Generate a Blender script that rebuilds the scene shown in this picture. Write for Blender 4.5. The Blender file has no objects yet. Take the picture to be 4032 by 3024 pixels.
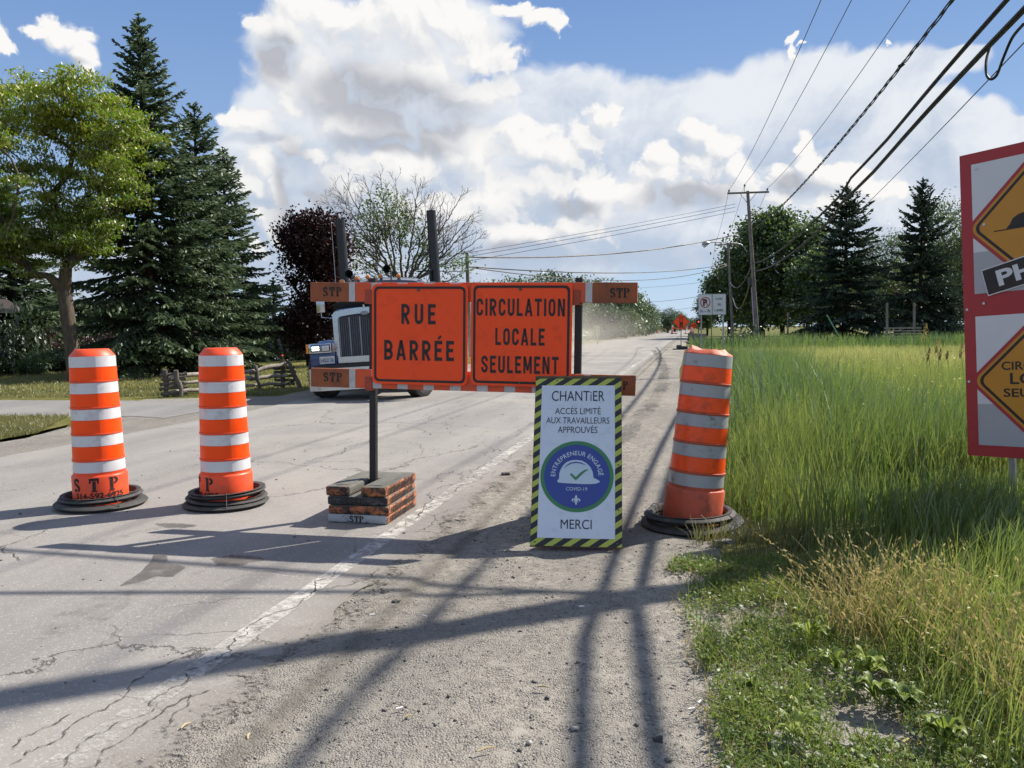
import bpy, bmesh, math, random
import numpy as np
from mathutils import Vector, Matrix, noise as mnoise

scene = bpy.context.scene
COL = scene.collection
R_ = math.radians

# ------------------------------------------------------------------ camera
CAM_H, F_PX = 1.45, 3230.0
PITCH, ROLL = R_(3.91), R_(0.5)
cam_data = bpy.data.cameras.new("camera")
cam = bpy.data.objects.new("camera", cam_data)
COL.objects.link(cam)
CAM_ROT = Matrix.Rotation(R_(90) - PITCH, 4, 'X') @ Matrix.Rotation(-ROLL, 4, 'Z')
cam.matrix_world = Matrix.Translation((0, 0, CAM_H)) @ CAM_ROT
cam_data.sensor_fit = 'HORIZONTAL'
cam_data.sensor_width = 36.0
cam_data.lens = 36.0 * F_PX / 4032.0
cam_data.clip_start, cam_data.clip_end = 0.05, 6000.0
scene.camera = cam

# ------------------------------------------------------------------ exposure, sun
scene.view_settings.view_transform = 'Standard'
scene.view_settings.look = 'None'
scene.view_settings.gamma = 1.0
scene.view_settings.exposure = 0.78
SUN_EL = R_(43.0)
SUN_DIR_XY = Vector((math.cos(R_(31.0)), math.sin(R_(31.0))))     # towards the sun, on the ground
SUN_DIR = Vector((SUN_DIR_XY.x * math.cos(SUN_EL), SUN_DIR_XY.y * math.cos(SUN_EL), math.sin(SUN_EL)))
sd = bpy.data.lights.new("sun", 'SUN')
sd.energy, sd.angle, sd.color = 5.0, R_(0.45), (1.0, 0.92, 0.81)
sun = bpy.data.objects.new("sun", sd)
COL.objects.link(sun)
sun.rotation_euler = SUN_DIR.to_track_quat('Z', 'Y').to_euler()

scene.cycles.max_bounces = 7
scene.cycles.diffuse_bounces = 3
scene.cycles.glossy_bounces = 3
scene.cycles.transmission_bounces = 4
scene.cycles.transparent_max_bounces = 8
scene.cycles.volume_bounces = 1
scene.cycles.use_denoising = True
scene.cycles.adaptive_threshold = 0.02
scene.cycles.sample_clamp_indirect = 8.0

# ------------------------------------------------------------------ photo pixels -> points of the place
def ray(px, py):
    v = Vector(((px - 2016.0) / F_PX, -(py - 1512.0) / F_PX, -1.0))
    return CAM_ROT.to_3x3() @ v
def G(px, py, z=0.0):
    r = ray(px, py); k = (z - CAM_H) / r.z
    return Vector((r.x * k, r.y * k, z))
def P(px, py, depth):
    r = ray(px, py); k = depth / r.y
    return Vector((r.x * k, depth, CAM_H + r.z * k))
_rv = ray(2720, 1285)
ROAD_YAW = math.atan2(_rv.x, _rv.y)
EX = Vector((math.cos(ROAD_YAW), -math.sin(ROAD_YAW), 0))      # across the road, to the right
EY = Vector((math.sin(ROAD_YAW), math.cos(ROAD_YAW), 0))       # along the road
def RD(l, s, z=0.0):
    return EX * l + EY * s + Vector((0, 0, z))
def to_road(p):
    return p.x * EX.x + p.y * EX.y, p.x * EY.x + p.y * EY.y

# ------------------------------------------------------------------ node helpers
def nd(t, typ, ins=None, **props):
    n = t.nodes.new(typ)
    for k, v in props.items():
        setattr(n, k, v)
    for k, v in (ins or {}).items():
        s = n.inputs[k]
        if isinstance(v, bpy.types.NodeSocket):
            t.links.new(v, s)
        else:
            s.default_value = v
    return n
def mth(t, op, a, b=None, c=None, clamp=False):
    n = t.nodes.new('ShaderNodeMath'); n.operation = op; n.use_clamp = clamp
    for i, v in enumerate((a, b, c)):
        if v is None: continue
        if isinstance(v, bpy.types.NodeSocket): t.links.new(v, n.inputs[i])
        else: n.inputs[i].default_value = v
    return n.outputs[0]
def vmath(t, op, a, b=None, scale=None):
    n = t.nodes.new('ShaderNodeVectorMath'); n.operation = op
    for i, v in enumerate((a, b)):
        if v is None: continue
        if isinstance(v, bpy.types.NodeSocket): t.links.new(v, n.inputs[i])
        else: n.inputs[i].default_value = v
    if scale is not None:
        if isinstance(scale, bpy.types.NodeSocket): t.links.new(scale, n.inputs['Scale'])
        else: n.inputs['Scale'].default_value = scale
    return n.outputs['Value'] if op in ('LENGTH', 'DISTANCE', 'DOT_PRODUCT') else n.outputs[0]
def noise_(t, vec, scale, detail=4, rough=0.55, dist=0.0, dims='3D', lac=2.0):
    n = nd(t, 'ShaderNodeTexNoise', {'Scale': scale, 'Detail': detail, 'Roughness': rough, 'Distortion': dist, 'Lacunarity': lac}, noise_dimensions=dims)
    if vec is not None: t.links.new(vec, n.inputs['Vector'])
    return n
def sstep(t, x, lo, hi, a=0.0, b=1.0):
    n = nd(t, 'ShaderNodeMapRange', {'From Min': lo, 'From Max': hi, 'To Min': a, 'To Max': b}, interpolation_type='SMOOTHSTEP')
    t.links.new(x, n.inputs['Value'])
    return n.outputs[0]
def lstep(t, x, lo, hi, a=0.0, b=1.0):
    n = nd(t, 'ShaderNodeMapRange', {'From Min': lo, 'From Max': hi, 'To Min': a, 'To Max': b}, clamp=True)
    t.links.new(x, n.inputs['Value'])
    return n.outputs[0]
def mixc(t, f, a, b, blend='MIX'):
    n = nd(t, 'ShaderNodeMix', data_type='RGBA', blend_type=blend, clamp_factor=True)
    for s, v in ((n.inputs[0], f), (n.inputs[6], a), (n.inputs[7], b)):
        if isinstance(v, bpy.types.NodeSocket): t.links.new(v, s)
        elif s == n.inputs[0]: s.default_value = v
        else: s.default_value = (*v, 1.0) if len(v) == 3 else v
    return n.outputs[2]

# ------------------------------------------------------------------ sky: daylight blue with cumulus, laid out by compass bearing and elevation
world = bpy.data.worlds.new("World")
scene.world = world
world.use_nodes = True
wt = world.node_tree
wt.nodes.clear()
sky = nd(wt, 'ShaderNodeTexSky', sky_type='NISHITA', sun_disc=False, sun_elevation=SUN_EL,
         sun_rotation=math.atan2(SUN_DIR_XY.x, SUN_DIR_XY.y), air_density=1.0, dust_density=0.2, ozone_density=1.4, altitude=50)

def az_el(px, py):
    r = ray(px, py)
    return math.atan2(r.x, r.y), math.atan2(r.z, math.hypot(r.x, r.y))
def blob_list(lst):          # (x, y, rx, ry) read off a 2212-pixel wide view of the photograph
    out = []
    for (x, y, rx, ry) in lst:
        K = 4032 / 2212
        a, e = az_el(x * K, y * K)
        a1, _ = az_el((x + rx) * K, y * K); _, e1 = az_el(x * K, (y - ry) * K)
        out.append((a, e, abs(a1 - a), abs(e1 - e)))
    return out
CUMULUS = [
    (150, 95, 70, 52), (190, 130, 34, 44), (90, 75, 34, 24), (130, 70, 40, 30), (-5, 100, 46, 46), (-60, 60, 60, 60),
    (600, 70, 80, 60), (700, 30, 150, 70), (850, 50, 180, 90), (960, 40, 120, 60), (1040, 120, 100, 74), (1010, 200, 110, 70),
    (1120, 18, 40, 24), (1155, 42, 38, 28), (1182, 62, 24, 22), (880, 170, 200, 110), (690, 190, 110, 110), (585, 140, 56, 76), (630, 230, 70, 60), (760, 270, 160, 90),
    (552, 265, 90, 40), (570, 355, 50, 52), (545, 405, 52, 56), (600, 420, 40, 60), (575, 480, 50, 60), (545, 530, 44, 40),
    (860, 380, 190, 80), (1000, 340, 150, 90), (1000, 460, 200, 80), (760, 420, 90, 50), (690, 340, 60, 40), (640, 320, 40, 40),
    (1100, 280, 50, 48), (1135, 320, 70, 60), (1205, 340, 80, 70), (1292, 243, 52, 44), (1250, 300, 56, 60), (1180, 400, 120, 80), (1290, 420, 100, 66), (1050, 430, 150, 90), (1120, 500, 150, 50), (1250, 480, 110, 44),
    (1522, 282, 50, 50), (1560, 328, 56, 60), (1500, 372, 84, 56), (1606, 385, 50, 46), (1430, 350, 46, 40), (1420, 395, 80, 50), (1480, 420, 110, 50), (1580, 430, 80, 40), (1370, 430, 60, 50),
    (1752, 318, 32, 46), (1772, 368, 54, 56), (1712, 400, 56, 44), (1840, 400, 70, 46), (1900, 430, 70, 36), (1690, 450, 50, 30), (1800, 450, 80, 30),
    (1702, 66, 18, 22), (1708, 92, 12, 20), (1728, 82, 10, 6), (1926, 77, 10, 7),
]
ANVIL = [
    (1200, 230, 200, 100), (1400, 250, 260, 105), (1560, 255, 260, 96), (1740, 225, 240, 104), (1900, 190, 200, 82), (2050, 165, 110, 44),
    (1150, 320, 380, 180), (1500, 400, 420, 170), (900, 400, 420, 230), (640, 330, 130, 220), (1250, 500, 460, 100), (1800, 430, 380, 130), (700, 120, 170, 130), (900, 80, 220, 110), (560, 420, 110, 160),
    (1950, 275, 260, 44), (2140, 285, 170, 30), (1950, 360, 260, 70), (2150, 400, 200, 80), (620, 540, 150, 120), (1000, 575, 420, 70), (1500, 540, 320, 50), (60, 560, 400, 110), (1800, 530, 300, 60), (2100, 480, 260, 70),
]
GREY = [(830, 215, 210, 84), (760, 180, 120, 74), (910, 258, 170, 60), (860, 312, 160, 36), (680, 470, 120, 100), (640, 400, 60, 120), (1480, 436, 150, 34), (1730, 418, 80, 30), (1130, 550, 260, 34), (1240, 440, 90, 22), (552, 304, 90, 16), (600, 130, 54, 64), (150, 140, 60, 12)]

def field_group(name, blobs, smooth):
    g = bpy.data.node_groups.new(name, 'ShaderNodeTree')
    g.interface.new_socket('Vector', in_out='INPUT', socket_type='NodeSocketVector')
    g.interface.new_socket('Value', in_out='OUTPUT', socket_type='NodeSocketFloat')
    gi, go = g.nodes.new('NodeGroupInput'), g.nodes.new('NodeGroupOutput')
    cur = None
    for (a, e, ra, re) in blobs:
        mp = nd(g, 'ShaderNodeVectorMath', {0: gi.outputs[0], 1: (1 / ra, 1 / re, 0), 2: (-a / ra, -e / re, 0)}, operation='MULTIPLY_ADD')
        ln = vmath(g, 'LENGTH', mp.outputs[0])
        if cur is None: cur = ln
        else: cur = mth(g, 'SMOOTH_MIN', cur, ln, smooth)
    g.links.new(mth(g, 'SUBTRACT', 1.0, cur), go.inputs[0])
    return g
def use_group(g, vec):
    n = wt.nodes.new('ShaderNodeGroup'); n.node_tree = g
    wt.links.new(vec, n.inputs[0])
    return n.outputs[0]
fg_c, fg_a, fg_g = field_group('cumulus_field', blob_list([(x, y, rx * 1.15, ry * 1.15) for x, y, rx, ry in CUMULUS]), 0.15), field_group('veil_field', blob_list(ANVIL), 0.35), field_group('grey_field', blob_list(GREY), 0.4)
wdir = nd(wt, 'ShaderNodeTexCoord').outputs['Generated']
wsep = nd(wt, 'ShaderNodeSeparateXYZ', {0: wdir})
w_az = mth(wt, 'ARCTAN2', wsep.outputs[0], wsep.outputs[1])
w_el = mth(wt, 'ARCSINE', wsep.outputs[2])
w_p = nd(wt, 'ShaderNodeCombineXYZ', {0: w_az, 1: w_el, 2: 0.0}).outputs[0]
def warp(vec, scale, amt, det=3):
    n = noise_(wt, vec, scale, det, 0.6, dims='2D')
    return vmath(wt, 'ADD', vec, vmath(wt, 'SCALE', vmath(wt, 'SUBTRACT', n.outputs['Color'], (0.5, 0.5, 0.5)), scale=amt))
def cloud_height(vec):
    wv = warp(vec, 7.0, 0.045)
    wv2 = warp(wv, 26.0, 0.03, 5)
    d = use_group(fg_c, wv2)
    n1 = noise_(wt, wv, 15.0, 10, 0.60, dims='2D').outputs['Fac']
    vo = nd(wt, 'ShaderNodeTexVoronoi', {'Vector': wv2, 'Scale': 24.0, 'Detail': 2.0, 'Roughness': 0.5, 'Lacunarity': 2.3, 'Smoothness': 0.5}, voronoi_dimensions='2D', feature='SMOOTH_F1', normalize=False)
    puff = mth(wt, 'SUBTRACT', 0.55, vo.outputs['Distance'])
    h = mth(wt, 'MULTIPLY_ADD', mth(wt, 'SUBTRACT', n1, 0.47), 0.72, d)
    return mth(wt, 'MULTIPLY_ADD', puff, 0.50, h), d, wv2
h0, d0, wv0 = cloud_height(w_p)
h1, _, _ = cloud_height(vmath(wt, 'ADD', w_p, (0.007, 0.011, 0.0)))
slope = mth(wt, 'SUBTRACT', h0, h1)
d2 = use_group(fg_c, vmath(wt, 'ADD', wv0, (0.012, 0.026, 0.0)))
broad = mth(wt, 'SUBTRACT', d0, d2)
lit = mth(wt, 'MULTIPLY_ADD', sstep(wt, slope, -0.27, 0.22), 0.50, mth(wt, 'MULTIPLY', sstep(wt, broad, -0.55, 0.45), 0.50))
edge_w = lstep(wt, lit, 0.25, 0.85, 0.85, 0.30)
cum_a = sstep(wt, mth(wt, 'DIVIDE', h0, edge_w), 0.0, 1.0)
vv = warp(warp(w_p, 4.0, 0.06), 14.0, 0.03)
va = use_group(fg_a, vv)
vn = noise_(wt, vmath(wt, 'MULTIPLY', vv, (1.0, 1.4, 1.0)), 9.0, 8, 0.58, dims='2D').outputs['Fac']
veil_h = mth(wt, 'MULTIPLY_ADD', mth(wt, 'SUBTRACT', vn, 0.5), 0.6, va)
veil_a = mth(wt, 'MULTIPLY', sstep(wt, veil_h, -0.02, 0.26), 0.97)
gr = use_group(fg_g, warp(warp(w_p, 7.0, 0.05), 20.0, 0.015))
grey_f = sstep(wt, gr, -0.15, 0.62)
CL_LIT, CL_SHADE, CL_GREY = (1.0, 0.985, 0.965), (0.52, 0.58, 0.68), (0.40, 0.42, 0.48)
litg = mth(wt, 'MULTIPLY', mth(wt, 'MULTIPLY_ADD', lit, 0.72, 0.28), mth(wt, 'SUBTRACT', 1.0, mth(wt, 'MULTIPLY', grey_f, 0.78)))
cum_c = mixc(wt, litg, mixc(wt, mth(wt, 'MULTIPLY', grey_f, 0.9), CL_SHADE, CL_GREY), CL_LIT)
veil_c = mixc(wt, sstep(wt, mth(wt, 'MULTIPLY_ADD', vn, 1.3, mth(wt, 'MULTIPLY', w_el, 2.0)), 0.72, 1.30), (0.52, 0.61, 0.755), (0.86, 0.89, 0.94))
veil_c = mixc(wt, mth(wt, 'MULTIPLY', grey_f, 0.45), veil_c, (0.45, 0.53, 0.67))
cl_c = mixc(wt, cum_a, veil_c, cum_c)
# broken white cloud added to the unseen sky behind and beside the camera, for fill light
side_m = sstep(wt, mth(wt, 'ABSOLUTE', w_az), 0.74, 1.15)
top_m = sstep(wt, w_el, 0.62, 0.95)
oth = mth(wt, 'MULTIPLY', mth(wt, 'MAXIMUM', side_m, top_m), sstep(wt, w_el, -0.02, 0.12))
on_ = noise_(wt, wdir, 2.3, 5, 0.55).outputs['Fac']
fill_cl_a = mth(wt, 'MULTIPLY', oth, sstep(wt, on_, 0.45, 0.60))
cl_c = mixc(wt, fill_cl_a, cl_c, mixc(wt, sstep(wt, on_, 0.45, 0.7), (0.72, 0.77, 0.86), (0.52, 0.57, 0.66)))
inv = mth(wt, 'MULTIPLY', mth(wt, 'SUBTRACT', 1.0, cum_a), mth(wt, 'SUBTRACT', 1.0, veil_a))
cl_a = mth(wt, 'MAXIMUM', mth(wt, 'SUBTRACT', 1.0, inv), fill_cl_a)
low = mth(wt, 'POWER', mth(wt, 'SUBTRACT', 1.0, lstep(wt, w_el, 0.0, 0.60)), 1.5)
sky_c = mixc(wt, 0.80, sky.outputs[0], mixc(wt, low, (0.88, 2.10, 5.3), (4.2, 5.9, 8.2)))
bg_sky = nd(wt, 'ShaderNodeBackground', {'Color': sky_c, 'Strength': 0.066})
bg_cl = nd(wt, 'ShaderNodeBackground', {'Color': cl_c, 'Strength': 0.565})
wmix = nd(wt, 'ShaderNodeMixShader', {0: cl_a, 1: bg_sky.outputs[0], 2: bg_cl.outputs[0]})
wo = nd(wt, 'ShaderNodeOutputWorld', {0: wmix.outputs[0]})
world.cycles.sampling_method = 'MANUAL'
world.cycles.sample_map_resolution = 512
# ------------------------------------------------------------------ mesh helpers
class MB:
    """collects shapes; build() links them as ONE mesh object"""
    def __init__(s): s.v, s.f, s.mi, s.uv = [], [], [], None
    def add(s, vs, fs, m=0, M=None):
        o = len(s.v)
        if M is not None: vs = [M @ Vector(p) for p in vs]
        s.v += [tuple(p) for p in vs]
        s.f += [tuple(i + o for i in f) for f in fs]
        s.mi += [m] * len(fs)
        return s
    def box(s, c, d, m=0, M=None, bev=0.0):
        x, y, z = d[0] / 2, d[1] / 2, d[2] / 2
        if bev <= 0:
            vs = [(c[0] + a * x, c[1] + b * y, c[2] + e * z) for a in (-1, 1) for b in (-1, 1) for e in (-1, 1)]
            fs = [(0, 1, 3, 2), (4, 6, 7, 5), (0, 4, 5, 1), (2, 3, 7, 6), (0, 2, 6, 4), (1, 5, 7, 3)]
            return s.add(vs, fs, m, M)
        bm = bmesh.new(); bmesh.ops.create_cube(bm, size=1.0)
        for v in bm.verts: v.co = Vector((v.co.x * d[0], v.co.y * d[1], v.co.z * d[2])) + Vector(c)
        bmesh.ops.bevel(bm, geom=bm.edges[:], offset=bev, segments=2, affect='EDGES', profile=0.6)
        vs, fs = [v.co.copy() for v in bm.verts], [tuple(v.index for v in f.verts) for f in bm.faces]
        bm.free()
        return s.add(vs, fs, m, M)
    def tube(s, pts, rad, n=8, m=0, cap=True, M=None, squash=None):
        pts = [Vector(p) for p in pts]
        if not hasattr(rad, '__len__'): rad = [rad] * len(pts)
        vs, fs = [], []
        ref = None
        for i, p in enumerate(pts):
            t = (pts[min(i + 1, len(pts) - 1)] - pts[max(i - 1, 0)])
            if t.length < 1e-9: t = Vector((0, 0, 1))
            t.normalize()
            if ref is None:
                ref = Vector((0, 0, 1)) if abs(t.z) < 0.9 else Vector((1, 0, 0))
            a = t.cross(ref).normalized(); b = a.cross(t).normalized()
            ref = b
            for k in range(n):
                q = 2 * math.pi * k / n
                vs.append(p + (a * math.cos(q) + b * math.sin(q)) * rad[i])
        for i in range(len(pts) - 1):
            for k in range(n):
                k2 = (k + 1) % n
                fs.append((i * n + k, i * n + k2, (i + 1) * n + k2, (i + 1) * n + k))
        if cap:
            fs.append(tuple(range(n - 1, -1, -1))); L = (len(pts) - 1) * n
            fs.append(tuple(range(L, L + n)))
        return s.add(vs, fs, m, M)
    def lathe(s, prof, n=40, m=0, M=None, close=False):
        vs, fs = [], []
        for (r, z) in prof:
            for k in range(n):
                q = 2 * math.pi * k / n
                vs.append((r * math.cos(q), r * math.sin(q), z))
        N = len(prof)
        for i in range(N - 1 + (1 if close else 0)):
            j = (i + 1) % N
            for k in range(n):
                k2 = (k + 1) % n
                fs.append((i * n + k, i * n + k2, j * n + k2, j * n + k))
        if not close:
            if prof[0][0] > 1e-6: fs.append(tuple(range(n - 1, -1, -1)))
            if prof[-1][0] > 1e-6: fs.append(tuple(range((N - 1) * n, N * n)))
        return s.add(vs, fs, m, M)
    def prism(s, outline, z0, z1, m=0, M=None):
        """outline in xy, counter-clockwise, from z0 up to z1"""
        n = len(outline)
        vs = [(x, y, z0) for x, y in outline] + [(x, y, z1) for x, y in outline]
        fs = [tuple(range(n - 1, -1, -1)), tuple(range(n, 2 * n))] + [(i, (i + 1) % n, n + (i + 1) % n, n + i) for i in range(n)]
        return s.add(vs, fs, m, M)
    def flat(s, outline, z=0.0, m=0, M=None):
        return s.add([(x, y, z) for x, y in outline], [tuple(range(len(outline)))], m, M)
    def build(s, name, mats, parent=None, smooth=None, M=None):
        me = bpy.data.meshes.new(name)
        vs = s.v if M is None else [tuple(M @ Vector(p)) for p in s.v]
        me.from_pydata(vs, [], s.f)
        if not isinstance(mats, (list, tuple)): mats = [mats]
        for x in mats: me.materials.append(x)
        if len(mats) > 1: me.polygons.foreach_set('material_index', s.mi)
        if smooth is not None:
            me.polygons.foreach_set('use_smooth', [True] * len(me.polygons))
            me.set_sharp_from_angle(angle=R_(smooth))
        me.update()
        o = bpy.data.objects.new(name, me)
        COL.objects.link(o)
        if parent is not None: o.parent = parent
        return o

def np_mesh(name, verts, faces, mats, parent=None, attrs=None, smooth=False, mi=None):
    """fast mesh from numpy arrays; faces is (n,3) or (n,4)"""
    me = bpy.data.meshes.new(name)
    nv, nf, k = len(verts), len(faces), faces.shape[1]
    me.vertices.add(nv); me.vertices.foreach_set('co', np.asarray(verts, np.float32).ravel())
    me.loops.add(nf * k); me.loops.foreach_set('vertex_index', np.asarray(faces, np.int32).ravel())
    me.polygons.add(nf)
    me.polygons.foreach_set('loop_start', np.arange(0, nf * k, k, dtype=np.int32))
    if smooth: me.polygons.foreach_set('use_smooth', np.ones(nf, bool))
    if not isinstance(mats, (list, tuple)): mats = [mats]
    for x in mats: me.materials.append(x)
    if mi is not None: me.polygons.foreach_set('material_index', np.asarray(mi, np.int32))
    for an, (dom, arr) in (attrs or {}).items():
        a = me.attributes.new(an, 'FLOAT', dom); a.data.foreach_set('value', np.asarray(arr, np.float32))
    me.update(calc_edges=True)
    o = bpy.data.objects.new(name, me)
    COL.objects.link(o)
    if parent is not None: o.parent = parent
    return o

def tag(o, label=None, cat=None, group=None, kind=None):
    if label: o['label'] = label
    if cat: o['category'] = cat
    if group: o['group'] = group
    if kind: o['kind'] = kind
    return o
def thing(name, label, cat, loc=(0, 0, 0), rot=(0, 0, 0), group=None):
    o = bpy.data.objects.new(name, None); COL.objects.link(o)
    o.empty_display_size = 0.2
    o.location = loc; o.rotation_euler = rot
    return tag(o, label, cat, group)
CHILDREN = {}
def dup(root, loc=None, rot=None, label=None, scale=None):
    def cp(o, par):
        c = o.copy(); COL.objects.link(c)
        if par is not None: c.parent = par
        for ch in o.children: cp(ch, c)
        return c
    r = cp(root, None)
    if loc is not None: r.location = loc
    if rot is not None: r.rotation_euler = rot
    if scale is not None: r.scale = scale
    if label: r['label'] = label
    return r

# ------------------------------------------------------------------ materials
def new_mat(name):
    m = bpy.data.materials.new(name); m.use_nodes = True
    t = m.node_tree; t.nodes.clear()
    return m, t
def finish(t, shader, disp=None):
    nd(t, 'ShaderNodeOutputMaterial', {'Surface': shader})
def obj_co(t): return nd(t, 'ShaderNodeTexCoord').outputs['Object']
def pbr(name, col, rough=0.6, metal=0.0, var=0.12, vscale=8.0, bump=0.0, bscale=60.0, dirt=None, dirt_amt=0.35, dscale=5.0, spec=0.5, coat=0.0):
    """painted, plastic, metal or wooden surface with uneven colour, dirt and a little relief"""
    m, t = new_mat(name)
    co = obj_co(t)
    n = noise_(t, co, vscale, 5, 0.6).outputs['Fac']
    lo, hi = tuple(max(0, c * (1 - var)) for c in col), tuple(min(1, c * (1 + var)) for c in col)
    c = mixc(t, lstep(t, n, 0.3, 0.7), lo, hi)
    if dirt:
        n2 = noise_(t, co, dscale, 7, 0.7).outputs['Fac']
        c = mixc(t, mth(t, 'MULTIPLY', sstep(t, n2, 0.48, 0.72), dirt_amt), c, dirt)
    b = nd(t, 'ShaderNodeBsdfPrincipled', {'Base Color': c, 'Metallic': metal, 'Specular IOR Level': spec, 'Coat Weight': coat})
    t.links.new(mth(t, 'MULTIPLY_ADD', mth(t, 'SUBTRACT', n, 0.5), 0.3, rough, clamp=True), b.inputs['Roughness'])
    if bump > 0:
        bn = noise_(t, co, bscale, 4, 0.6).outputs['Fac']
        bu = nd(t, 'ShaderNodeBump', {'Strength': bump, 'Distance': 0.01, 'Height': bn})
        t.links.new(bu.outputs[0], b.inputs['Normal'])
    finish(t, b.outputs[0])
    return m
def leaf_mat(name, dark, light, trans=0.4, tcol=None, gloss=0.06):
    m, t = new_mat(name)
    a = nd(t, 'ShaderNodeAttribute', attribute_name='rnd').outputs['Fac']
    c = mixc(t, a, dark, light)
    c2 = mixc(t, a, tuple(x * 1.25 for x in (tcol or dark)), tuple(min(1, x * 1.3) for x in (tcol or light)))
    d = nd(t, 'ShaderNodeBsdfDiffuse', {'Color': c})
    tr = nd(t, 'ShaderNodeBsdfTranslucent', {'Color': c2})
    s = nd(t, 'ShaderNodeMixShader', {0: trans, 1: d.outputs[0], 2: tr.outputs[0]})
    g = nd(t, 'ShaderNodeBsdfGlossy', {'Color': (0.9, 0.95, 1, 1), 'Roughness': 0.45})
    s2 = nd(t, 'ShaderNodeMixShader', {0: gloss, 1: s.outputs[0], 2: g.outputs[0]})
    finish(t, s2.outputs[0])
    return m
def bark_mat(name, col, scale=14.0):
    m, t = new_mat(name)
    co = obj_co(t)
    st = vmath(t, 'MULTIPLY', co, (1.0, 1.0, 0.22))
    n = noise_(t, st, scale, 6, 0.65, 0.4).outputs['Fac']
    c = mixc(t, lstep(t, n, 0.3, 0.72), tuple(x * 0.5 for x in col), tuple(min(1, x * 1.35) for x in col))
    b = nd(t, 'ShaderNodeBsdfPrincipled', {'Base Color': c, 'Roughness': 0.9, 'Specular IOR Level': 0.2})
    bu = nd(t, 'ShaderNodeBump', {'Strength': 0.9, 'Distance': 0.03, 'Height': n})
    t.links.new(bu.outputs[0], b.inputs['Normal'])
    finish(t, b.outputs[0])
    return m

# ------------------------------------------------------------------ lettering
_fc = bpy.data.curves.new('lettering_source', 'FONT')
_fo = bpy.data.objects.new('lettering_source', _fc)
COL.objects.link(_fo)
def text_geo(s, weight=0.0, spacing=1.0):
    """outline faces of a line of text, cap height 1, left edge at x = 0, baseline y = 0"""
    _fc.body = s; _fc.size = 1.0; _fc.offset = weight; _fc.space_character = spacing; _fc.resolution_u = 4
    dg = bpy.context.evaluated_depsgraph_get(); dg.update()
    ev = _fo.evaluated_get(dg); me = ev.to_mesh()
    vs = np.array([v.co[:] for v in me.vertices]).reshape(-1, 3)
    fs = [tuple(p.vertices) for p in me.polygons]
    ev.to_mesh_clear()
    return vs, fs
_cap = text_geo('H')[0]
CAP = float(_cap[:, 1].max())
def put_text(mb, s, cx, base, cap, width=None, xs=1.0, weight=0.0, spacing=1.0, z=0.0, m=0, M=None, align='C'):
    """adds text to a mesh builder, in its local xy plane: centred at cx, cap height cap, squeezed to width"""
    vs, fs = text_geo(s, weight, spacing)
    if len(vs) == 0: return
    k = cap / CAP
    x0, x1 = vs[:, 0].min(), vs[:, 0].max()
    sx = (width / (x1 - x0)) if width else k * xs
    off = cx - (x0 + x1) / 2 * sx if align == 'C' else cx - x0 * sx
    mb.add([(v[0] * sx + off, v[1] * k + base, z) for v in vs], fs, m, M)
def stroke(path, w, close=False):
    """flat ribbon of width w along a 2-D path: list of quads"""
    q = []
    n = len(path)
    L, Rr = [], []
    for i in range(n):
        p0, p1 = path[max(i - 1, 0)], path[min(i + 1, n - 1)]
        dx, dy = p1[0] - p0[0], p1[1] - p0[1]; d = math.hypot(dx, dy) or 1
        ww = w[i] if hasattr(w, '__len__') else w
        L.append((path[i][0] - dy / d * ww / 2, path[i][1] + dx / d * ww / 2)); Rr.append((path[i][0] + dy / d * ww / 2, path[i][1] - dx / d * ww / 2))
    for i in range(n - 1): q.append([Rr[i], Rr[i + 1], L[i + 1], L[i]])
    return q
def rect(x0, y0, x1, y1, nx=1):
    return [[(x0 + (x1 - x0) * i / nx, y0), (x0 + (x1 - x0) * (i + 1) / nx, y0), (x0 + (x1 - x0) * (i + 1) / nx, y1), (x0 + (x1 - x0) * i / nx, y1)] for i in range(nx)]
def arc(cx, cy, rx, ry, a0, a1, n=8):
    return [(cx + rx * math.cos(R_(a0 + (a1 - a0) * i / n)), cy + ry * math.sin(R_(a0 + (a1 - a0) * i / n))) for i in range(n + 1)]
def stencil(ch):
    """stencil capitals S, T, P in a cell 0.75 wide and 1 high"""
    if ch == 'T':
        return rect(0.0, 0.82, 0.70, 1.0, 4) + rect(0, 0.62, 0.13, 0.82) + rect(0.57, 0.62, 0.70, 0.82) + rect(0.23, 0.1, 0.47, 0.79, 2) + rect(0.14, 0.0, 0.56, 0.1, 3)
    if ch == 'P':
        o, i = arc(0.36, 0.74, 0.33, 0.26, -90, 90), arc(0.36, 0.74, 0.12, 0.13, -90, 90)
        return rect(0.06, 0.1, 0.29, 0.9, 2) + rect(0.0, 0.0, 0.38, 0.1, 3) + rect(0.0, 0.9, 0.29, 1.0, 2) + [[i[k], o[k], o[k + 1], i[k + 1]] for k in range(len(o) - 1)]
    up = arc(0.35, 0.72, 0.21, 0.19, 20, 180, 8) + arc(0.35, 0.72, 0.21, 0.19, 200, 250, 2)
    lo = arc(0.35, 0.27, 0.22, 0.19, 70, -60, 8)
    lo2 = arc(0.35, 0.27, 0.22, 0.19, -90, -165, 4)
    return stroke(up + [(0.42, 0.5)] + lo, 0.21) + stroke(lo2, 0.2) + rect(0.50, 0.66, 0.60, 0.92)
def put_stencil(mb, word, x, y, h, gap=0.14, xs=1.0, fn=None, m=0, jitter=0.0, rng=None):
    cx = x
    for ch in word:
        for q in stencil(ch):
            pts = [(cx + a * h * xs, y + b * h) for a, b in q]
            if fn is None: mb.add([(p[0], p[1], 0) for p in pts], [tuple(range(len(pts)))], m)
            else: mb.add([fn(*p) for p in pts], [tuple(range(len(pts)))], m)
        cx += (0.75 + gap) * h * xs
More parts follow.
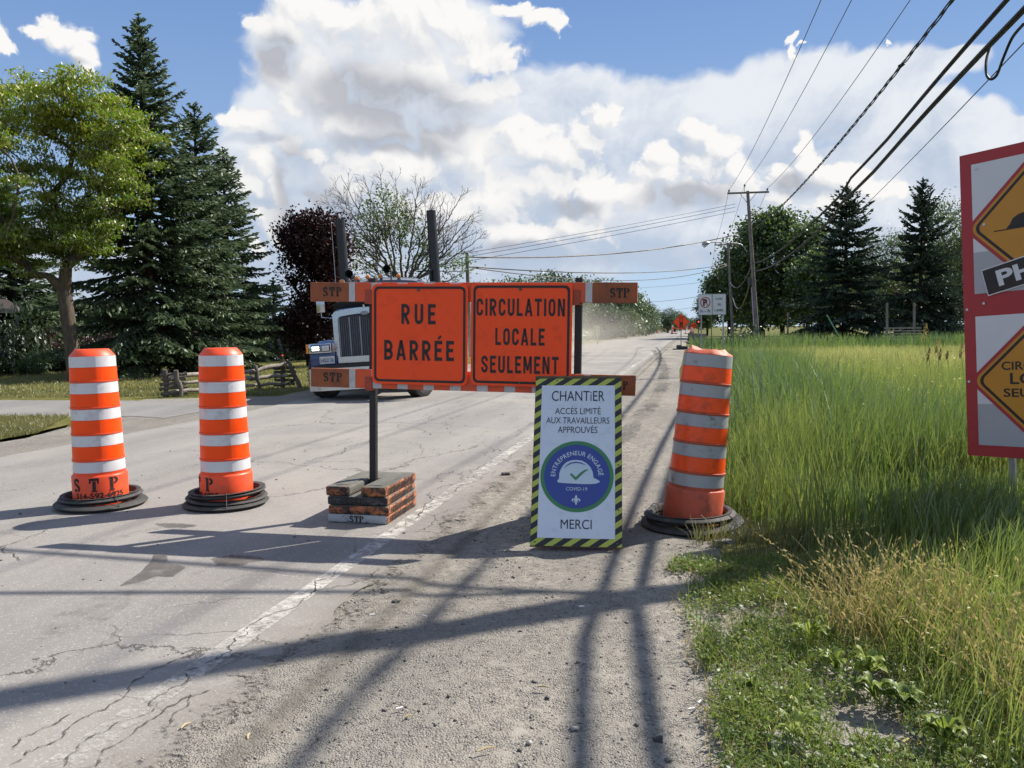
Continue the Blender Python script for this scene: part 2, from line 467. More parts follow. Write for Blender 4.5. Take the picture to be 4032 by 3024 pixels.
def rag(n, amp, seed, smooth=2):
    r = np.random.default_rng(seed).normal(0, 1, n)
    for _ in range(smooth): r = (np.roll(r, 1) + r + np.roll(r, -1)) / 3
    r2 = np.random.default_rng(seed + 1).normal(0, 1, n)
    for _ in range(40): r2 = (np.roll(r2, 1) + r2 + np.roll(r2, -1)) / 3
    return amp * (r + 4 * r2)

# road sign capitals drawn as strokes of even width (height 1)
def gothic(ch):
    w = 0.175
    a, b = w / 2, 1 - w / 2
    W = 0.56; x0, x1 = w / 2, W - w / 2
    acc = []
    if ch in 'ÉÈ':
        acc = stroke([(0.22, 1.08), (0.42, 1.24)], 0.12) if ch == 'É' else stroke([(0.14, 1.24), (0.34, 1.08)], 0.12); ch = 'E'
    r = 0.19
    S = lambda p: stroke(p, w)
    if ch == 'E': q, W = rect(0, 0, w, 1) + rect(w, 0, 0.50, w) + rect(w, 1 - w, 0.50, 1) + rect(w, 0.5 - w / 2 + 0.02, 0.44, 0.5 + w / 2 + 0.02), 0.50
    elif ch == 'L': q, W = rect(0, 0, w, 1) + rect(w, 0, 0.48, w), 0.48
    elif ch == 'I': q, W = rect(0, 0, w, 1), w
    elif ch == 'T': q, W = rect(0, 1 - w, 0.56, 1) + rect(0.28 - w / 2, 0, 0.28 + w / 2, 1 - w), 0.56
    elif ch == 'U': q = S([(x0, 1)] + [(x0, a + r)] + arc(x0 + r, a + r, r, r, 180, 270)[1:] + arc(x1 - r, a + r, r, r, 270, 360) + [(x1, 1)])
    elif ch == 'O':
        p = arc(x1 - r, a + r, r, r, 270, 360) + arc(x1 - r, b - r, r, r, 0, 90) + arc(x0 + r, b - r, r, r, 90, 180) + arc(x0 + r, a + r, r, r, 180, 270); q = S(p + p[:2])
    elif ch == 'C': q = S(arc(x1 - r, a + r, r, r, 20, -90)[0:] + [] + arc(x0 + r, a + r, r, r, 270, 180) + arc(x0 + r, b - r, r, r, 180, 90) + arc(x1 - r, b - r, r, r, 90, -20))
    elif ch in 'RBP':
        m = 0.47
        top = S([(w, b), (x1 - 0.2, b)] + arc(x1 - 0.22, (b + m) / 2, 0.22, (b - m) / 2, 90, -90) + [(w, m)])
        q = rect(0, 0, w, 1) + top
        if ch == 'R': q += S([(0.22, m), (W - w * 0.45, 0.0)])
        if ch == 'B': q += S([(w, m), (x1 - 0.2, m)] + arc(x1 - 0.21, (a + m) / 2, 0.23, (m - a) / 2, 90, -90) + [(w, a)])
    elif ch == 'A': W = 0.62; q = S([(w * 0.42, 0), (W / 2, 1 - 0.02)]) + S([(W / 2, 1 - 0.02), (W - w * 0.42, 0)]) + rect(0.17, 0.2, W - 0.17, 0.2 + w * 0.8) + rect(W / 2 - 0.075, 0.86, W / 2 + 0.075, 1.0)
    elif ch == 'N': W = 0.58; q = rect(0, 0, w, 1) + rect(W - w, 0, W, 1) + [[(w * 0.15, 1), (W - w * 1.05, 0), (W - w * 0.15, 0), (w * 1.05, 1)]]
    elif ch == 'M': W = 0.70; q = rect(0, 0, w * 0.95, 1) + rect(W - w * 0.95, 0, W, 1) + [[(0.02, 1), (W / 2 - 0.08, 0.18), (W / 2 + 0.06, 0.18), (0.19, 1)], [(W - 0.19, 1), (W / 2 - 0.06, 0.18), (W / 2 + 0.08, 0.18), (W - 0.02, 1)]]
    elif ch == 'S': q = S(arc(x1 - r, b - r, r, r, -15, 90) + arc(x0 + r, b - r, r, r, 90, 215) + [(0.28, 0.5)] + arc(x1 - r, a + r, r, r, 35, -90) + arc(x0 + r, a + r, r, r, 270, 165))
    else: q = []
    return q + acc, W
def put_gothic(mb, s, cx, base, cap, width, y, gap=0.17):
    g = [gothic(c) for c in s]
    tot = sum(w for _, w in g) + gap * (len(s) - 1)
    sx = width / tot; x = cx - width / 2
    for q, w in g:
        for pl in q: mb.add([(x + p[0] * sx, y, base + p[1] * cap) for p in pl], [tuple(range(len(pl)))])
        x += (w + gap) * sx
# ------------------------------------------------------------------ ground, road, shoulder
def road_frame(o):
    o.rotation_euler = (0, 0, -ROAD_YAW)
    return o

def make_ground_mat():
    m, t = new_mat('ground_soil')
    co = obj_co(t)
    n1 = noise_(t, co, 0.25, 6, 0.6).outputs['Fac']
    n2 = noise_(t, co, 3.0, 6, 0.7).outputs['Fac']
    n3 = noise_(t, co, 40.0, 3, 0.6).outputs['Fac']
    c = mixc(t, sstep(t, n1, 0.35, 0.65), (0.085, 0.10, 0.028), (0.16, 0.15, 0.05))
    c = mixc(t, sstep(t, n2, 0.5, 0.8), c, (0.20, 0.17, 0.10))
    c = mixc(t, mth(t, 'MULTIPLY', n3, 0.5), c, (0.06, 0.07, 0.02))
    b = nd(t, 'ShaderNodeBsdfPrincipled', {'Base Color': c, 'Roughness': 0.95, 'Specular IOR Level': 0.1})
    bu = nd(t, 'ShaderNodeBump', {'Strength': 0.8, 'Distance': 0.05, 'Height': mth(t, 'ADD', n2, n3)})
    t.links.new(bu.outputs[0], b.inputs['Normal'])
    finish(t, b.outputs[0]); return m
def make_lawn_mat():
    m, t = new_mat('lawn_turf')
    co = obj_co(t)
    n1 = noise_(t, co, 0.5, 6, 0.65).outputs['Fac']
    n2 = noise_(t, co, 7.0, 5, 0.7).outputs['Fac']
    n3 = noise_(t, vmath(t, 'MULTIPLY', co, (1, 1, 1)), 90.0, 2, 0.6).outputs['Fac']
    c = mixc(t, sstep(t, n1, 0.36, 0.66), (0.11, 0.135, 0.03), (0.25, 0.225, 0.075))
    c = mixc(t, sstep(t, n2, 0.45, 0.75), c, (0.29, 0.25, 0.11))
    c = mixc(t, mth(t, 'MULTIPLY', n3, 0.45), c, (0.06, 0.08, 0.02))
    b = nd(t, 'ShaderNodeBsdfPrincipled', {'Base Color': c, 'Roughness': 0.95, 'Specular IOR Level': 0.1})
    bu = nd(t, 'ShaderNodeBump', {'Strength': 0.9, 'Distance': 0.04, 'Height': mth(t, 'ADD', n2, n3)})
    t.links.new(bu.outputs[0], b.inputs['Normal'])
    finish(t, b.outputs[0]); return m
def crack_mask(t, co, scale, width, warp_amt, seed):
    w = noise_(t, vmath(t, 'ADD', co, (seed, seed * 0.7, 0)), 1.6, 6, 0.7)
    v = vmath(t, 'ADD', co, vmath(t, 'SCALE', vmath(t, 'SUBTRACT', w.outputs['Color'], (0.5, 0.5, 0.5)), scale=warp_amt))
    vo = nd(t, 'ShaderNodeTexVoronoi', {'Vector': v, 'Scale': scale}, feature='DISTANCE_TO_EDGE', voronoi_dimensions='2D')
    return mth(t, 'SUBTRACT', 1.0, sstep(t, vo.outputs['Distance'], width * 0.25, width))
def make_asphalt_mat(name, base=(0.245, 0.234, 0.220), edge_l=-1.75, side=False):
    m, t = new_mat(name)
    co = obj_co(t)
    sp = nd(t, 'ShaderNodeSeparateXYZ', {0: co})
    X, Y = sp.outputs[0], sp.outputs[1]
    stretched = vmath(t, 'MULTIPLY', co, (1.0, 0.12, 1.0))
    n_track = noise_(t, stretched, 1.1, 5, 0.6).outputs['Fac']
    n_big = noise_(t, co, 0.35, 6, 0.62).outputs['Fac']
    n_mid = noise_(t, co, 4.0, 6, 0.7).outputs['Fac']
    n_fine = noise_(t, co, 160.0, 3, 0.7).outputs['Fac']
    n_agg = nd(t, 'ShaderNodeTexVoronoi', {'Vector': co, 'Scale': 140.0}, voronoi_dimensions='2D').outputs['Color']
    agg = nd(t, 'ShaderNodeSeparateColor', {0: n_agg}).outputs[0]
    c = mixc(t, sstep(t, n_track, 0.3, 0.7), tuple(x * 0.80 for x in base), tuple(x * 1.10 for x in base))
    c = mixc(t, sstep(t, n_big, 0.45, 0.7), c, (base[0] * 1.2, base[1] * 1.18, base[2] * 1.12))
    c = mixc(t, mth(t, 'MULTIPLY', sstep(t, n_mid, 0.5, 0.8), 0.35), c, tuple(x * 0.62 for x in base))
    c = mixc(t, mth(t, 'MULTIPLY', sstep(t, n_fine, 0.52, 0.72), 0.45), c, tuple(x * 0.5 for x in base))
    c = mixc(t, sstep(t, agg, 0.82, 0.98, 0.0, 0.42), c, tuple(min(1, x * 1.9) for x in base))
    n_m2 = noise_(t, co, 0.30, 3, 0.5).outputs['Fac']
    k1 = mth(t, 'MULTIPLY', crack_mask(t, co, 0.36, 0.007, 0.9, 3.1), sstep(t, n_m2, 0.42, 0.56))
    n_m3 = noise_(t, vmath(t, 'ADD', co, (9, 4, 0)), 0.55, 4, 0.55).outputs['Fac']
    zone = sstep(t, X, -3.1, -1.9) if not side else 0.3
    k2 = mth(t, 'MULTIPLY', crack_mask(t, co, 1.5, 0.014, 0.35, 7.7), mth(t, 'MULTIPLY', sstep(t, n_m3, 0.47, 0.6), zone))
    k = mth(t, 'MAXIMUM', k1, k2)
    c = mixc(t, mth(t, 'MULTIPLY', k, 0.7), c, (0.06, 0.055, 0.05))
    # gravel and dust carried over the edge
    nd_e = noise_(t, co, 5.0, 7, 0.75).outputs['Fac']
    if not side:
        e = sstep(t, mth(t, 'MULTIPLY_ADD', mth(t, 'SUBTRACT', nd_e, 0.5), 1.1, X), edge_l - 0.42, edge_l + 0.06)
        gcol = mixc(t, noise_(t, co, 60.0, 4, 0.75).outputs['Fac'], (0.07, 0.062, 0.052), (0.27, 0.24, 0.195))
        c = mixc(t, mth(t, 'MULTIPLY', e, 0.45), c, gcol)
    b = nd(t, 'ShaderNodeBsdfPrincipled', {'Base Color': c, 'Roughness': 0.82, 'Specular IOR Level': 0.25})
    hgt = mth(t, 'SUBTRACT', mth(t, 'MULTIPLY_ADD', n_fine, 0.5, mth(t, 'MULTIPLY', agg, 0.25)), mth(t, 'MULTIPLY', k, 2.0))
    bu = nd(t, 'ShaderNodeBump', {'Strength': 0.55, 'Distance': 0.006, 'Height': hgt})
    t.links.new(bu.outputs[0], b.inputs['Normal'])
    finish(t, b.outputs[0]); return m
def make_gravel_mat(spill=False):
    m, t = new_mat('spilled_gravel' if spill else 'gravel')
    co = obj_co(t)
    n1 = noise_(t, vmath(t, 'MULTIPLY', co, (1.0, 0.45, 1.0)), 0.9, 6, 0.65).outputs['Fac']
    n2 = noise_(t, co, 14.0, 6, 0.75).outputs['Fac']
    vo = nd(t, 'ShaderNodeTexVoronoi', {'Vector': co, 'Scale': 110.0, 'Detail': 1.0}, voronoi_dimensions='3D')
    vr = nd(t, 'ShaderNodeSeparateColor', {0: vo.outputs['Color']}).outputs[0]
    vo2 = nd(t, 'ShaderNodeTexVoronoi', {'Vector': co, 'Scale': 45.0}, voronoi_dimensions='3D')
    vr2 = nd(t, 'ShaderNodeSeparateColor', {0: vo2.outputs['Color']}).outputs[1]
    dust = mixc(t, sstep(t, n1, 0.35, 0.68), (0.195, 0.184, 0.164), (0.34, 0.315, 0.268))
    st = mixc(t, vr, (0.055, 0.051, 0.047), (0.32, 0.30, 0.265))
    c = mixc(t, mth(t, 'MULTIPLY', sstep(t, n2, 0.36, 0.62), 0.85), dust, st)
    c = mixc(t, mth(t, 'MULTIPLY', sstep(t, vr2, 0.8, 0.95), sstep(t, vo2.outputs['Distance'], 0.5, 0.25, 0.0, 0.75)), c, (0.11, 0.105, 0.10))
    b = nd(t, 'ShaderNodeBsdfPrincipled', {'Base Color': c, 'Roughness': 0.92, 'Specular IOR Level': 0.2})
    hgt = mth(t, 'ADD', mth(t, 'MULTIPLY', mth(t, 'SUBTRACT', 0.6, vo.outputs['Distance']), sstep(t, n2, 0.3, 0.6)), mth(t, 'MULTIPLY', n2, 0.8))
    bu = nd(t, 'ShaderNodeBump', {'Strength': 0.9, 'Distance': 0.012, 'Height': hgt})
    t.links.new(bu.outputs[0], b.inputs['Normal'])
    if spill:
        X = nd(t, 'ShaderNodeSeparateXYZ', {0: co}).outputs[0]
        na, nb = noise_(t, co, 2.6, 7, 0.7).outputs['Fac'], noise_(t, co, 38.0, 3, 0.7).outputs['Fac']
        f = mth(t, 'ADD', mth(t, 'MULTIPLY_ADD', mth(t, 'SUBTRACT', na, 0.5), 0.85, X), mth(t, 'MULTIPLY', mth(t, 'SUBTRACT', nb, 0.5), 0.55))
        al = mth(t, 'MULTIPLY', sstep(t, f, EDGE_R - 0.10, EDGE_R + 0.06), sstep(t, X, EDGE_R + 0.30, EDGE_R + 0.12))
        s = nd(t, 'ShaderNodeMixShader', {0: al, 1: nd(t, 'ShaderNodeBsdfTransparent').outputs[0], 2: b.outputs[0]})
        finish(t, s.outputs[0]); return m
    finish(t, b.outputs[0]); return m
EDGE_R, EDGE_L = -1.72, -7.85          # asphalt edges, metres right of the camera
M_GROUND, M_LAWN = make_ground_mat(), make_lawn_mat()
M_ASPH, M_ASPH2, M_GRAVEL = make_asphalt_mat('asphalt'), make_asphalt_mat('side_asphalt', (0.21, 0.205, 0.2), side=True), make_gravel_mat()

S0, S1 = -40.0, 900.0
def strip(name, l0, l1, s0, s1, z, mat, amp0=0.0, amp1=0.0, step=0.06, far=40.0, seed=1, kind='structure', nx=1, zf=None):
    """sheet between two ragged lines that run along the road, finer near the camera"""
    ss = []
    s = s0
    while s < s1:
        ss.append(s); s += step * max(1.0, abs(s) / 8.0) if s < far else max(4.0, s * 0.08)
    ss.append(s1)
    n = len(ss)
    a0 = rag(n, amp0, seed) if amp0 else np.zeros(n); a1 = rag(n, amp1, seed + 5) if amp1 else np.zeros(n)
    vs, fs = [], []
    for i, s in enumerate(ss):
        p0 = (l0(s) if callable(l0) else l0) + a0[i]; p1 = (l1(s) if callable(l1) else l1) + a1[i]
        for k in range(nx + 1):
            l = p0 + (p1 - p0) * k / nx
            vs.append((l, s, z if zf is None else z + zf(l, s)))
    w = nx + 1
    for i in range(n - 1):
        for k in range(nx): fs.append((i * w + k, i * w + k + 1, (i + 1) * w + k + 1, (i + 1) * w + k))
    mb = MB(); mb.add(vs, fs)
    return tag(road_frame(mb.build(name, mat)), kind=kind)

gm = MB()
gs = [-2500, -600, -200, -80, -40, -20, -10, 0, 10, 20, 40, 80, 200, 600, 2500]
gv = [(x, y, -0.06) for y in gs for x in gs]
gm.add(gv, [(j * 15 + i, j * 15 + i + 1, (j + 1) * 15 + i + 1, (j + 1) * 15 + i) for j in range(14) for i in range(14)])
tag(gm.build('ground', M_GROUND), kind='structure')

strip('road', EDGE_L, EDGE_R, S0, S1, 0.0, M_ASPH, 0.03, 0.05, seed=11, nx=4)
# verge of gravel on the right: relief near the camera
def gravel_z(l, s):
    z = 0.012 * mnoise.noise((l * 2.0, s * 1.4, 0.3)) + 0.007 * mnoise.noise((l * 9.0, s * 8.0, 4.0)) - 0.012
    if l < EDGE_R + 0.12: z = -0.005 + min(0.0, z) * 0.2
    if l > -0.1: z -= min(0.025, (l + 0.1) * 0.04)
    return z
strip('gravel_shoulder', EDGE_R - 0.5, lambda s: -0.05 + 1.0 * math.exp(-((s - 2.6) / 2.6) ** 4) - 0.32 * min(1, max(0, (s - 8) / 20)), -8, 500, 0.0, M_GRAVEL, 0.0, 0.05, seed=21, nx=26, zf=gravel_z, step=0.05, far=16.0)
strip('gravel_spill', EDGE_R - 0.85, EDGE_R + 0.32, -8, 120, 0.0058, make_gravel_mat(True), nx=4)
strip('left_gravel_shoulder', EDGE_L - 1.1, EDGE_L + 0.4, S0, 500, -0.012, M_GRAVEL, 0.06, 0.0, seed=31, nx=2)
# side street that leaves to the left, and its gravel apron
def poly_sheet(name, pts, z, mat, amp=0.0, seed=3, kind='structure', step=0.3):
    out = []
    for i in range(len(pts)):
        a, b = Vector(pts[i][:2]), Vector(pts[(i + 1) % len(pts)][:2])
        k = max(1, int((b - a).length / step)) if amp else 1
        for j in range(k): out.append(a + (b - a) * j / k)
    n = len(out)
    if amp:
        rr, r2 = rag(n, amp, seed), rag(n, amp, seed + 9)
        out = [p + Vector((rr[i], r2[i])) for i, p in enumerate(out)]
    mb = MB(); mb.flat([(p.x, p.y) for p in out], z)
    return tag(mb.build(name, mat), kind=kind)
poly_sheet('lawn', [(-70, 16.0), G(0, 1572), G(560, 1575), G(700, 1572), G(1100, 1562), G(1230, 1535), RD(EDGE_L - 1.0, 25), RD(EDGE_L - 1.0, 400), (-400, 380), (-400, 16)], -0.02, M_LAWN, 0.05, 41)
poly_sheet('lawn_island', [G(-900, 1640), G(0, 1638), G(170, 1636), G(283, 1640), G(270, 1668), G(150, 1702), G(0, 1732), G(-1100, 1920)], 0.0, M_LAWN, 0.05, 43, step=0.15)
poly_sheet('side_street', [(-70, 14.0), G(-400, 1640), G(0, 1640), G(300, 1640), G(520, 1636), G(640, 1645), G(900, 1600), G(940, 1580), G(640, 1577), G(0, 1574), (-70, 17.0)], -0.006, M_ASPH2, 0.03, 45)
poly_sheet('gravel_apron', [G(-1200, 1960), G(0, 1740), G(270, 1675), G(290, 1636), G(560, 1570), G(1130, 1556), G(1300, 1530), RD(EDGE_L + 0.3, 24), RD(EDGE_L + 0.3, 3)], -0.013, M_GRAVEL, 0.05, 47)

# worn white edge line
def worn_mat(name, col, lo, hi, scale=9.0, rough=0.8):
    m, t = new_mat(name)
    co = obj_co(t)
    n = noise_(t, co, scale, 8, 0.75).outputs['Fac']
    n2 = noise_(t, co, 0.6, 3, 0.5).outputs['Fac']
    f = sstep(t, mth(t, 'MULTIPLY_ADD', n2, 0.45, n), lo, hi)
    b = nd(t, 'ShaderNodeBsdfPrincipled', {'Base Color': (*col, 1), 'Roughness': rough, 'Specular IOR Level': 0.2})
    tr = nd(t, 'ShaderNodeBsdfTransparent')
    s = nd(t, 'ShaderNodeMixShader', {0: f, 1: tr.outputs[0], 2: b.outputs[0]})
    finish(t, s.outputs[0]); return m
strip('edge_line', -2.125, -1.995, S0, 300, 0.004, worn_mat('worn_white_paint', (0.52, 0.505, 0.47), 0.575, 0.93), 0.004, 0.004, seed=51)
# cracks, skid marks and stains that the photograph shows
def ribbon(name, lines, width, z, mat, seed=5, jag=0.024, step=0.05):
    rng = np.random.default_rng(seed)
    mb = MB()
    for ln in lines:
        pts = [G(*p) for p in ln]
        if jag > 0:
            for lev in range(4):
                out_ = [pts[0]]
                for a, b in zip(pts[:-1], pts[1:]):
                    d = b - a; mid = (a + b) / 2 + Vector((-d.y, d.x, 0)) * rng.normal(0, 0.13)
                    out_ += [mid, b] if d.length > 0.03 else [b]
                pts = out_
        fine = [pts[0]]
        for a, b in zip(pts[:-1], pts[1:]):
            if jag > 0: fine.append(b); continue
            k = max(1, int((b - a).length / step))
            for j in range(1, k + 1):
                p = a + (b - a) * j / k
                if j < k: p = p + Vector((rng.normal(0, jag), rng.normal(0, jag * 0.6), 0))
                fine.append(p)
        ws = [width * max(0.25, rng.normal(1.0, 0.35)) for _ in fine]
        ws[0] *= 0.2; ws[-1] *= 0.2
        for q in stroke([(p.x, p.y) for p in fine], ws): mb.add([(x, y, z) for x, y in q], [(0, 1, 2, 3)])
    return tag(mb.build(name, mat), kind='structure')
def z2(l): return [(x / 0.9494 * 0.9013 * 1.0533, y) for x, y in l]
c2 = lambda l: [(x * 0.9494, 1900 + y * 0.9494) for x, y in l]
c7 = lambda l: [(1200 + x * 0.8137, 1400 + y * 0.8137) for x, y in l]
M_CRACK = worn_mat('dark_crack', (0.07, 0.064, 0.058), 0.55, 0.80, 22.0)  # dark colour of the thin crack lines, broken up by noise
ribbon('road_cracks', [
    c2([(40, 1175), (160, 1100), (265, 1055), (370, 970), (480, 910), (520, 885), (600, 800), (700, 750), (840, 690)]),
    c2([(270, 1180), (330, 1090), (430, 1040), (520, 990), (700, 860), (760, 790), (900, 730), (1010, 640), (1040, 590), (1130, 545), (1290, 460), (1310, 420), (1400, 360)]),
    c2([(400, 1180), (430, 1110), (570, 1020), (640, 980), (780, 890), (880, 860)]),
    c2([(700, 1010), (720, 960), (780, 930), (790, 880)]), c2([(1290, 460), (1400, 430), (1490, 410), (1560, 370)]), c2([(60, 1110), (180, 1020), (300, 960)]),
    c2([(0, 275), (90, 240), (200, 195)]), c2([(20, 270), (60, 300), (85, 325)]), c2([(880, 790), (910, 770), (980, 740)]),
    c7([(0, 512), (110, 490), (250, 430), (420, 360), (440, 330), (600, 300), (640, 260), (740, 230), (800, 215)]), c7([(0, 470), (150, 440), (320, 380), (440, 340)]),
    c7([(470, 340), (530, 350), (570, 375), (700, 370), (740, 385)]), c7([(420, 420), (550, 430), (570, 470), (520, 490)]), c7([(0, 512), (200, 512), (340, 520)]),
    c7([(600, 270), (720, 262), (900, 275)]), c7([(640, 650), (760, 580), (800, 560), (900, 520), (960, 500), (1090, 460)]), c7([(760, 580), (720, 560), (680, 600)]), c7([(800, 560), (850, 600), (920, 560)]), c7([(660, 690), (740, 640), (840, 610)]),
    c7([(560, 780), (620, 730), (700, 700)]), c7([(420, 860), (520, 800), (580, 720), (610, 660)]), c7([(900, 520), (870, 480), (930, 450), (1030, 430)]), c7([(960, 500), (1010, 520), (1080, 490)]), c7([(1020, 420), (1040, 380), (1010, 350), (1060, 320)]),
], 0.0065, 0.0045, M_CRACK, 61)
M_SKID = worn_mat('rubber_mark', (0.06, 0.057, 0.055), 0.62, 0.98, 14.0)
M_SKID2 = worn_mat('faint_rubber_mark', (0.15, 0.14, 0.13), 0.72, 1.25, 10.0)
ribbon('tyre_marks', [[(2250, 1905), (2380, 1790), (2470, 1700), (2560, 1600), (2610, 1520), (2618, 1450), (2590, 1395), (2570, 1378)]], 0.30, 0.006, M_SKID, 62, 0.0, 0.3)
ribbon('faint_tyre_marks', [[(2250, 1470), (2360, 1420), (2460, 1375)], [(2240, 1530), (2400, 1450), (2470, 1400), (2560, 1375)], [(2440, 1500), (2510, 1440), (2516, 1382)], [(1750, 1680), (1950, 1600), (2080, 1560)], [(1500, 1870), (1800, 1760), (2050, 1640)], [(0, 2290), (300, 2160), (700, 2060)], [(100, 2560), (500, 2330), (900, 2200)]], 0.22, 0.0072, M_SKID2, 63, 0.0, 0.3)
ribbon('tar_patches', [[(2555, 1413), (2660, 1413), (2640, 1412)], [(2240, 1405), (2290, 1409)], [(2480, 1378), (2540, 1379)], [(2440, 1380), (2510, 1378)]], 0.35, 0.0085, M_SKID, 64, 0.0, 0.3)
def stain(name, px, seed):
    m, t = new_mat(name + '_paint')
    co = obj_co(t)
    b = nd(t, 'ShaderNodeBsdfPrincipled', {'Base Color': (0.10, 0.092, 0.085, 1), 'Roughness': 0.6})
    n = noise_(t, co, 6.0, 6, 0.7).outputs['Fac']
    s = nd(t, 'ShaderNodeMixShader', {0: sstep(t, n, 0.3, 0.6, 0.15, 0.62), 1: nd(t, 'ShaderNodeBsdfTransparent').outputs[0], 2: b.outputs[0]})
    finish(t, s.outputs[0])
    pts = [G(*p) for p in px]
    return poly_sheet(name, [(p.x, p.y) for p in pts], 0.0052, m, 0.03, seed, step=0.04)
stain('oil_stain', [c for c in c2([(495, 437), (600, 370), (640, 300), (690, 300), (690, 340), (745, 360), (720, 390), (640, 390), (560, 420)])], 71)
stain('oil_stain', [c for c in c2([(890, 320), (1000, 300), (1100, 312), (1125, 322), (1030, 342), (920, 345)])], 72)
stain('oil_stain', [c for c in c2([(640, 175), (760, 165), (820, 180), (760, 190), (680, 190)])], 73)
# ------------------------------------------------------------------ materials of the road works
M_ORG_PL = pbr('orange_plastic', (0.85, 0.075, 0.014), 0.45, var=0.08, vscale=5, dirt=(0.30, 0.10, 0.06), dirt_amt=0.5, dscale=9)
M_ORG_SH = pbr('orange_sheeting', (1.0, 0.072, 0.0), 0.4, var=0.04, vscale=3, dirt=(0.55, 0.09, 0.03), dirt_amt=0.4, dscale=12, spec=0.3)
M_WHT_SH = None
def sheeting(name, col, dirtcol, amt, lo=0.5):
    m, t = new_mat(name)
    co = obj_co(t)
    sp = nd(t, 'ShaderNodeSeparateXYZ', {0: co})
    ang = mth(t, 'ARCTAN2', sp.outputs[1], sp.outputs[0])
    cell = mth(t, 'MULTIPLY', mth(t, 'SINE', mth(t, 'MULTIPLY', ang, 60.0)), mth(t, 'SINE', mth(t, 'MULTIPLY', sp.outputs[2], 190.0)))
    n = noise_(t, co, 9.0, 7, 0.7).outputs['Fac']
    c = mixc(t, sstep(t, cell, 0.0, 0.8, 0.0, 0.18), col, tuple(min(1, x * 1.2) for x in col))
    c = mixc(t, sstep(t, n, lo, lo + 0.16, 0, amt), c, dirtcol)
    b = nd(t, 'ShaderNodeBsdfPrincipled', {'Base Color': c, 'Roughness': 0.34, 'Specular IOR Level': 0.6})
    finish(t, b.outputs[0]); return m
M_WHT_SH = sheeting('white_sheeting', (0.60, 0.60, 0.62), (0.36, 0.35, 0.35), 0.5)
M_GRY_SH = sheeting('grimy_white_sheeting', (0.33, 0.34, 0.35), (0.10, 0.10, 0.10), 0.75, 0.54)
M_ORG_PL2 = pbr('faded_orange_plastic', (0.50, 0.085, 0.035), 0.6, var=0.12, vscale=4, dirt=(0.10, 0.05, 0.035), dirt_amt=0.65, dscale=6, bump=0.15, bscale=20)
M_ORG_SH2 = pbr('scuffed_orange_sheeting', (0.95, 0.078, 0.002), 0.38, var=0.07, vscale=3, dirt=(0.16, 0.04, 0.02), dirt_amt=0.5, dscale=11)
M_RUBBER = pbr('tyre_rubber', (0.035, 0.035, 0.034), 0.72, var=0.3, vscale=12, dirt=(0.11, 0.105, 0.095), dirt_amt=0.55, dscale=14, bump=0.3, bscale=90)
M_BLACK = pbr('black_paint', (0.012, 0.012, 0.014), 0.5, var=0.2)
M_BLK_LET = pbr('black_lettering', (0.010, 0.009, 0.010), 0.45, var=0.1)
M_STENCIL = pbr('stencil_ink', (0.022, 0.02, 0.02), 0.8, var=0.4, vscale=40, dirt=(0.16, 0.05, 0.03), dirt_amt=0.5, dscale=45)
M_WIRE = pbr('tie_wire', (0.10, 0.095, 0.09), 0.5, metal=0.6)

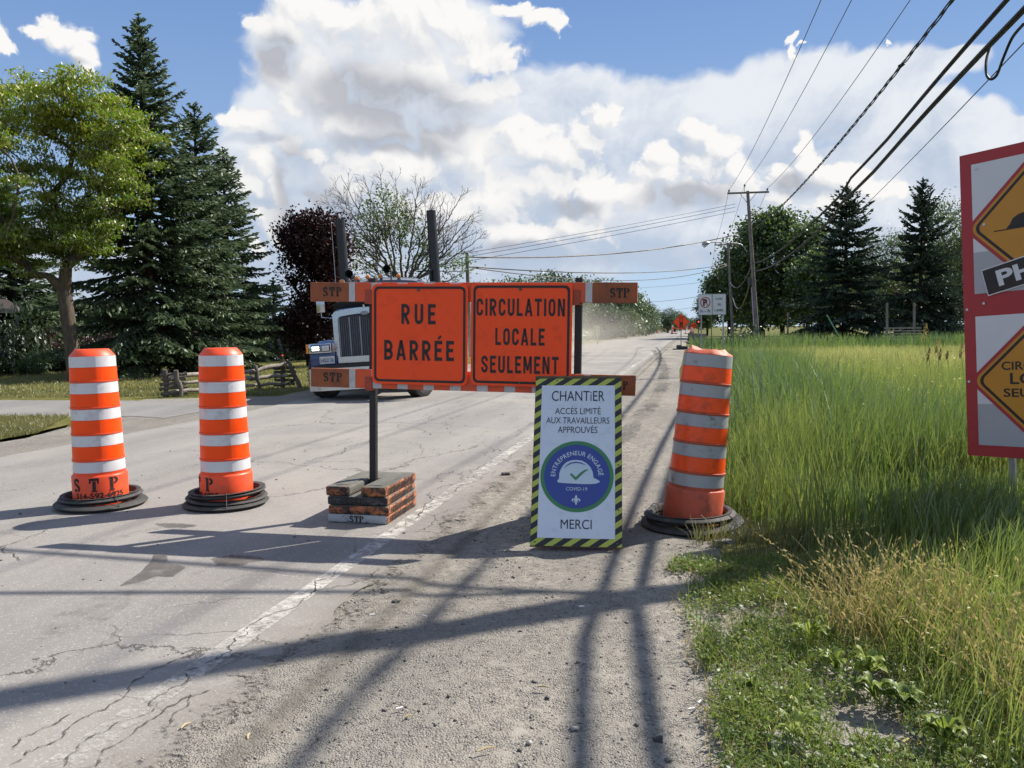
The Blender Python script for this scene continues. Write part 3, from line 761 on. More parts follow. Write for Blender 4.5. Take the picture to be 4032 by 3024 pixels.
def ring_profile(ri, ro, h, z):
    """sidewall ring cut from a tyre: flat inside, rounded shoulder, groove under the lip"""
    return [(ri, z + h * 0.25), (ri + 0.012, z + h * 0.9), (ri + 0.045, z + h), (ro - 0.05, z + h * 0.97), (ro - 0.015, z + h * 0.8), (ro, z + h * 0.52), (ro - 0.008, z + h * 0.34), (ro - 0.03, z + h * 0.2), (ro - 0.035, z), (ri + 0.02, z)]
def build_drum(loc, label, lean=(0, 0, 0), rings=2, worn=False, text=None, text_ang=-90, seed=1, group='traffic drums closing the road', rr=0.36, crush=False):
    rng = np.random.default_rng(seed)
    root = thing('traffic_drum', label, 'traffic drum', loc, (0, 0, 0), group)
    ML = Matrix.Rotation(lean[1], 4, 'Y') @ Matrix.Rotation(lean[0], 4, 'X')
    tops = [1.25, 1.035, 0.82, 0.605, 0.39]
    def rad(z): return 0.172 + (1.25 - z) * 0.026
    prof = [(0.212, 0.03), (0.213, 0.262), (0.207, 0.274), (0.197, 0.279)]
    for zt in reversed(tops):
        prof += [(rad(zt - 0.10) , zt - 0.10), (rad(zt), zt)]
        if zt != tops[0]: prof += [(rad(zt) + 0.007, zt + 0.004), (rad(zt) + 0.007, zt + 0.014), (rad(zt) - 0.001, zt + 0.017)]
    prof += [(0.171, 1.252), (0.168, 1.258), (0.132, 1.302), (0.126, 1.306)]
    if crush: prof += [(0.10, 1.296), (0.07, 1.27)]
    else: prof += [(0.10, 1.308), (0.0, 1.308)]
    mb = MB(); mb.lathe(prof, 56)
    def dent(p):
        p = Vector(p)
        if not worn: return p
        a = math.atan2(p.y, p.x)
        # crumpled foot on the right and buckled cap
        d1 = math.exp(-((a + 0.9) / 0.35) ** 2 - ((p.z - 0.16) / 0.10) ** 2)
        d2 = math.exp(-((a + 1.5) / 0.25) ** 2 - ((p.z - 0.10) / 0.07) ** 2)
        k = 1 - 0.17 * d1 + 0.04 * d2 + 0.015 * math.sin(3 * a + p.z * 5)
        z = p.z
        if crush and z > 1.254:
            z = 1.254 + (z - 1.254) * (0.62 + 0.45 * mnoise.noise((math.cos(a) * 1.6, math.sin(a) * 1.6, 1.7)) + 0.55 * math.exp(-((a - 2.6) / 0.4) ** 2))
            k *= 1 + 0.08 * mnoise.noise((math.cos(a) * 3, math.sin(a) * 3, 7.0))
        return Vector((p.x * k, p.y * k, z))
    mb.v = [tuple(ML @ dent(p)) for p in mb.v]
    body = mb.build('drum_body', M_ORG_PL2 if worn else M_ORG_PL, root, 38)
    def band(name, z1, z0, mat):
        b = MB()
        nz = 1
        n = 56
        for i in range(n + 1):
            a = 2 * math.pi * i / n - math.pi / 2 + 0.6
            for z in (z0, z1):
                r = rad(z) + 0.0022
                p = dent((r * math.cos(a), r * math.sin(a), z)); b.v.append(tuple(ML @ p))
        for i in range(n): b.f.append((2 * i, 2 * i + 2, 2 * i + 3, 2 * i + 1)); b.mi.append(0)
        return b.build(name, mat, root, 60)
    for i, zt in enumerate(tops):
        band('white_reflective_band', zt - 0.002, zt - 0.089, M_GRY_SH if worn else M_WHT_SH)
        if i < 4: band('orange_reflective_band', zt - 0.092, tops[i + 1] + 0.019, M_ORG_SH2 if worn else M_ORG_SH)
    hz = (0.105 if rings == 2 else 0.13) / rings
    for k in range(rings):
        rg = MB()
        tilt = Matrix.Rotation(rng.normal(0, 0.02), 4, 'X') @ Matrix.Rotation(rng.normal(0, 0.02) + (-0.03 if k == rings - 1 else 0), 4, 'Y')
        z = 0.004 + k * hz
        ro = rr * (1.0 - 0.10 * k / max(1, rings - 1)) if rings > 1 else rr
        rg.lathe(ring_profile(0.262, ro, hz * 1.02, 0), 72, close=True, M=Matrix.Translation((rng.normal(0, .006), rng.normal(0, .006), z)) @ tilt)
        r = rg.build('tyre_ring', M_RUBBER, root, 40)
        if k == rings - 1:
            for a in ((-1.25, -0.75)[seed % 2], 2.5):
                w = MB()
                pts = [(ri * math.cos(a), ri * math.sin(a), zz) for ri, zz in ((0.258, 0.07), (0.27, hz * rings + 0.012), (0.31, hz * rings + 0.012), (rr * 0.93, hz * rings * 0.75), (rr * 0.99, 0.05), (rr + 0.003, 0.01))]
                w.tube(pts, 0.0035, 5)
                w.build('tie_wire', M_WIRE, root)
    if text:
        tb = MB()
        def on_drum(x, y, rr_=0.2146):
            a = R_(text_ang) + x / rr_
            return tuple(ML @ dent((rr_ * math.cos(a), rr_ * math.sin(a), y)))
        put_stencil(tb, 'STP', -0.205, 0.148, 0.112, 0.66, 0.97, on_drum)
        vs, fs = text_geo('514-592-6925', 0.03, 1.0)
        k = 0.042 / CAP; x0, x1 = vs[:, 0].min(), vs[:, 0].max(); sx = 0.40 / (x1 - x0)
        tb.add([on_drum((v[0] - x0) * sx - 0.18, v[1] * k + 0.095) for v in vs], fs)
        tb.build('stencil_lettering', M_STENCIL, body)
    return root
build_drum(G(401, 1988), 'orange and white drum stencilled STP at the far left of the closed road', (0, R_(-1.2), 0), 2, text=True, text_ang=-72, seed=1)
build_drum(G(895, 1985), 'orange and white drum on stacked tyre rings left of the black sign post', (0, R_(-0.6), 0), 3, text=True, text_ang=-146, seed=2, rr=0.345)
_d3 = G(2722, 2064)
build_drum(_d3, 'grimy leaning drum with crumpled cap and dented foot at the grass edge', (R_(-1.5), R_(5.8), 0), 2, worn=True, crush=True, seed=3, rr=0.37)

# ------------------------------------------------------------------ barricade with two orange panels
M_PANEL = pbr('orange_sign_face', (1.0, 0.088, 0.018), 0.5, var=0.03, vscale=2, dirt=(0.62, 0.06, 0.02), dirt_amt=0.4, dscale=10, spec=0.3, bump=0.05, bscale=8)
M_BOARD = pbr('stained_wood_board', (0.29, 0.085, 0.035), 0.8, var=0.25, vscale=7, dirt=(0.10, 0.05, 0.035), dirt_amt=0.5, dscale=12, bump=0.3, bscale=25)
M_BRD_O = pbr('barricade_orange', (0.66, 0.085, 0.02), 0.5, var=0.08, vscale=5, dirt=(0.3, 0.06, 0.03), dirt_amt=0.4, dscale=12)
M_BRD_W = pbr('barricade_white', (0.50, 0.50, 0.51), 0.45, var=0.08, vscale=6, dirt=(0.25, 0.24, 0.24), dirt_amt=0.5, dscale=14)
M_BRKT = pbr('rusty_orange_steel', (0.36, 0.06, 0.025), 0.6, var=0.2, vscale=12, dirt=(0.06, 0.025, 0.02), dirt_amt=0.6, dscale=16)
M_BOLT = pbr('dull_bolt', (0.10, 0.10, 0.10), 0.5, metal=0.7)
BAR_O = Vector((-1.11, 6.38, 0))
TILT = Matrix.Rotation(R_(1.15), 4, 'Y')
bar = thing('road_barricade', 'barricade of two boards on black posts carrying two square orange panels', 'barricade', BAR_O, (0, 0, -ROAD_YAW))
def bpart(name, mb, mat, parent=bar, smooth=None):
    return mb.build(name, mat, parent, smooth, M=TILT)
for u, z0 in ((0.0, 0.235), (1.605, 0.235)):
    mb = MB(); mb.box((u, 0.03, (z0 + 1.845) / 2), (0.052, 0.052, 1.845 - z0), bev=0.004); bpart('post', mb, M_BLACK)
BX0, BX1 = -0.50, 2.035
def rounded(x0, y0, x1, y1, r, n=5):
    o = []
    for cx, cy, a in ((x1 - r, y0 + r, -90), (x1 - r, y1 - r, 0), (x0 + r, y1 - r, 90), (x0 + r, y0 + r, 180)): o += arc(cx, cy, r, r, a, a + 90, n)
    return o
YZ = Matrix(((1, 0, 0, 0), (0, 0, -1, 0), (0, 1, 0, 0), (0, 0, 0, 1)))      # local xy -> barricade xz, +z out of the face towards the traffic (-y)
for bi, zc in enumerate((1.735, 1.066)):
    mb = MB(); mb.box(((BX0 + BX1) / 2, -0.015, zc), (BX1 - BX0, 0.036, 0.148), bev=0.006)
    board = bpart('wooden_board', mb, M_BOARD)
    h = 0.066
    segs = [(-0.175, -0.125, 'white_sheeting_strip', M_BRD_W), (-0.122, 0.006, 'orange_sheeting_strip', M_BRD_O), (1.66, 1.71, 'white_sheeting_strip', M_BRD_W), (1.53, 1.657, 'orange_sheeting_strip', M_BRD_O)]
    k, x = 0, 0.008
    while x < 1.52:
        w = 0.085 if k % 2 == 0 else 0.126
        segs.append((x, min(x + w - 0.001, 1.527), 'white_sheeting_strip' if k % 2 == 0 else 'orange_sheeting_strip', M_BRD_W if k % 2 == 0 else M_BRD_O)); x += w; k += 1
    for x0, x1, nm, mt in segs:
        s = MB(); s.box(((x0 + x1) / 2, -0.0335, zc), (x1 - x0, 0.0016, 2 * h + 0.012))
        bpart(nm, s, mt, board)
    for bx in (0.0, 1.605):
        b = MB(); b.box((bx - 0.012, -0.037, zc - 0.032), (0.062, 0.012, 0.10), bev=0.004); b.box((bx - 0.012, -0.02, zc - 0.084), (0.062, 0.05, 0.012), bev=0.003)
        bpart('board_bracket', b, M_BRKT)
    L = MB()
    put_stencil(L, 'STP', -0.395, zc - (0.034 if bi == 0 else 0.030), 0.072, 0.10, 0.92)
    L.v = [(x, -0.0345, y) for x, y, z in L.v]
    bpart('stencil_lettering', L, M_STENCIL, board); L = MB()
    if bi == 0: put_stencil(L, 'STP', 1.835, zc - 0.036, 0.070, 0.02, 0.92)
    else: put_stencil(L, 'P', 1.945, zc - 0.03, 0.062, 0.02, 0.8)
    L.v = [(x, -0.0345, y) for x, y, z in L.v]
    bpart('stencil_lettering', L, M_STENCIL, board)
def square_panel(x0, label, lines, ztop):
    S = 0.762
    p = MB(); p.prism(rounded(x0, ztop - S, x0 + S, ztop, 0.045), 0.0, 0.004, M=Matrix.Translation((0, -0.052, 0)) @ YZ)
    pan = bpart('sign_panel', p, M_PANEL); pan['label'] = label
    b = MB()
    o, i = rounded(x0 + 0.018, ztop - S + 0.018, x0 + S - 0.018, ztop - 0.018, 0.038), rounded(x0 + 0.036, ztop - S + 0.036, x0 + S - 0.036, ztop - 0.036, 0.026)
    for k in range(len(o)):
        k2 = (k + 1) % len(o); b.add([(o[k][0], -0.0578, o[k][1]), (o[k2][0], -0.0578, o[k2][1]), (i[k2][0], -0.0578, i[k2][1]), (i[k][0], -0.0578, i[k][1])], [(0, 1, 2, 3)])
    bpart('black_border', b, M_BLK_LET, pan)
    for (txt, cx, base, cap, width, sp) in lines:
        t = MB(); put_gothic(t, txt, x0 + cx, ztop - base, cap, width, -0.0580, sp)
        bpart('lettering', t, M_BLK_LET, pan)
    for bx, bz in ((0.375, 0.045),):
        t = MB(); t.lathe([(0.011, 0), (0.011, 0.006), (0.006, 0.009), (0, 0.009)], 12, M=Matrix.Translation((x0 + bx, -0.0578, ztop - bz)) @ Matrix.Rotation(R_(90), 4, 'X'))
        bpart('bolt', t, M_BOLT, pan); t = MB()
        t.lathe([(0.007, 0), (0.007, 0.004), (0, 0.004)], 8, M=Matrix.Translation((x0 + bx, -0.0578, ztop - S + 0.026)) @ Matrix.Rotation(R_(90), 4, 'X'))
        bpart('bolt', t, M_BOLT, pan)
    return pan
square_panel(0.022, 'left square orange panel reading RUE BARRÉE', [('RUE', 0.375, 0.302, 0.152, 0.272, 0.32), ('BARRÉE', 0.378, 0.577, 0.152, 0.556, 0.25)], 1.795)
square_panel(0.808, 'right square orange panel reading CIRCULATION LOCALE SEULEMENT', [('CIRCULATION', 0.375, 0.242, 0.128, 0.665, 0.20), ('LOCALE', 0.375, 0.458, 0.126, 0.372, 0.20), ('SEULEMENT', 0.375, 0.666, 0.128, 0.585, 0.20)], 1.803)

# ballast: four slabs under each post
def worn_side(name, base, ink=(0.02, 0.02, 0.02), lo=0.42):
    m, t = new_mat(name)
    co = obj_co(t)
    n = noise_(t, co, 9.0, 8, 0.75).outputs['Fac']
    n2 = noise_(t, co, 40.0, 4, 0.7).outputs['Fac']
    f = sstep(t, mth(t, 'MULTIPLY_ADD', n2, 0.25, n), lo + 0.1, lo + 0.26)
    c = mixc(t, f, (*ink,), base)
    b = nd(t, 'ShaderNodeBsdfPrincipled', {'Base Color': c, 'Roughness': 0.8})
    finish(t, b.outputs[0]); return m
M_SL_TOP = pbr('ballast_rubber', (0.13, 0.128, 0.11), 0.9, var=0.25, vscale=10, dirt=(0.045, 0.045, 0.042), dirt_amt=0.7, dscale=9, bump=0.5, bscale=80)
M_SL_OR = worn_side('ballast_orange_paint', (0.42, 0.14, 0.05), lo=0.475)
M_SL_BK = worn_side('ballast_black_scuffed', (0.10, 0.095, 0.10), lo=0.5)
M_SL_WH = worn_side('ballast_white_paint', (0.36, 0.38, 0.40), lo=0.36)
def slab(loc, rz, label, h, front, side, slot=False, tilt=0.0, text_front=None):
    W, D = 0.475, 0.675
    root = thing('ballast_slab', label, 'ballast slab', loc, (0, tilt, rz), 'ballast slabs holding the barricade posts')
    tag(root, kind='thing')
    if slot: out = [(-W / 2, -D / 2), (-0.045, -D / 2), (-0.045, 0.04), (0.045, 0.04), (0.045, -D / 2), (W / 2, -D / 2), (W / 2, D / 2), (-W / 2, D / 2)]
    else: out = [(-W / 2, -D / 2), (W / 2, -D / 2), (W / 2, D / 2), (-W / 2, D / 2)]
    bm = bmesh.new()
    vs = [bm.verts.new((x, y, 0)) for x, y in out]
    f = bm.faces.new(vs); r = bmesh.ops.extrude_face_region(bm, geom=[f])
    bmesh.ops.translate(bm, verts=[v for v in r['geom'] if isinstance(v, bmesh.types.BMVert)], vec=(0, 0, h))
    bm.normal_update(); bmesh.ops.recalc_face_normals(bm, faces=bm.faces[:])
    bmesh.ops.bevel(bm, geom=[e for e in bm.edges], offset=0.014, segments=3, affect='EDGES', profile=0.5)
    bm.normal_update()
    rng = np.random.default_rng(int(abs(loc[0]) * 100 + h * 1000 + loc[2] * 77))
    for v in bm.verts:
        n = mnoise.noise((v.co.x * 6, v.co.y * 6, v.co.z * 9 + loc[2] * 10)); v.co += v.normal * n * 0.004
    me = bpy.data.meshes.new('slab_body')
    for mm in (M_SL_TOP, front, side): me.materials.append(mm)
    for f in bm.faces:
        n = f.normal
        f.material_index = 0 if abs(n.z) > 0.75 else (1 if n.y < -0.6 or abs(f.calc_center_median().x) < 0.06 and slot else 2)
        if slot and abs(f.calc_center_median().x) < 0.06 and abs(n.x) > 0.6: f.material_index = 0
        f.smooth = True
    bm.to_mesh(me); bm.free()
    o = bpy.data.objects.new('slab_body', me); COL.objects.link(o); o.parent = root
    if slot:
        g = MB()
        for x0, x1 in ((-W / 2 + 0.055, -0.075), (0.075, W / 2 - 0.055)):
            g.box(((x0 + x1) / 2, -0.06, h + 0.001), (x1 - x0, 0.42, 0.008), bev=0.003)
        g.build('raised_pad', M_SL_TOP, root, 40)
    t = MB(); put_text(t, 'STP 514-592-6925', 0.0, h * 0.26, h * 0.5, 0.52, weight=0.03)
    t.v = [(W / 2 + 0.0045, x - 0.02, y) for x, y, z in t.v]
    t.build('stencil_lettering', M_STENCIL, root)
    if text_front:
        t = MB(); put_stencil(t, text_front, -0.06, h * 0.12, h * 0.78, 0.02, 1.0); t.v = [(x, -D / 2 - 0.0045, y) for x, y, z in t.v]
        t.build('stencil_lettering', M_STENCIL, root)
    return root
for (u, tg) in ((0.015, 'under the left barricade post'), (1.615, 'behind the white site notice')):
    base = BAR_O + EX * u
    zz = 0.0
    spec = [('bottom slab with white painted front stencilled STP', 0.066, M_SL_WH, M_SL_OR, False, 0.0, 'STP'), ('second slab from the ground with orange sides', 0.064, M_SL_OR, M_SL_OR, False, 0.0, None),
            ('third slab from the ground with scuffed black front', 0.066, M_SL_BK, M_SL_OR, False, R_(-0.6), 'STP'), ('topmost slotted grey slab with orange edges', 0.072, M_SL_OR, M_SL_OR, True, R_(-0.5), None)]
    for i, (lb, h, fr, sd_, sl, tl, tx) in enumerate(spec):
        j = [(0, 0), (0.006, -0.004), (-0.004, 0.005), (-0.006, 0.004)][i]
        slab((base.x + j[0], base.y + j[1], zz + 0.002), -ROAD_YAW + (0, 0.01, 0.02, -0.012)[i], lb + ' ' + tg, h, fr, sd_, sl, tl, tx)
        zz += h + 0.002

# ------------------------------------------------------------------ white site notice (folding board)
M_NOT_W = pbr('notice_white', (0.60, 0.66, 0.74), 0.35, var=0.03, vscale=3, dirt=(0.30, 0.32, 0.34), dirt_amt=0.25, dscale=16)
def hazard_mat():
    m, t = new_mat('hazard_stripes')
    co = obj_co(t)
    sp = nd(t, 'ShaderNodeSeparateXYZ', {0: co})
    v = mth(t, 'SUBTRACT', mth(t, 'DIVIDE', sp.outputs[1], 0.0815), mth(t, 'DIVIDE', sp.outputs[0], 0.119))
    f = mth(t, 'GREATER_THAN', mth(t, 'FRACT', mth(t, 'ADD', v, 50.15)), 0.52)
    n = noise_(t, co, 14.0, 5, 0.7).outputs['Fac']
    c = mixc(t, f, (0.012, 0.013, 0.016), mixc(t, n, (0.36, 0.42, 0.05), (0.46, 0.50, 0.08)))
    b = nd(t, 'ShaderNodeBsdfPrincipled', {'Base Color': c, 'Roughness': 0.45})
    finish(t, b.outputs[0]); return m
M_HAZ = hazard_mat()
M_PLY = pbr('weathered_plywood_edge', (0.14, 0.085, 0.05), 0.85, var=0.3, vscale=20)
M_GREEN, M_BLUE = pbr('seal_green', (0.045, 0.20, 0.075), 0.45, var=0.05), pbr('seal_blue', (0.030, 0.060, 0.27), 0.45, var=0.06)
M_SEAL_W = pbr('seal_white', (0.50, 0.60, 0.68), 0.45, var=0.03)
M_NAVY = pbr('notice_ink', (0.012, 0.014, 0.03), 0.45, var=0.1)
NB = (G(2086, 2160) + G(2450, 2165)) / 2
notice = thing('notice_board', 'white site notice with yellow and black striped border leaning on the gravel', 'notice board', NB, (0, 0, R_(-7)))
NW, NH, LEAN = 0.605, 1.20, R_(25.0)
MN = Matrix.Rotation(LEAN, 4, 'X').inverted() @ YZ            # board xy -> leaning plane; board z points out at the reader
MN = Matrix.Translation((0, 0, 0.012)) @ Matrix.Rotation(-LEAN, 4, 'X') @ YZ
def npart(name, mb, mat, parent, smooth=None):
    o = mb.build(name, mat, parent, smooth)
    if parent is notice: o.matrix_local = MN
    return o
mb = MB(); mb.box((0, NH / 2, -0.011), (NW, NH, 0.020)); npart('plywood_panel', mb, M_PLY, notice)
face = MB(); face.box((0, NH / 2, 0.0015), (NW - 0.004, NH - 0.012, 0.003)); face_o = npart('striped_border', face, M_HAZ, notice)
BW = 0.047
wp = MB(); wp.box((0, NH / 2 - 0.004, 0.0045), (NW - 2 * BW, NH - 2 * BW - 0.03, 0.002)); white = npart('white_panel', wp, M_NOT_W, notice)
def nt(name, txt, y, cap, width, sp=1.0, mat=None, w=0.004):
    t = MB(); put_text(t, txt, 0.0, y, cap, width, weight=w, spacing=sp, z=0.0070); t.build(name, mat or M_NAVY, white)
nt('lettering', 'CHANTiER', 1.018, 0.074, 0.368, w=0.0)
nt('lettering', 'ACCÈS LIMITÉ', 0.920, 0.045, 0.316, w=0.0)
nt('lettering', 'AUX TRAVAILLEURS', 0.852, 0.045, 0.436, w=0.0)
nt('lettering', 'APPROUVÉS', 0.784, 0.045, 0.272, w=0.0)
nt('lettering', 'MERCI', 0.120, 0.062, 0.205, w=0.0)
CX, CY = 0.0, 0.478
def disc(name, r, z, mat, parent, r0=0.0):
    d = MB(); d.prism(arc(CX, CY, r, r, 0, 360, 64)[:-1], z - 0.001, z); return d.build(name, mat, parent)
seal = disc('round_seal', 0.247, 0.0072, M_GREEN, white)
disc('seal_field', 0.221, 0.0084, M_BLUE, white)
sw = MB()
txt, a = 'ENTREPRENEUR ENGAGÉ', None
wid = []
for ch in txt:
    if ch == ' ': wid.append(0.30); continue
    v, _ = text_geo(ch, 0.012); wid.append((v[:, 0].max() - v[:, 0].min()) * 1.0 + 0.13)
tot = sum(wid); span = R_(181); ang = R_(90) + span / 2 + 0.03
for ch, w in zip(txt, wid):
    am = ang - span * w / tot / 2
    if ch != ' ':
        v, f = text_geo(ch, 0.012)
        k = 0.0295 / CAP; xc = (v[:, 0].min() + v[:, 0].max()) / 2; sx = 0.1585 * span / tot
        rr_ = 0.146
        er, et = (math.cos(am), math.sin(am)), (math.sin(am), -math.cos(am))
        sw.add([(CX + er[0] * (rr_ + p[1] * k) + et[0] * (p[0] - xc) * sx, CY + er[1] * (rr_ + p[1] * k) + et[1] * (p[0] - xc) * sx, 0.0100) for p in v], f)
    ang -= span * w / tot
sw.build('seal_lettering', M_SEAL_W, white); sw = MB()
put_text(sw, 'COVID-19', CX, CY - 0.100, 0.0225, 0.142, weight=0.002, z=0.0100)
sw.build('seal_lettering', M_SEAL_W, white)
U = 0.241 / 723.0
def hz(px, py): return (CX + (px - 888) * U * 1.0 * 2 * 0.5 * 1.0, CY - (py - 817) * U)
hel = MB()
ho = [(495, 915), (530, 880), (533, 760), (560, 680), (610, 590), (680, 525), (770, 490), (880, 480), (985, 495), (1080, 545), (1160, 630), (1205, 720), (1225, 850), (1290, 880), (1345, 915), (1352, 935), (1290, 965), (1180, 980), (1000, 982), (700, 970), (520, 958), (498, 940)]
hel.flat([hz(*p) for p in reversed(ho)], 0.0098)
hel.build('helmet_emblem', M_SEAL_W, white)
hl = MB()
for q in stroke([hz(*p) for p in [(628, 658), (680, 600), (760, 550), (870, 530), (970, 545), (1075, 592)]], [0.001, 0.006, 0.009, 0.009, 0.008, 0.001]): hl.add([(x, y, 0.0112) for x, y in q], [(0, 1, 2, 3)])
hl.build('helmet_highlight', M_BLUE, white)
ck = MB()
ck.flat([hz(*p) for p in reversed([(745, 785), (775, 758), (868, 840), (960, 745), (1040, 690), (1108, 670), (1108, 690), (1030, 745), (868, 910)])], 0.0114)
ck.build('tick_mark', M_GREEN, white)
fl = MB()
def fz(x, y): return hz(880 + x, 1320 - y)
for poly in ([(0, 120), (26, 70), (24, 20), (8, -20), (-8, -20), (-24, 20), (-26, 70)], [(-45, -22), (45, -22), (45, -36), (-45, -36)], [(-10, -36), (10, -36), (22, -66), (0, -92), (-22, -66)]): fl.flat([fz(*p) for p in poly], 0.0100)
for sg in (-1, 1):
    for q in stroke([fz(sg * x, y) for x, y in [(18, -22), (26, 10), (46, 30), (68, 22), (76, 0), (68, -16), (56, -14)]], [0.006, 0.008, 0.010, 0.010, 0.008, 0.006, 0.004]): fl.add([(x, y, 0.0100) for x, y in q], [(0, 1, 2, 3)])
fl.build('lily_emblem', M_SEAL_W, white)
sc = MB()
for x, y in ((-0.278, 0.86), (-0.278, 0.55), (-0.278, 0.24), (0.278, 0.87), (0.278, 0.56), (0.278, 0.25), (-0.15, 1.172), (0.17, 1.17), (-0.27, 0.03), (0.27, 0.03)):
    sc.lathe([(0.006, 0.003), (0.006, 0.005), (0.0, 0.006)], 8, M=Matrix.Translation((x, y, 0)))
npart('screws', sc, M_BOLT, notice)
tp = MB(); tp.box((0, NH - 0.003, -0.014), (NW + 0.004, 0.022, 0.034)); npart('top_batten', tp, M_PLY, notice)
bk = MB()
topz, topy = NH * math.cos(LEAN), NH * math.sin(LEAN)
bk.add([(-NW / 2, topy + 0.03, topz), (NW / 2, topy + 0.03, topz), (NW / 2, topy + 0.56, 0.0), (-NW / 2, topy + 0.56, 0.0), (-NW / 2, topy + 0.045, topz), (NW / 2, topy + 0.045, topz), (NW / 2, topy + 0.578, 0.0), (-NW / 2, topy + 0.578, 0.0)],
       [(0, 1, 2, 3), (7, 6, 5, 4), (0, 4, 5, 1), (2, 6, 7, 3), (1, 5, 6, 2), (0, 3, 7, 4)])
bk.build('rear_panel', M_PLY, notice)

# ------------------------------------------------------------------ tall red bordered sign on the right
M_RED = pbr('sign_red', (0.36, 0.028, 0.035), 0.5, var=0.06, vscale=2)
M_SIGNW = pbr('sign_white', (0.60, 0.62, 0.66), 0.4, var=0.03, vscale=2)
M_SIGNG = pbr('sign_grey', (0.36, 0.38, 0.41), 0.4, var=0.05, vscale=2)
M_AMBER = pbr('sign_amber', (0.50, 0.225, 0.018), 0.42, var=0.05, vscale=3)
M_GALV = pbr('galvanised_steel', (0.33, 0.35, 0.37), 0.45, metal=0.55, var=0.15, vscale=15)
BS = thing('warning_sign', 'tall red bordered sign with two amber diamonds on steel posts in the grass', 'road sign', (3.715, 6.60, 0.01), (0, R_(-3.2), R_(-55)))
SZ0, SW, SH = 0.375, 1.22, 2.42
mb = MB(); mb.box((SW / 2, 0.012, SZ0 + SH / 2), (SW, 0.020, SH)); panel = mb.build('red_panel', M_RED, BS)
def spart(name, mb, mat, par=panel): return mb.build(name, mat, par)
def face_poly(mb, pts, y): mb.add([(x, y, z) for x, z in pts], [tuple(range(len(pts)))])
for i, zc in enumerate((SZ0 + SH - 0.605, SZ0 + 0.605)):
    w = MB(); face_poly(w, [(0.09, zc - 0.515), (SW - 0.09, zc - 0.515), (SW - 0.09, zc + 0.515), (0.09, zc + 0.515)], -0.0006); spart('white_field', w, M_SIGNW)
    w = MB(); face_poly(w, [(0.09, zc - 0.515), (SW - 0.09, zc - 0.515), (SW - 0.09, zc - 0.185), (0.09, zc - 0.185)], -0.0016); spart('grey_field', w, M_SIGNG)
    def dia(r, rad_):
        o = []
        for k, a0 in enumerate((-90, 0, 90, 180)):
            cx, cz = [(0, -1), (1, 0), (0, 1), (-1, 0)][k]
            d = r - rad_ * math.sqrt(2)
            o += arc(SW / 2 + cx * d, zc + cz * d, rad_, rad_, a0 - 45, a0 + 45, 6)
        return o
    for nm, r, rd, y, mt in (('diamond_red_edge', 0.585, 0.075, -0.0026, M_RED), ('diamond_amber_edge', 0.548, 0.07, -0.0036, M_AMBER), ('diamond_black_line', 0.520, 0.06, -0.0046, M_BLK_LET), ('diamond_field', 0.488, 0.05, -0.0056, M_AMBER)):
        d = MB(); face_poly(d, dia(r, rd), y); spart(nm, d, mt)
    if i == 1:
        for tx, z, cap, wd in (('CIRCULATION', 0.085, 0.062, 0.66), ('LOCALE', -0.025, 0.082, 0.54), ('SEULEMENT', -0.125, 0.062, 0.64)):
            t = MB(); put_text(t, tx, SW / 2, zc + z, cap, wd, weight=0.02); t.v = [(x, -0.0068, y) for x, y, zz in t.v]; spart('lettering', t, M_BLK_LET)
    else:
        t = MB()
        X0 = SW / 2
        for pl in ([(-0.27, -0.035), (-0.10, -0.03), (-0.10, 0.02), (-0.14, 0.075), (-0.18, 0.065), (-0.22, 0.04), (-0.24, 0.0)], [(-0.36, -0.045), (0.30, -0.03), (0.30, -0.022), (-0.36, -0.036)],
                   [(-0.03, -0.03), (0.03, -0.03), (0.06, 0.10), (0.10, -0.03), (0.16, -0.03), (0.11, 0.16), (0.09, 0.27), (0.00, 0.26), (0.0, 0.14)], [(-0.10, 0.05), (0.05, 0.20), (0.065, 0.185), (-0.085, 0.035)]):
            face_poly(t, [(X0 + x, zc + z) for x, z in pl], -0.0068)
        face_poly(t, [(X0 + 0.02 + x, zc + 0.31 + z) for x, z in arc(0, 0, 0.045, 0.05, 0, 360, 16)[:-1]], -0.0068)
        face_poly(t, [(X0 - 0.06, zc + 0.325), (X0 + 0.07, zc + 0.335), (X0 + 0.05, zc + 0.375), (X0 - 0.01, zc + 0.37)], -0.0072)
        spart('worker_pictogram', t, M_BLK_LET)
        RM = Matrix.Translation((SW / 2, 0, zc - 0.335)) @ Matrix.Rotation(R_(-13), 4, 'Y')
        pl = MB(); pl.box((0, -0.0085, 0), (0.90, 0.004, 0.215), M=RM); pq = spart('white_placard', pl, M_SIGNW)
        pl = MB(); pl.box((0, -0.0112, 0), (0.885, 0.0015, 0.198), M=RM); spart('black_placard', pl, M_BLK_LET)
        t = MB(); put_text(t, 'PHASE', 0.0, -0.055, 0.115, 0.70, weight=0.03); t.v = [tuple(RM @ Vector((x, -0.0128, y))) for x, y, zz in t.v]; spart('lettering', t, M_SIGNW)
rv = MB()
for x, z in ((0.13, SZ0 + SH - 0.13), (0.03, SZ0 + SH - 1.24), (0.03, SZ0 + 0.60), (0.18, SZ0 + SH - 0.58), (0.16, SZ0 + 1.22)):
    rv.lathe([(0.010, 0), (0.010, 0.004), (0, 0.006)], 10, M=Matrix.Translation((x, -0.006, z)) @ Matrix.Rotation(R_(90), 4, 'X'))
spart('rivets', rv, M_SIGNW)
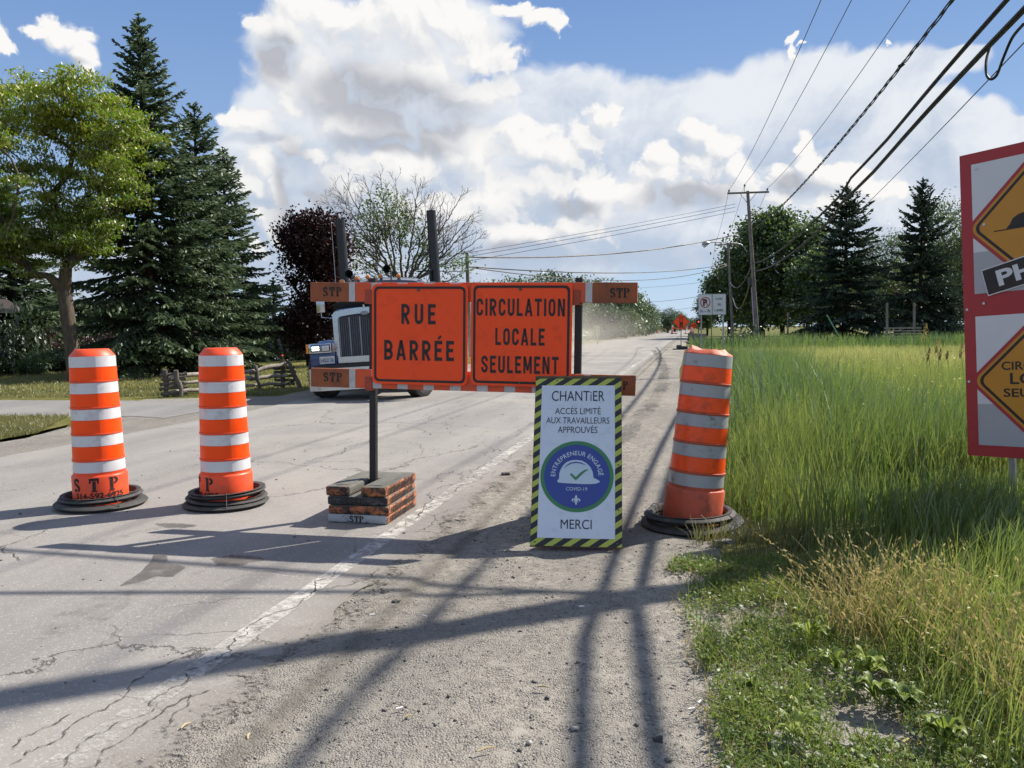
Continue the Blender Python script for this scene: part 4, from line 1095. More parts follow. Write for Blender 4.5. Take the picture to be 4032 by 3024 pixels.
for u in (0.32, 0.92):
    p = MB(); p.box((u - 0.018, 0.045, 1.15), (0.006, 0.034, 2.7)); p.box((u + 0.018, 0.045, 1.15), (0.006, 0.034, 2.7)); p.box((u, 0.029, 1.15), (0.030, 0.006, 2.7))
    for k in range(40):
        p.box((u, 0.0255, -0.15 + k * 0.066), (0.011, 0.002, 0.011))
    p.build('steel_post', M_GALV, BS)
# ------------------------------------------------------------------ blue tractor truck turning out of the closed road
M_TBLUE = pbr('truck_blue_paint', (0.018, 0.055, 0.19), 0.22, var=0.08, vscale=2, dirt=(0.14, 0.14, 0.15), dirt_amt=0.25, dscale=3, coat=0.6)
M_TROOF = pbr('truck_roof_paint', (0.020, 0.030, 0.065), 0.25, var=0.08, vscale=2, coat=0.6)
M_CHROME = pbr('polished_aluminium', (0.46, 0.50, 0.56), 0.15, metal=1.0, var=0.06, vscale=5, dirt=(0.45, 0.44, 0.42), dirt_amt=0.35, dscale=6)
M_DKCHR = pbr('dark_stack_steel', (0.045, 0.045, 0.048), 0.38, metal=0.7, var=0.2, vscale=6)
M_AMBL = pbr('amber_lens', (0.75, 0.22, 0.02), 0.15, var=0.05, coat=0.5)
M_GRILL = pbr('grille_mesh_dark', (0.020, 0.028, 0.05), 0.5, var=0.4, vscale=30, dirt=(0.09, 0.05, 0.03), dirt_amt=0.6, dscale=25)
M_GLASS_D = pbr('tinted_windscreen', (0.012, 0.016, 0.022), 0.06, var=0.1, coat=1.0)
M_LENS = pbr('lamp_glass', (0.55, 0.56, 0.58), 0.12, var=0.1, metal=0.3)
M_FRAME = pbr('chassis_black', (0.015, 0.015, 0.016), 0.7, var=0.2)
def emit_mat(name, col, s):
    m, t = new_mat(name); e = nd(t, 'ShaderNodeEmission', {'Color': (*col, 1), 'Strength': s}); finish(t, e.outputs[0]); return m
M_LED = emit_mat('lit_headlamp', (0.95, 1.0, 0.93), 2.2)
TR = thing('tractor_truck', 'blue tractor truck with chrome grille turning behind the barricade', 'truck', (-2.97, 16.6, 0), (0, 0, 0))
# sprung body leans to the left as it turns
BODY = Matrix.Translation((0, 0, 0.45)) @ Matrix.Rotation(R_(-3.0), 4, 'Y') @ Matrix.Translation((0, 0, -0.45))
def tp_(name, mb, mat, smooth=40, parent=TR): return mb.build(name, mat, parent, smooth, M=BODY)
# bumper
b = MB()
prof = [(-1.19, 0.16), (-1.10, 0.03), (-0.9, 0.0), (0.9, 0.0), (1.10, 0.03), (1.19, 0.16)]
vs = [(x, y, 0.25) for x, y in prof] + [(x, y, 0.70) for x, y in prof] + [(x, y + 0.02, 0.25) for x, y in prof] + [(x, y + 0.02, 0.70) for x, y in prof]
fs = []
for i in range(5): fs += [(i, i + 1, 7 + i, 6 + i), (12 + i + 1, 12 + i, 18 + i, 18 + i + 1), (6 + i, 7 + i, 19 + i, 18 + i), (12 + i, 13 + i, 1 + i, i)]
b.add(vs, fs); tp_('bumper', b, M_CHROME, 50)
b = MB(); b.box((0, 0.12, 0.735), (2.0, 0.22, 0.06)); b.box((0, 0.35, 0.62), (0.86, 0.5, 0.16)); b.box((-0.43, 3.5, 0.62), (0.09, 6.6, 0.26)); b.box((0.43, 3.5, 0.62), (0.09, 6.6, 0.26)); tp_('chassis_frame', b, M_FRAME)
# grille surround and hood
gw, gz0, gz1, gy = 0.665, 0.78, 1.86, 0.42
def arch(w, z0, z1, r, crown, n=6):
    o = [(-w, z0), (w, z0)]
    o += [(w - r + r * math.cos(R_(90 * k / n)), z1 - r + r * math.sin(R_(90 * k / n)) ) for k in range(n + 1)]
    o += [(x, z1 + crown * (1 - (x / (w - r)) ** 2)) for x in np.linspace(w - r, -(w - r), 9)[1:-1]]
    o += [(-w + r - r * math.sin(R_(90 * k / n)), z1 - r + r * math.cos(R_(90 * k / n))) for k in range(n + 1)]
    return o
def extr(mb, outer, y0, y1, inner=None, m=0):
    """profile in xz pushed from y0 back to y1; ring if inner given"""
    n = len(outer)
    if inner is None:
        mb.add([(x, y0, z) for x, z in outer] + [(x, y1, z) for x, z in outer], [tuple(range(n)), tuple(range(2 * n - 1, n - 1, -1))] + [(i, n + i, n + (i + 1) % n, (i + 1) % n) for i in range(n)], m)
    else:
        vs = [(x, y0, z) for x, z in outer] + [(x, y0, z) for x, z in inner] + [(x, y1, z) for x, z in outer] + [(x, y1, z) for x, z in inner]
        fs = []
        for i in range(n):
            j = (i + 1) % n
            fs += [(i, j, n + j, n + i), (2 * n + j, 2 * n + i, 3 * n + i, 3 * n + j), (i, 2 * n + i, 2 * n + j, j), (n + j, 3 * n + j, 3 * n + i, n + i)]
        mb.add(vs, fs, m)
outer = arch(gw, gz0, gz1, 0.10, 0.05)
inner = [(x * 0.845 if abs(x) > 0.1 else x, gz0 + 0.13 + (z - gz0) * 0.775) for x, z in outer]
b = MB(); extr(b, outer, gy, gy + 0.10, inner); sur = tp_('grille_surround', b, M_CHROME, 45)
b = MB(); extr(b, [(x * 0.99, z) for x, z in inner], gy + 0.05, gy + 0.07); tp_('grille_screen', b, M_GRILL, parent=TR)
b = MB()
for i in range(26):
    x = -0.545 + 1.09 * i / 25
    wide = i % 5 == 0
    b.box((x, gy + (0.028 if wide else 0.04), gz0 + 0.545), (0.028 if wide else 0.004, 0.016, 0.80))
tp_('grille_bars', b, pbr('grille_bar_steel', (0.22, 0.24, 0.27), 0.4, metal=0.7, var=0.2, vscale=9))
b = MB(); b.lathe([(0.085, 0), (0.085, 0.012), (0.075, 0.018), (0, 0.018)], 24, M=Matrix.Translation((0, gy - 0.001, 1.79)) @ Matrix.Rotation(R_(90), 4, 'X') @ Matrix.Diagonal((1, 0.5, 1, 1))); tp_('oval_emblem', b, pbr('emblem_grey', (0.25, 0.27, 0.30), 0.4, metal=0.5))
b = MB(); b.tube([(0, gy + 0.02, 1.90), (0, gy - 0.02, 1.95), (0, gy + 0.08, 1.985)], [0.03, 0.022, 0.008], 8); tp_('hood_ornament', b, M_CHROME)
b = MB()
sec = []
for y, w, z1, r in ((gy + 0.10, gw - 0.005, 1.865, 0.14), (1.1, 0.75, 1.95, 0.20), (2.15, 0.86, 2.02, 0.22)):
    sec.append([(x, y, z) for x, z in arch(w, 0.95, z1, r, 0.06)])
n = len(sec[0]); vs = sum(sec, []); fs = [tuple(range(n - 1, -1, -1)), tuple(range(2 * n, 3 * n))]
for k in range(2):
    for i in range(n): fs.append((k * n + i, (k + 1) * n + i, (k + 1) * n + (i + 1) % n, k * n + (i + 1) % n))
b.add(vs, fs); tp_('hood', b, M_TBLUE, 40)
# dark arched insect deflector above the grille
b = MB()
o = [(x, 1.835 + 0.03 * (1 - (x / 0.66) ** 2)) for x in np.linspace(-0.67, 0.67, 15)]
vs, fs = [], []
for x, z in o:
    hgt = 0.12 + 0.05 * (1 - (x / 0.67) ** 2)
    vs += [(x, gy + 0.16, z + 0.06), (x * 0.95, gy + 0.05, z + 0.06 + hgt), (x * 0.95, gy + 0.065, z + 0.06 + hgt), (x, gy + 0.175, z + 0.06)]
for i in range(14): fs += [(4 * i, 4 * i + 4, 4 * i + 5, 4 * i + 1), (4 * i + 3, 4 * i + 2, 4 * i + 6, 4 * i + 7), (4 * i + 1, 4 * i + 5, 4 * i + 6, 4 * i + 2)]
b.add(vs, fs); tp_('hood_deflector', b, M_FRAME, 40)
# fenders with headlamp pods
def fender(sg):
    b = MB()
    vs, fs = [], []
    N = 13
    for i in range(N):
        a = R_(-28 + 200 * i / (N - 1))
        y, z = 0.98 - 0.66 * math.cos(a), 0.60 + 0.66 * math.sin(a)
        for x, dz in ((0.62, 0.0), (0.9, 0.03), (1.10, 0.0), (1.165, -0.07)): vs.append((sg * x, y, z + dz))
    for i in range(N - 1):
        for k in range(3):
            q = (4 * i + k, 4 * i + k + 1, 4 * i + k + 5, 4 * i + k + 4)
            fs.append(q if sg < 0 else q[::-1])
    b.add(vs, fs)
    b.box((sg * 0.90, 0.30, 0.885), (0.50, 0.10, 0.29), bev=0.03)
    return tp_('fender', b, M_TBLUE, 50)
for sg in (-1, 1):
    f = fender(sg)
    b = MB(); b.box((sg * 0.90, 0.27, 1.115), (0.47, 0.34, 0.20), bev=0.025); pod = tp_('headlight_pod', b, M_CHROME)
    b = MB(); b.box((sg * 0.985, 0.096, 1.115), (0.19, 0.012, 0.145), bev=0.004); b.box((sg * 0.785, 0.096, 1.115), (0.19, 0.012, 0.145), bev=0.004); tp_('lamp_bezel', b, M_FRAME, parent=pod)
    b = MB(); b.box((sg * 0.985, 0.088, 1.115), (0.155, 0.008, 0.11), bev=0.003)
    if sg < 0:
        led = MB()
        for i in range(4):
            for k in range(2): led.lathe([(0.019, 0), (0.019, 0.004), (0, 0.006)], 10, M=Matrix.Translation((sg * 0.985 - 0.057 + 0.038 * i, 0.083, 1.09 + 0.048 * k)) @ Matrix.Rotation(R_(90), 4, 'X'))
        tp_('lit_headlight', led, M_LED, parent=pod)
    tp_('headlight', b, M_LENS, parent=pod)
    b = MB(); b.box((sg * 0.785, 0.088, 1.115), (0.155, 0.008, 0.11), bev=0.003); b.box((sg * 0.785, 0.082, 1.115), (0.012, 0.006, 0.11)); b.box((sg * 0.785, 0.082, 1.115), (0.155, 0.006, 0.012)); tp_('headlight', b, M_LENS, parent=pod)
    b = MB(); b.box((sg * 1.16, 0.20, 1.115), (0.05, 0.20, 0.19), bev=0.012); tp_('turn_signal', b, M_AMBL, parent=pod)
b = MB(); b.box((-0.80, 0.236, 0.865), (0.305, 0.008, 0.155), bev=0.002); pl = tp_('licence_plate', b, pbr('plate_white', (0.62, 0.63, 0.66), 0.4))
b = MB(); put_text(b, 'L422130', -0.80, 0.828, 0.072, 0.27, weight=0.015); b.v = [(x, 0.2305, y) for x, y, z in b.v]; tp_('lettering', b, pbr('plate_blue', (0.02, 0.03, 0.10), 0.5), None, pl)
# cab
b = MB()
def cabsec(y, w0, w1, z0, z1, r=0.14, crown=0.06):
    return [(-w0, y, z0), (w0, y, z0)] + [(x, y, z) for x, z in arch(w1, z1 - 0.35, z1, r, crown)[2:]][0:]
secs = []
for y, w, z1, cr in ((2.15, 0.98, 2.00, 0.0), (2.50, 0.985, 2.53, 0.05), (2.9, 0.99, 2.61, 0.06), (3.9, 0.99, 2.63, 0.06), (4.15, 0.97, 2.58, 0.05)):
    secs.append([(x, y, z) for x, z in arch(w, 1.0, z1, 0.20, cr)])
n = len(secs[0]); vs = sum(secs, []); fs = [tuple(range(n - 1, -1, -1)), tuple(range((len(secs) - 1) * n, len(secs) * n))]
for k in range(len(secs) - 1):
    for i in range(n): fs.append((k * n + i, (k + 1) * n + i, (k + 1) * n + (i + 1) % n, k * n + (i + 1) % n))
b.add(vs, fs); cab = tp_('cab', b, M_TROOF, 40)
b = MB()
for x0, x1 in ((-0.86, -0.03), (0.03, 0.86)):
    b = MB()
    b.add([(x0, 2.145, 2.03), (x1, 2.145, 2.03), (x1 * 0.98, 2.425, 2.43), (x0 * 0.98, 2.425, 2.43)], [(0, 1, 2, 3)])
    tp_('windscreen', b, M_GLASS_D, None)
b = MB(); b.add([(-0.93, 2.36, 2.42), (0.93, 2.36, 2.42), (0.93, 2.16, 2.38), (-0.93, 2.16, 2.38), (-0.93, 2.36, 2.46), (0.93, 2.36, 2.46), (0.93, 2.16, 2.405), (-0.93, 2.16, 2.405)], [(0, 1, 2, 3), (7, 6, 5, 4), (3, 2, 6, 7), (0, 3, 7, 4), (1, 5, 6, 2)]); tp_('sun_visor', b, M_TBLUE)
for sg in (-1, 1):
    b = MB(); b.add([(sg * 0.992, 2.62, 1.95), (sg * 0.992, 3.40, 1.95), (sg * 0.992, 3.40, 2.36), (sg * 0.992, 2.74, 2.36)], [(0, 1, 2, 3)]); w = tp_('side_window', b, M_GLASS_D, None)
    b = MB(); b.box((sg * 0.995, 3.0, 1.55), (0.012, 0.9, 0.95), bev=0.005); d = tp_('door', b, M_TBLUE)
    b = MB(); b.box((sg * 1.01, 3.32, 1.75), (0.03, 0.14, 0.03)); tp_('handle', b, M_CHROME, parent=d)
    b = MB(); b.tube([(sg * 0.99, 2.35, 1.75), (sg * 1.32, 2.3, 1.8), (sg * 1.32, 2.3, 2.45), (sg * 0.98, 2.36, 2.45)], 0.014, 8); b.box((sg * 1.32, 2.30, 2.12), (0.20, 0.05, 0.42), bev=0.02); tp_('mirror', b, M_CHROME)
b = MB(); b.box((0, 4.75, 1.80), (2.0, 1.15, 1.5), bev=0.12); tp_('sleeper', b, M_TROOF)
for i, x in enumerate((-0.86, -0.50, -0.25, 0.04, 0.46)):
    b = MB(); z = 2.60 + 0.08 * (1 - (x / 0.9) ** 2)
    b.tube([(x, 2.86, z), (x, 2.70, z), (x, 2.62, z)], [0.03, 0.055, 0.052], 12); mk = tp_('marker_light', b, M_CHROME)
    b = MB(); b.tube([(x, 2.625, z), (x, 2.57, z), (x, 2.55, z)], [0.054, 0.048, 0.02], 12); tp_('amber_lens', b, M_AMBL, parent=mk)
for x, z in ((-0.66, 2.77), (0.22, 2.83)):
    b = MB(); b.tube([(x, 2.52, z), (x, 2.56, z), (x, 2.68, z), (x, 2.95, z), (x, 3.2, z)], [0.095, 0.085, 0.05, 0.028, 0.022], 18, cap=False); b.tube([(x, 3.15, z), (x, 3.15, z - 0.17)], 0.02, 8)
    tp_('air_horn', b, pbr('horn_chrome', (0.10, 0.13, 0.14), 0.3, metal=0.8))
for x, z1 in ((-1.16, 4.30), (1.16, 4.38)):
    b = MB(); b.tube([(x, 4.45, 0.9), (x, 4.45, 1.5), (x, 4.45, 4.0), (x, 4.45, z1)], [0.16, 0.13, 0.120, 0.120], 24, cap=False); b.tube([(x, 4.45, z1 - 0.02), (x, 4.45, 3.9)], 0.108, 20); tp_('exhaust_stack', b, M_DKCHR)
b = MB(); b.box((0.75, 5.45, 2.2), (0.5, 0.08, 0.9)); b.box((0, 5.45, 1.3), (1.9, 0.08, 0.9)); tp_('cab_guard', b, M_FRAME)
b = MB(); b.box((0.92, 4.3, 2.86), (0.35, 0.1, 0.03)); b.box((1.05, 4.3, 2.62), (0.05, 0.06, 0.50)); tp_('roof_rack', b, M_FRAME)
b = MB(); b.tube([(-1.0, 2.6, 2.2), (-1.02, 2.7, 4.0)], [0.008, 0.004], 6); tp_('radio_aerial', b, M_GALV)
for sg in (-1, 1):
    b = MB(); b.tube([(sg * 0.98, 2.6, 0.62), (sg * 0.98, 4.1, 0.62)], 0.30, 20); tp_('fuel_tank', b, M_CHROME)
b = MB(); b.lathe([(0.46, 0), (0.46, 0.06), (0, 0.06)], 20, M=Matrix.Translation((0, 7.0, 0.98))); tp_('fifth_wheel', b, M_FRAME)
# wheels stay level on the road
def wheel(name, x, y, rz, w=0.28):
    b = MB()
    prof = [(0.30, -w / 2 + 0.02), (0.36, -w / 2), (0.47, -w / 2 + 0.005), (0.515, -w / 2 + 0.03), (0.525, -w / 2 + 0.06)]
    for g in (-0.07, 0.0, 0.07): prof += [(0.525, g - 0.012), (0.508, g - 0.010), (0.508, g + 0.010), (0.525, g + 0.012)]
    prof += [(0.525, w / 2 - 0.06), (0.515, w / 2 - 0.03), (0.47, w / 2 - 0.005), (0.36, w / 2), (0.30, w / 2 - 0.02)]
    M = Matrix.Translation((x, y, 0.524)) @ Matrix.Rotation(rz, 4, 'Z') @ Matrix.Rotation(R_(90), 4, 'Y')
    b.lathe(prof, 44, M=M)
    for k in range(44):
        a = 2 * math.pi * k / 44
        for s_ in (-1, 1):
            b.box((0.521, 0, s_ * (w / 2 - 0.05)), (0.02, 0.045, 0.06), M=M @ Matrix.Rotation(a + 0.03 * s_, 4, 'Z'))
    o = b.build(name, M_RUBBER, TR, 45)
    r = MB(); r.lathe([(0.30, -w / 2 + 0.03), (0.28, -w / 2 + 0.05), (0.20, 0.05), (0.12, 0.09), (0.10, 0.13), (0, 0.13)], 28, M=M if x > 0 else M @ Matrix.Rotation(math.pi, 4, 'X')); r.build('rim', M_CHROME, o, 45)
for sg in (-1, 1):
    wheel('wheel', sg * 1.0, 0.98, R_(-22))
    for y in (6.3, 7.65):
        wheel('wheel', sg * 0.99, y, 0); wheel('wheel', sg * 0.66, y, 0)
# ------------------------------------------------------------------ utility poles, cables, lamp
M_POLE = bark_mat('weathered_pole_wood', (0.20, 0.185, 0.17), 9.0)
M_CABLE = pbr('black_cable', (0.012, 0.012, 0.014), 0.6)
M_CABLE_G = pbr('grey_conductor', (0.055, 0.06, 0.07), 0.5, metal=0.4)
M_PORC = pbr('glazed_insulator', (0.16, 0.17, 0.18), 0.25)
def utility_pole(base, top, label, arm=None, arm_len=2.9, arm_dir=EX, r0=0.165, r1=0.115, insul=True, extra=None):
    root = thing('utility_pole', label, 'utility pole', base, (0, 0, 0), 'wooden poles along the road')
    d = top - base
    b = MB(); b.tube([d * t for t in (-0.02, 0.25, 0.5, 0.75, 1.0)], [r0 + (r1 - r0) * t for t in (0, 0.25, 0.5, 0.75, 1)], 14); b.build('pole_shaft', M_POLE, root, 60)
    ins = []
    if arm is not None:
        c = d * arm
        ax = arm_dir.normalized(); ang = math.atan2(ax.y, ax.x)
        M = Matrix.Translation(c) @ Matrix.Rotation(ang, 4, 'Z')
        b = MB(); b.box((0, -r1 - 0.05, 0), (arm_len, 0.11, 0.13), M=M); b.build('crossarm', M_POLE, root)
        for sg in (-1, 1):
            b = MB(); b.tube([M @ Vector((sg * 0.62, -r1 - 0.10, -0.02)), M @ Vector((sg * 0.06, -r1 - 0.02, -0.72))], 0.02, 6); b.build('arm_brace', M_GALV, root)
        for x, h in ((-arm_len / 2 + 0.12, 0.0), (-0.25, 0.35), (arm_len / 2 - 0.12, 0.0)):
            b = MB(); o = M @ Vector((x, -r1 - 0.05, 0.06 + h))
            b.lathe([(0.02, -0.02 - h), (0.02, 0.06), (0.075, 0.07), (0.085, 0.11), (0.05, 0.13), (0.075, 0.15), (0.07, 0.19), (0.03, 0.21), (0, 0.21)], 12, M=Matrix.Translation(o))
            b.build('insulator', M_PORC, root, 40); ins.append(Vector(base) + o + Vector((0, 0, 0.2)))
    return root, ins
DA = 62.0
A_top = P(2944, 752, DA); A_base = P(2984, 1336, DA); A_base.z = -0.06
A_base.x = P(2984, 1350, DA).x
poleA, insA = utility_pole(A_base, A_top, 'tall leaning utility pole with crossarm beside the street lamp', 0.987, 3.0, Vector((0.985, -0.17, 0)))
DB = 93.0
B_top = P(2866, 958, DB); B_base = P(2886, 1332, DB); B_base.z = -0.06
poleB, insB = utility_pole(B_base, B_top, 'farther utility pole with crossarm between the parking sign and the leaning pole', 0.985, 3.0, Vector((0.985, -0.17, 0)))
N_base = Vector((6.35, 6.84, 0)); N_top = Vector((7.0, 8.85, 11.6))
poleN, insN = utility_pole(N_base, N_top, 'leaning utility pole just beyond the red bordered sign, out of the frame', 0.985, 2.7, Vector((0.98, -0.2, 0)))
M_base = Vector((-5.0, -49.0, 0)); M_top = Vector((-4.6, -48.6, 11.4))
L_base, L_top = P(1853, 1330, 42.0), P(1838, 995, 42.0); L_base.z = -0.06
utility_pole(L_base, L_top, 'short bare wooden pole beside the half dead tree', None, r0=0.12, r1=0.09)
# second crossarm, braces and gear on the tall pole
b = MB()
dA = A_top - A_base
c = dA * 0.86
b.box((0, -0.2, 0), (1.15, 0.12, 0.16), M=Matrix.Translation(c) @ Matrix.Rotation(R_(60), 4, 'Z') @ Matrix.Rotation(R_(0), 4, 'Y'))
b.build('crossarm', M_POLE, poleA)
b = MB(); b.tube([dA * 0.02 + Vector((-0.22, -0.1, 0)), dA * 0.38 + Vector((-0.20, -0.1, 0))], 0.05, 8); b.build('cable_riser', M_GALV, poleA)
b = MB(); b.box((-0.35, -0.25, 0), (0.25, 0.22, 0.5), bev=0.04, M=Matrix.Translation(dA * 0.42)); b.build('junction_box', M_CABLE_G, poleA)
b = MB(); dB = B_top - B_base; b.tube([dB * 0.9 + Vector((-0.4, -0.2, 0)), dB * 0.9 + Vector((-0.4, -0.2, -0.9))], 0.11, 8); b.tube([dB * 0.9 + Vector((0, 0, -.3)), dB * 0.9 + Vector((-0.4, -0.2, -0.3))], 0.03, 6); b.build('cutout_fuse', M_CABLE, poleB)
# street lamp on its arm, hung from the tall pole
lp0 = P(2942, 992, DA - 0.1); lp1 = P(2905, 958, DA - 0.3); lp2 = P(2820, 954, DA - 0.6); lp3 = P(2795, 955, DA - 0.7)
lamp = thing('street_lamp', 'street lamp head on a curved steel arm from the tall pole', 'street lamp', lp0)
b = MB(); b.tube([q - lp0 for q in (lp0, P(2930, 972, DA - 0.2), P(2918, 963, DA - 0.25), lp1, lp2, lp3)], 0.035, 8); b.build('lamp_arm', M_GALV, lamp, 60)
b = MB(); e = P(2764, 962, DA - 0.9) - lp0; s_ = lp3 - lp0
b.tube([s_, s_ + (e - s_) * 0.3, s_ + (e - s_) * 0.75, e], [0.05, 0.15, 0.17, 0.05], 12); b.build('lamp_housing', M_GALV, lamp, 60)
b = MB(); b.tube([s_ + (e - s_) * 0.4 + Vector((0, 0, -0.12)), s_ + (e - s_) * 0.7 + Vector((0, 0, -0.16)), s_ + (e - s_) * 0.95 + Vector((0, 0, -0.06))], [0.08, 0.14, 0.05], 10); b.build('lamp_glass', M_LENS, lamp, 60)

def smooth_path(pts, k=8):
    pts = [Vector(p) for p in pts]; o = []
    for i in range(len(pts) - 1):
        p0, p1, p2, p3 = pts[max(i - 1, 0)], pts[i], pts[i + 1], pts[min(i + 2, len(pts) - 1)]
        for j in range(k):
            t = j / k
            o.append(0.5 * ((2 * p1) + (p2 - p0) * t + (2 * p0 - 5 * p1 + 4 * p2 - p3) * t * t + (3 * p1 - p0 - 3 * p2 + p3) * t ** 3))
    return o + [pts[-1]]
def cable(name, label, pts, r, mat=None, group='overhead cables', n=6):
    b = MB(); o = Vector(pts[0]); b.tube([Vector(p) - o for p in pts], r, n)
    c = b.build(name, mat or M_CABLE, None, 60); c.location = o
    return tag(c, label, 'cable', group)
def sagged(a, b, sag, n=24):
    a, b = Vector(a), Vector(b)
    return [a + (b - a) * (i / n) - Vector((0, 0, sag * 4 * (i / n) * (1 - i / n))) for i in range(n + 1)]
behind = Vector((M_base.x - N_base.x, M_base.y - N_base.y, 0))
C_top = B_base + (B_base - A_base) * 1.3 + Vector((0, 0, 10.8))
labs = ['thin power conductor on the left end of the crossarms', 'thin power conductor over the pole tops', 'thin power conductor on the right end of the crossarms']
for i in range(3):
    off = insN[i]
    # aim the near span so that it leaves the top of the photograph where it does there
    tgt = P((3219, 3345, 3546)[i], 0, (24.5, 25.0, 25.0)[i])
    a = insA[i]; k = (a.y - 8.0) / (a.y - tgt.y)
    near = a + (tgt - a) * k; near.z = 11.3 + (0.3 if i == 1 else 0)
    pts = list(reversed(sagged(near, near + behind * 0.5, 0.4, 8)))[:-1] + sagged(near, a, 0.9, 30)[:-1] + sagged(a, insB[i], 0.45, 14)[:-1] + sagged(insB[i], C_top + Vector((-1.2 + 1.2 * i, 0, 0)), 0.5, 10)
    cable('power_line', labs[i], pts, 0.013, M_CABLE_G)
# twisted secondary bundle
a = P(2957, 906, DA); tgt = P(3725, 0, 17.0); near = a + (tgt - a) * ((a.y - 7.5) / (a.y - tgt.y)); near.z = tgt.z + 0.25
sp = sagged(near, a, 0.85, 160); b = MB()
for ph in (0, 2.1, 4.2):
    b.tube([p + Vector((0.030 * math.cos(i * 0.62 + ph), 0, 0.030 * math.sin(i * 0.62 + ph))) - near for i, p in enumerate(sp)], 0.016, 5)
b.tube([p - near for p in sagged(near, near + behind * 0.5, 0.4, 10)], 0.035, 6)
q = P(3620, 150, 18.5) - near; b.tube([P(3562, 248, 19.0) - near, P(3540, 264, 19.1) - near], [0.035, 0.05], 8)
tw = b.build('power_line', M_CABLE, None, 60); tw.location = near; tag(tw, 'twisted black power cable bundle with a drooping splice', 'cable', 'overhead cables')
# two thick telephone bundles: they cast the long streaks on the gravel
for k, (pa, tp2, dep, lab, zN, side) in enumerate((((2966, 1036), (3975, 0), 11.2, 'upper of the two thick black telephone cable bundles', 5.75, 5.62), ((2968, 1066), (4032, 62), 9.8, 'lower of the two thick black telephone cable bundles', 5.15, 5.82))):
    a = P(pa[0], pa[1], DA); tgt = P(tp2[0], tp2[1], dep)
    near = a + (tgt - a) * ((a.y - 7.0) / (a.y - tgt.y)); near.z = tgt.z + 0.10
    pts = list(reversed(sagged(near, near + Vector((behind.x, behind.y, 0)) * 0.5, 0.9, 12)))[:-1] + [near + (a - near) * t - Vector((0, 0, 1.1 * 4 * t * (1 - t))) * (0.55 if t < 0.3 else 0.75) * min(1, t * 5) for t in np.linspace(0, 1, 40)]
    b = MB()
    for ox, oz, rr_ in (((0, 0, 0.024), (0.012, -0.034, 0.016)) if k == 0 else ((0, 0, 0.025), (0.014, -0.034, 0.018))):
        b.tube([p + Vector((ox, 0, oz)) - pts[0] for i, p in enumerate(pts)], rr_, 6)
    if k == 1:
        j = P(3935, 165, 11.6) - pts[0]; e1, e2 = P(3900, 305, 12.0) - pts[0], P(3990, 120, 10.8) - pts[0]
        b.tube(smooth_path([P(3900, 178, 12.2) - pts[0], P(3884, 235, 12.1) - pts[0], P(3884, 290, 12.0) - pts[0], P(3900, 312, 11.9) - pts[0], P(3925, 295, 11.8) - pts[0], P(3948, 235, 11.5) - pts[0], P(3985, 150, 11.1) - pts[0], P(4030, 95, 10.6) - pts[0]]), 0.02, 6)
    t = b.build('telephone_cable', M_CABLE, None, 60); t.location = pts[0]; tag(t, lab, 'cable', 'overhead cables')
cable('telephone_cable', 'sagging cable from the tall pole down to the farther pole, upper', sagged(P(2960, 1042, DA), P(2872, 1106, DB), 1.2), 0.045, M_CABLE_G)
cable('telephone_cable', 'sagging cable from the tall pole down to the farther pole, lower', sagged(P(2960, 1078, DA), P(2880, 1152, DB), 2.2), 0.055, M_CABLE_G)
cable('guy_cable', 'thin cable rising to the right between the two dark spruces', sagged(P(3330, 880, 56), P(4032, 150, 15) + (P(4032, 150, 15) - P(3330, 880, 56)) * 0.2, 0.15), 0.012, M_CABLE_G)
for i, (y0, y1, lab) in enumerate(((803, 953, 'uppermost of three thin lines crossing to the half dead tree'), (816, 968, 'middle of three thin lines crossing to the half dead tree'), (832, 986, 'lowest of three thin lines crossing to the half dead tree'))):
    p1 = P(2895, y0, DA); p2 = P(1780, y1, 50.0)
    cable('power_line', lab, sagged(p1, p2 + (p2 - p1) * 0.6 - Vector((0, 0, 0.9)), 0.25), 0.016, M_CABLE_G)
cable('service_drop', 'twisted service cable from the short pole to the lamp pole', sagged(P(2905, 922, DA), P(1842, 1012, 42.0), 0.55), 0.04)
cable('service_drop', 'upper of two service cables from the short pole to the far pole', sagged(P(2862, 1040, DB - 2), P(1846, 1050, 42.0), 0.6), 0.035)
cable('service_drop', 'lower of two service cables from the short pole to the far pole', sagged(P(2862, 1046, DB - 2), P(1846, 1052, 42.0), 1.1), 0.03)
# drops that cross the road from the near pole; their shadows lie on the asphalt
cable('service_drop', 'straight service cable over the road at the near pole', sagged(N_base + (N_top - N_base) * 0.57, Vector((-20.0, 14.5, 7.2)), 0.35), 0.03)
cable('service_drop', 'second service cable over the road at the near pole', sagged(N_base + (N_top - N_base) * 0.55, Vector((-24.0, 7.6, 6.6)), 0.5), 0.03)
for i, (l, s, h) in enumerate(((-9.5, 300, 9.0), (6, 330, 9.5))):
    pass

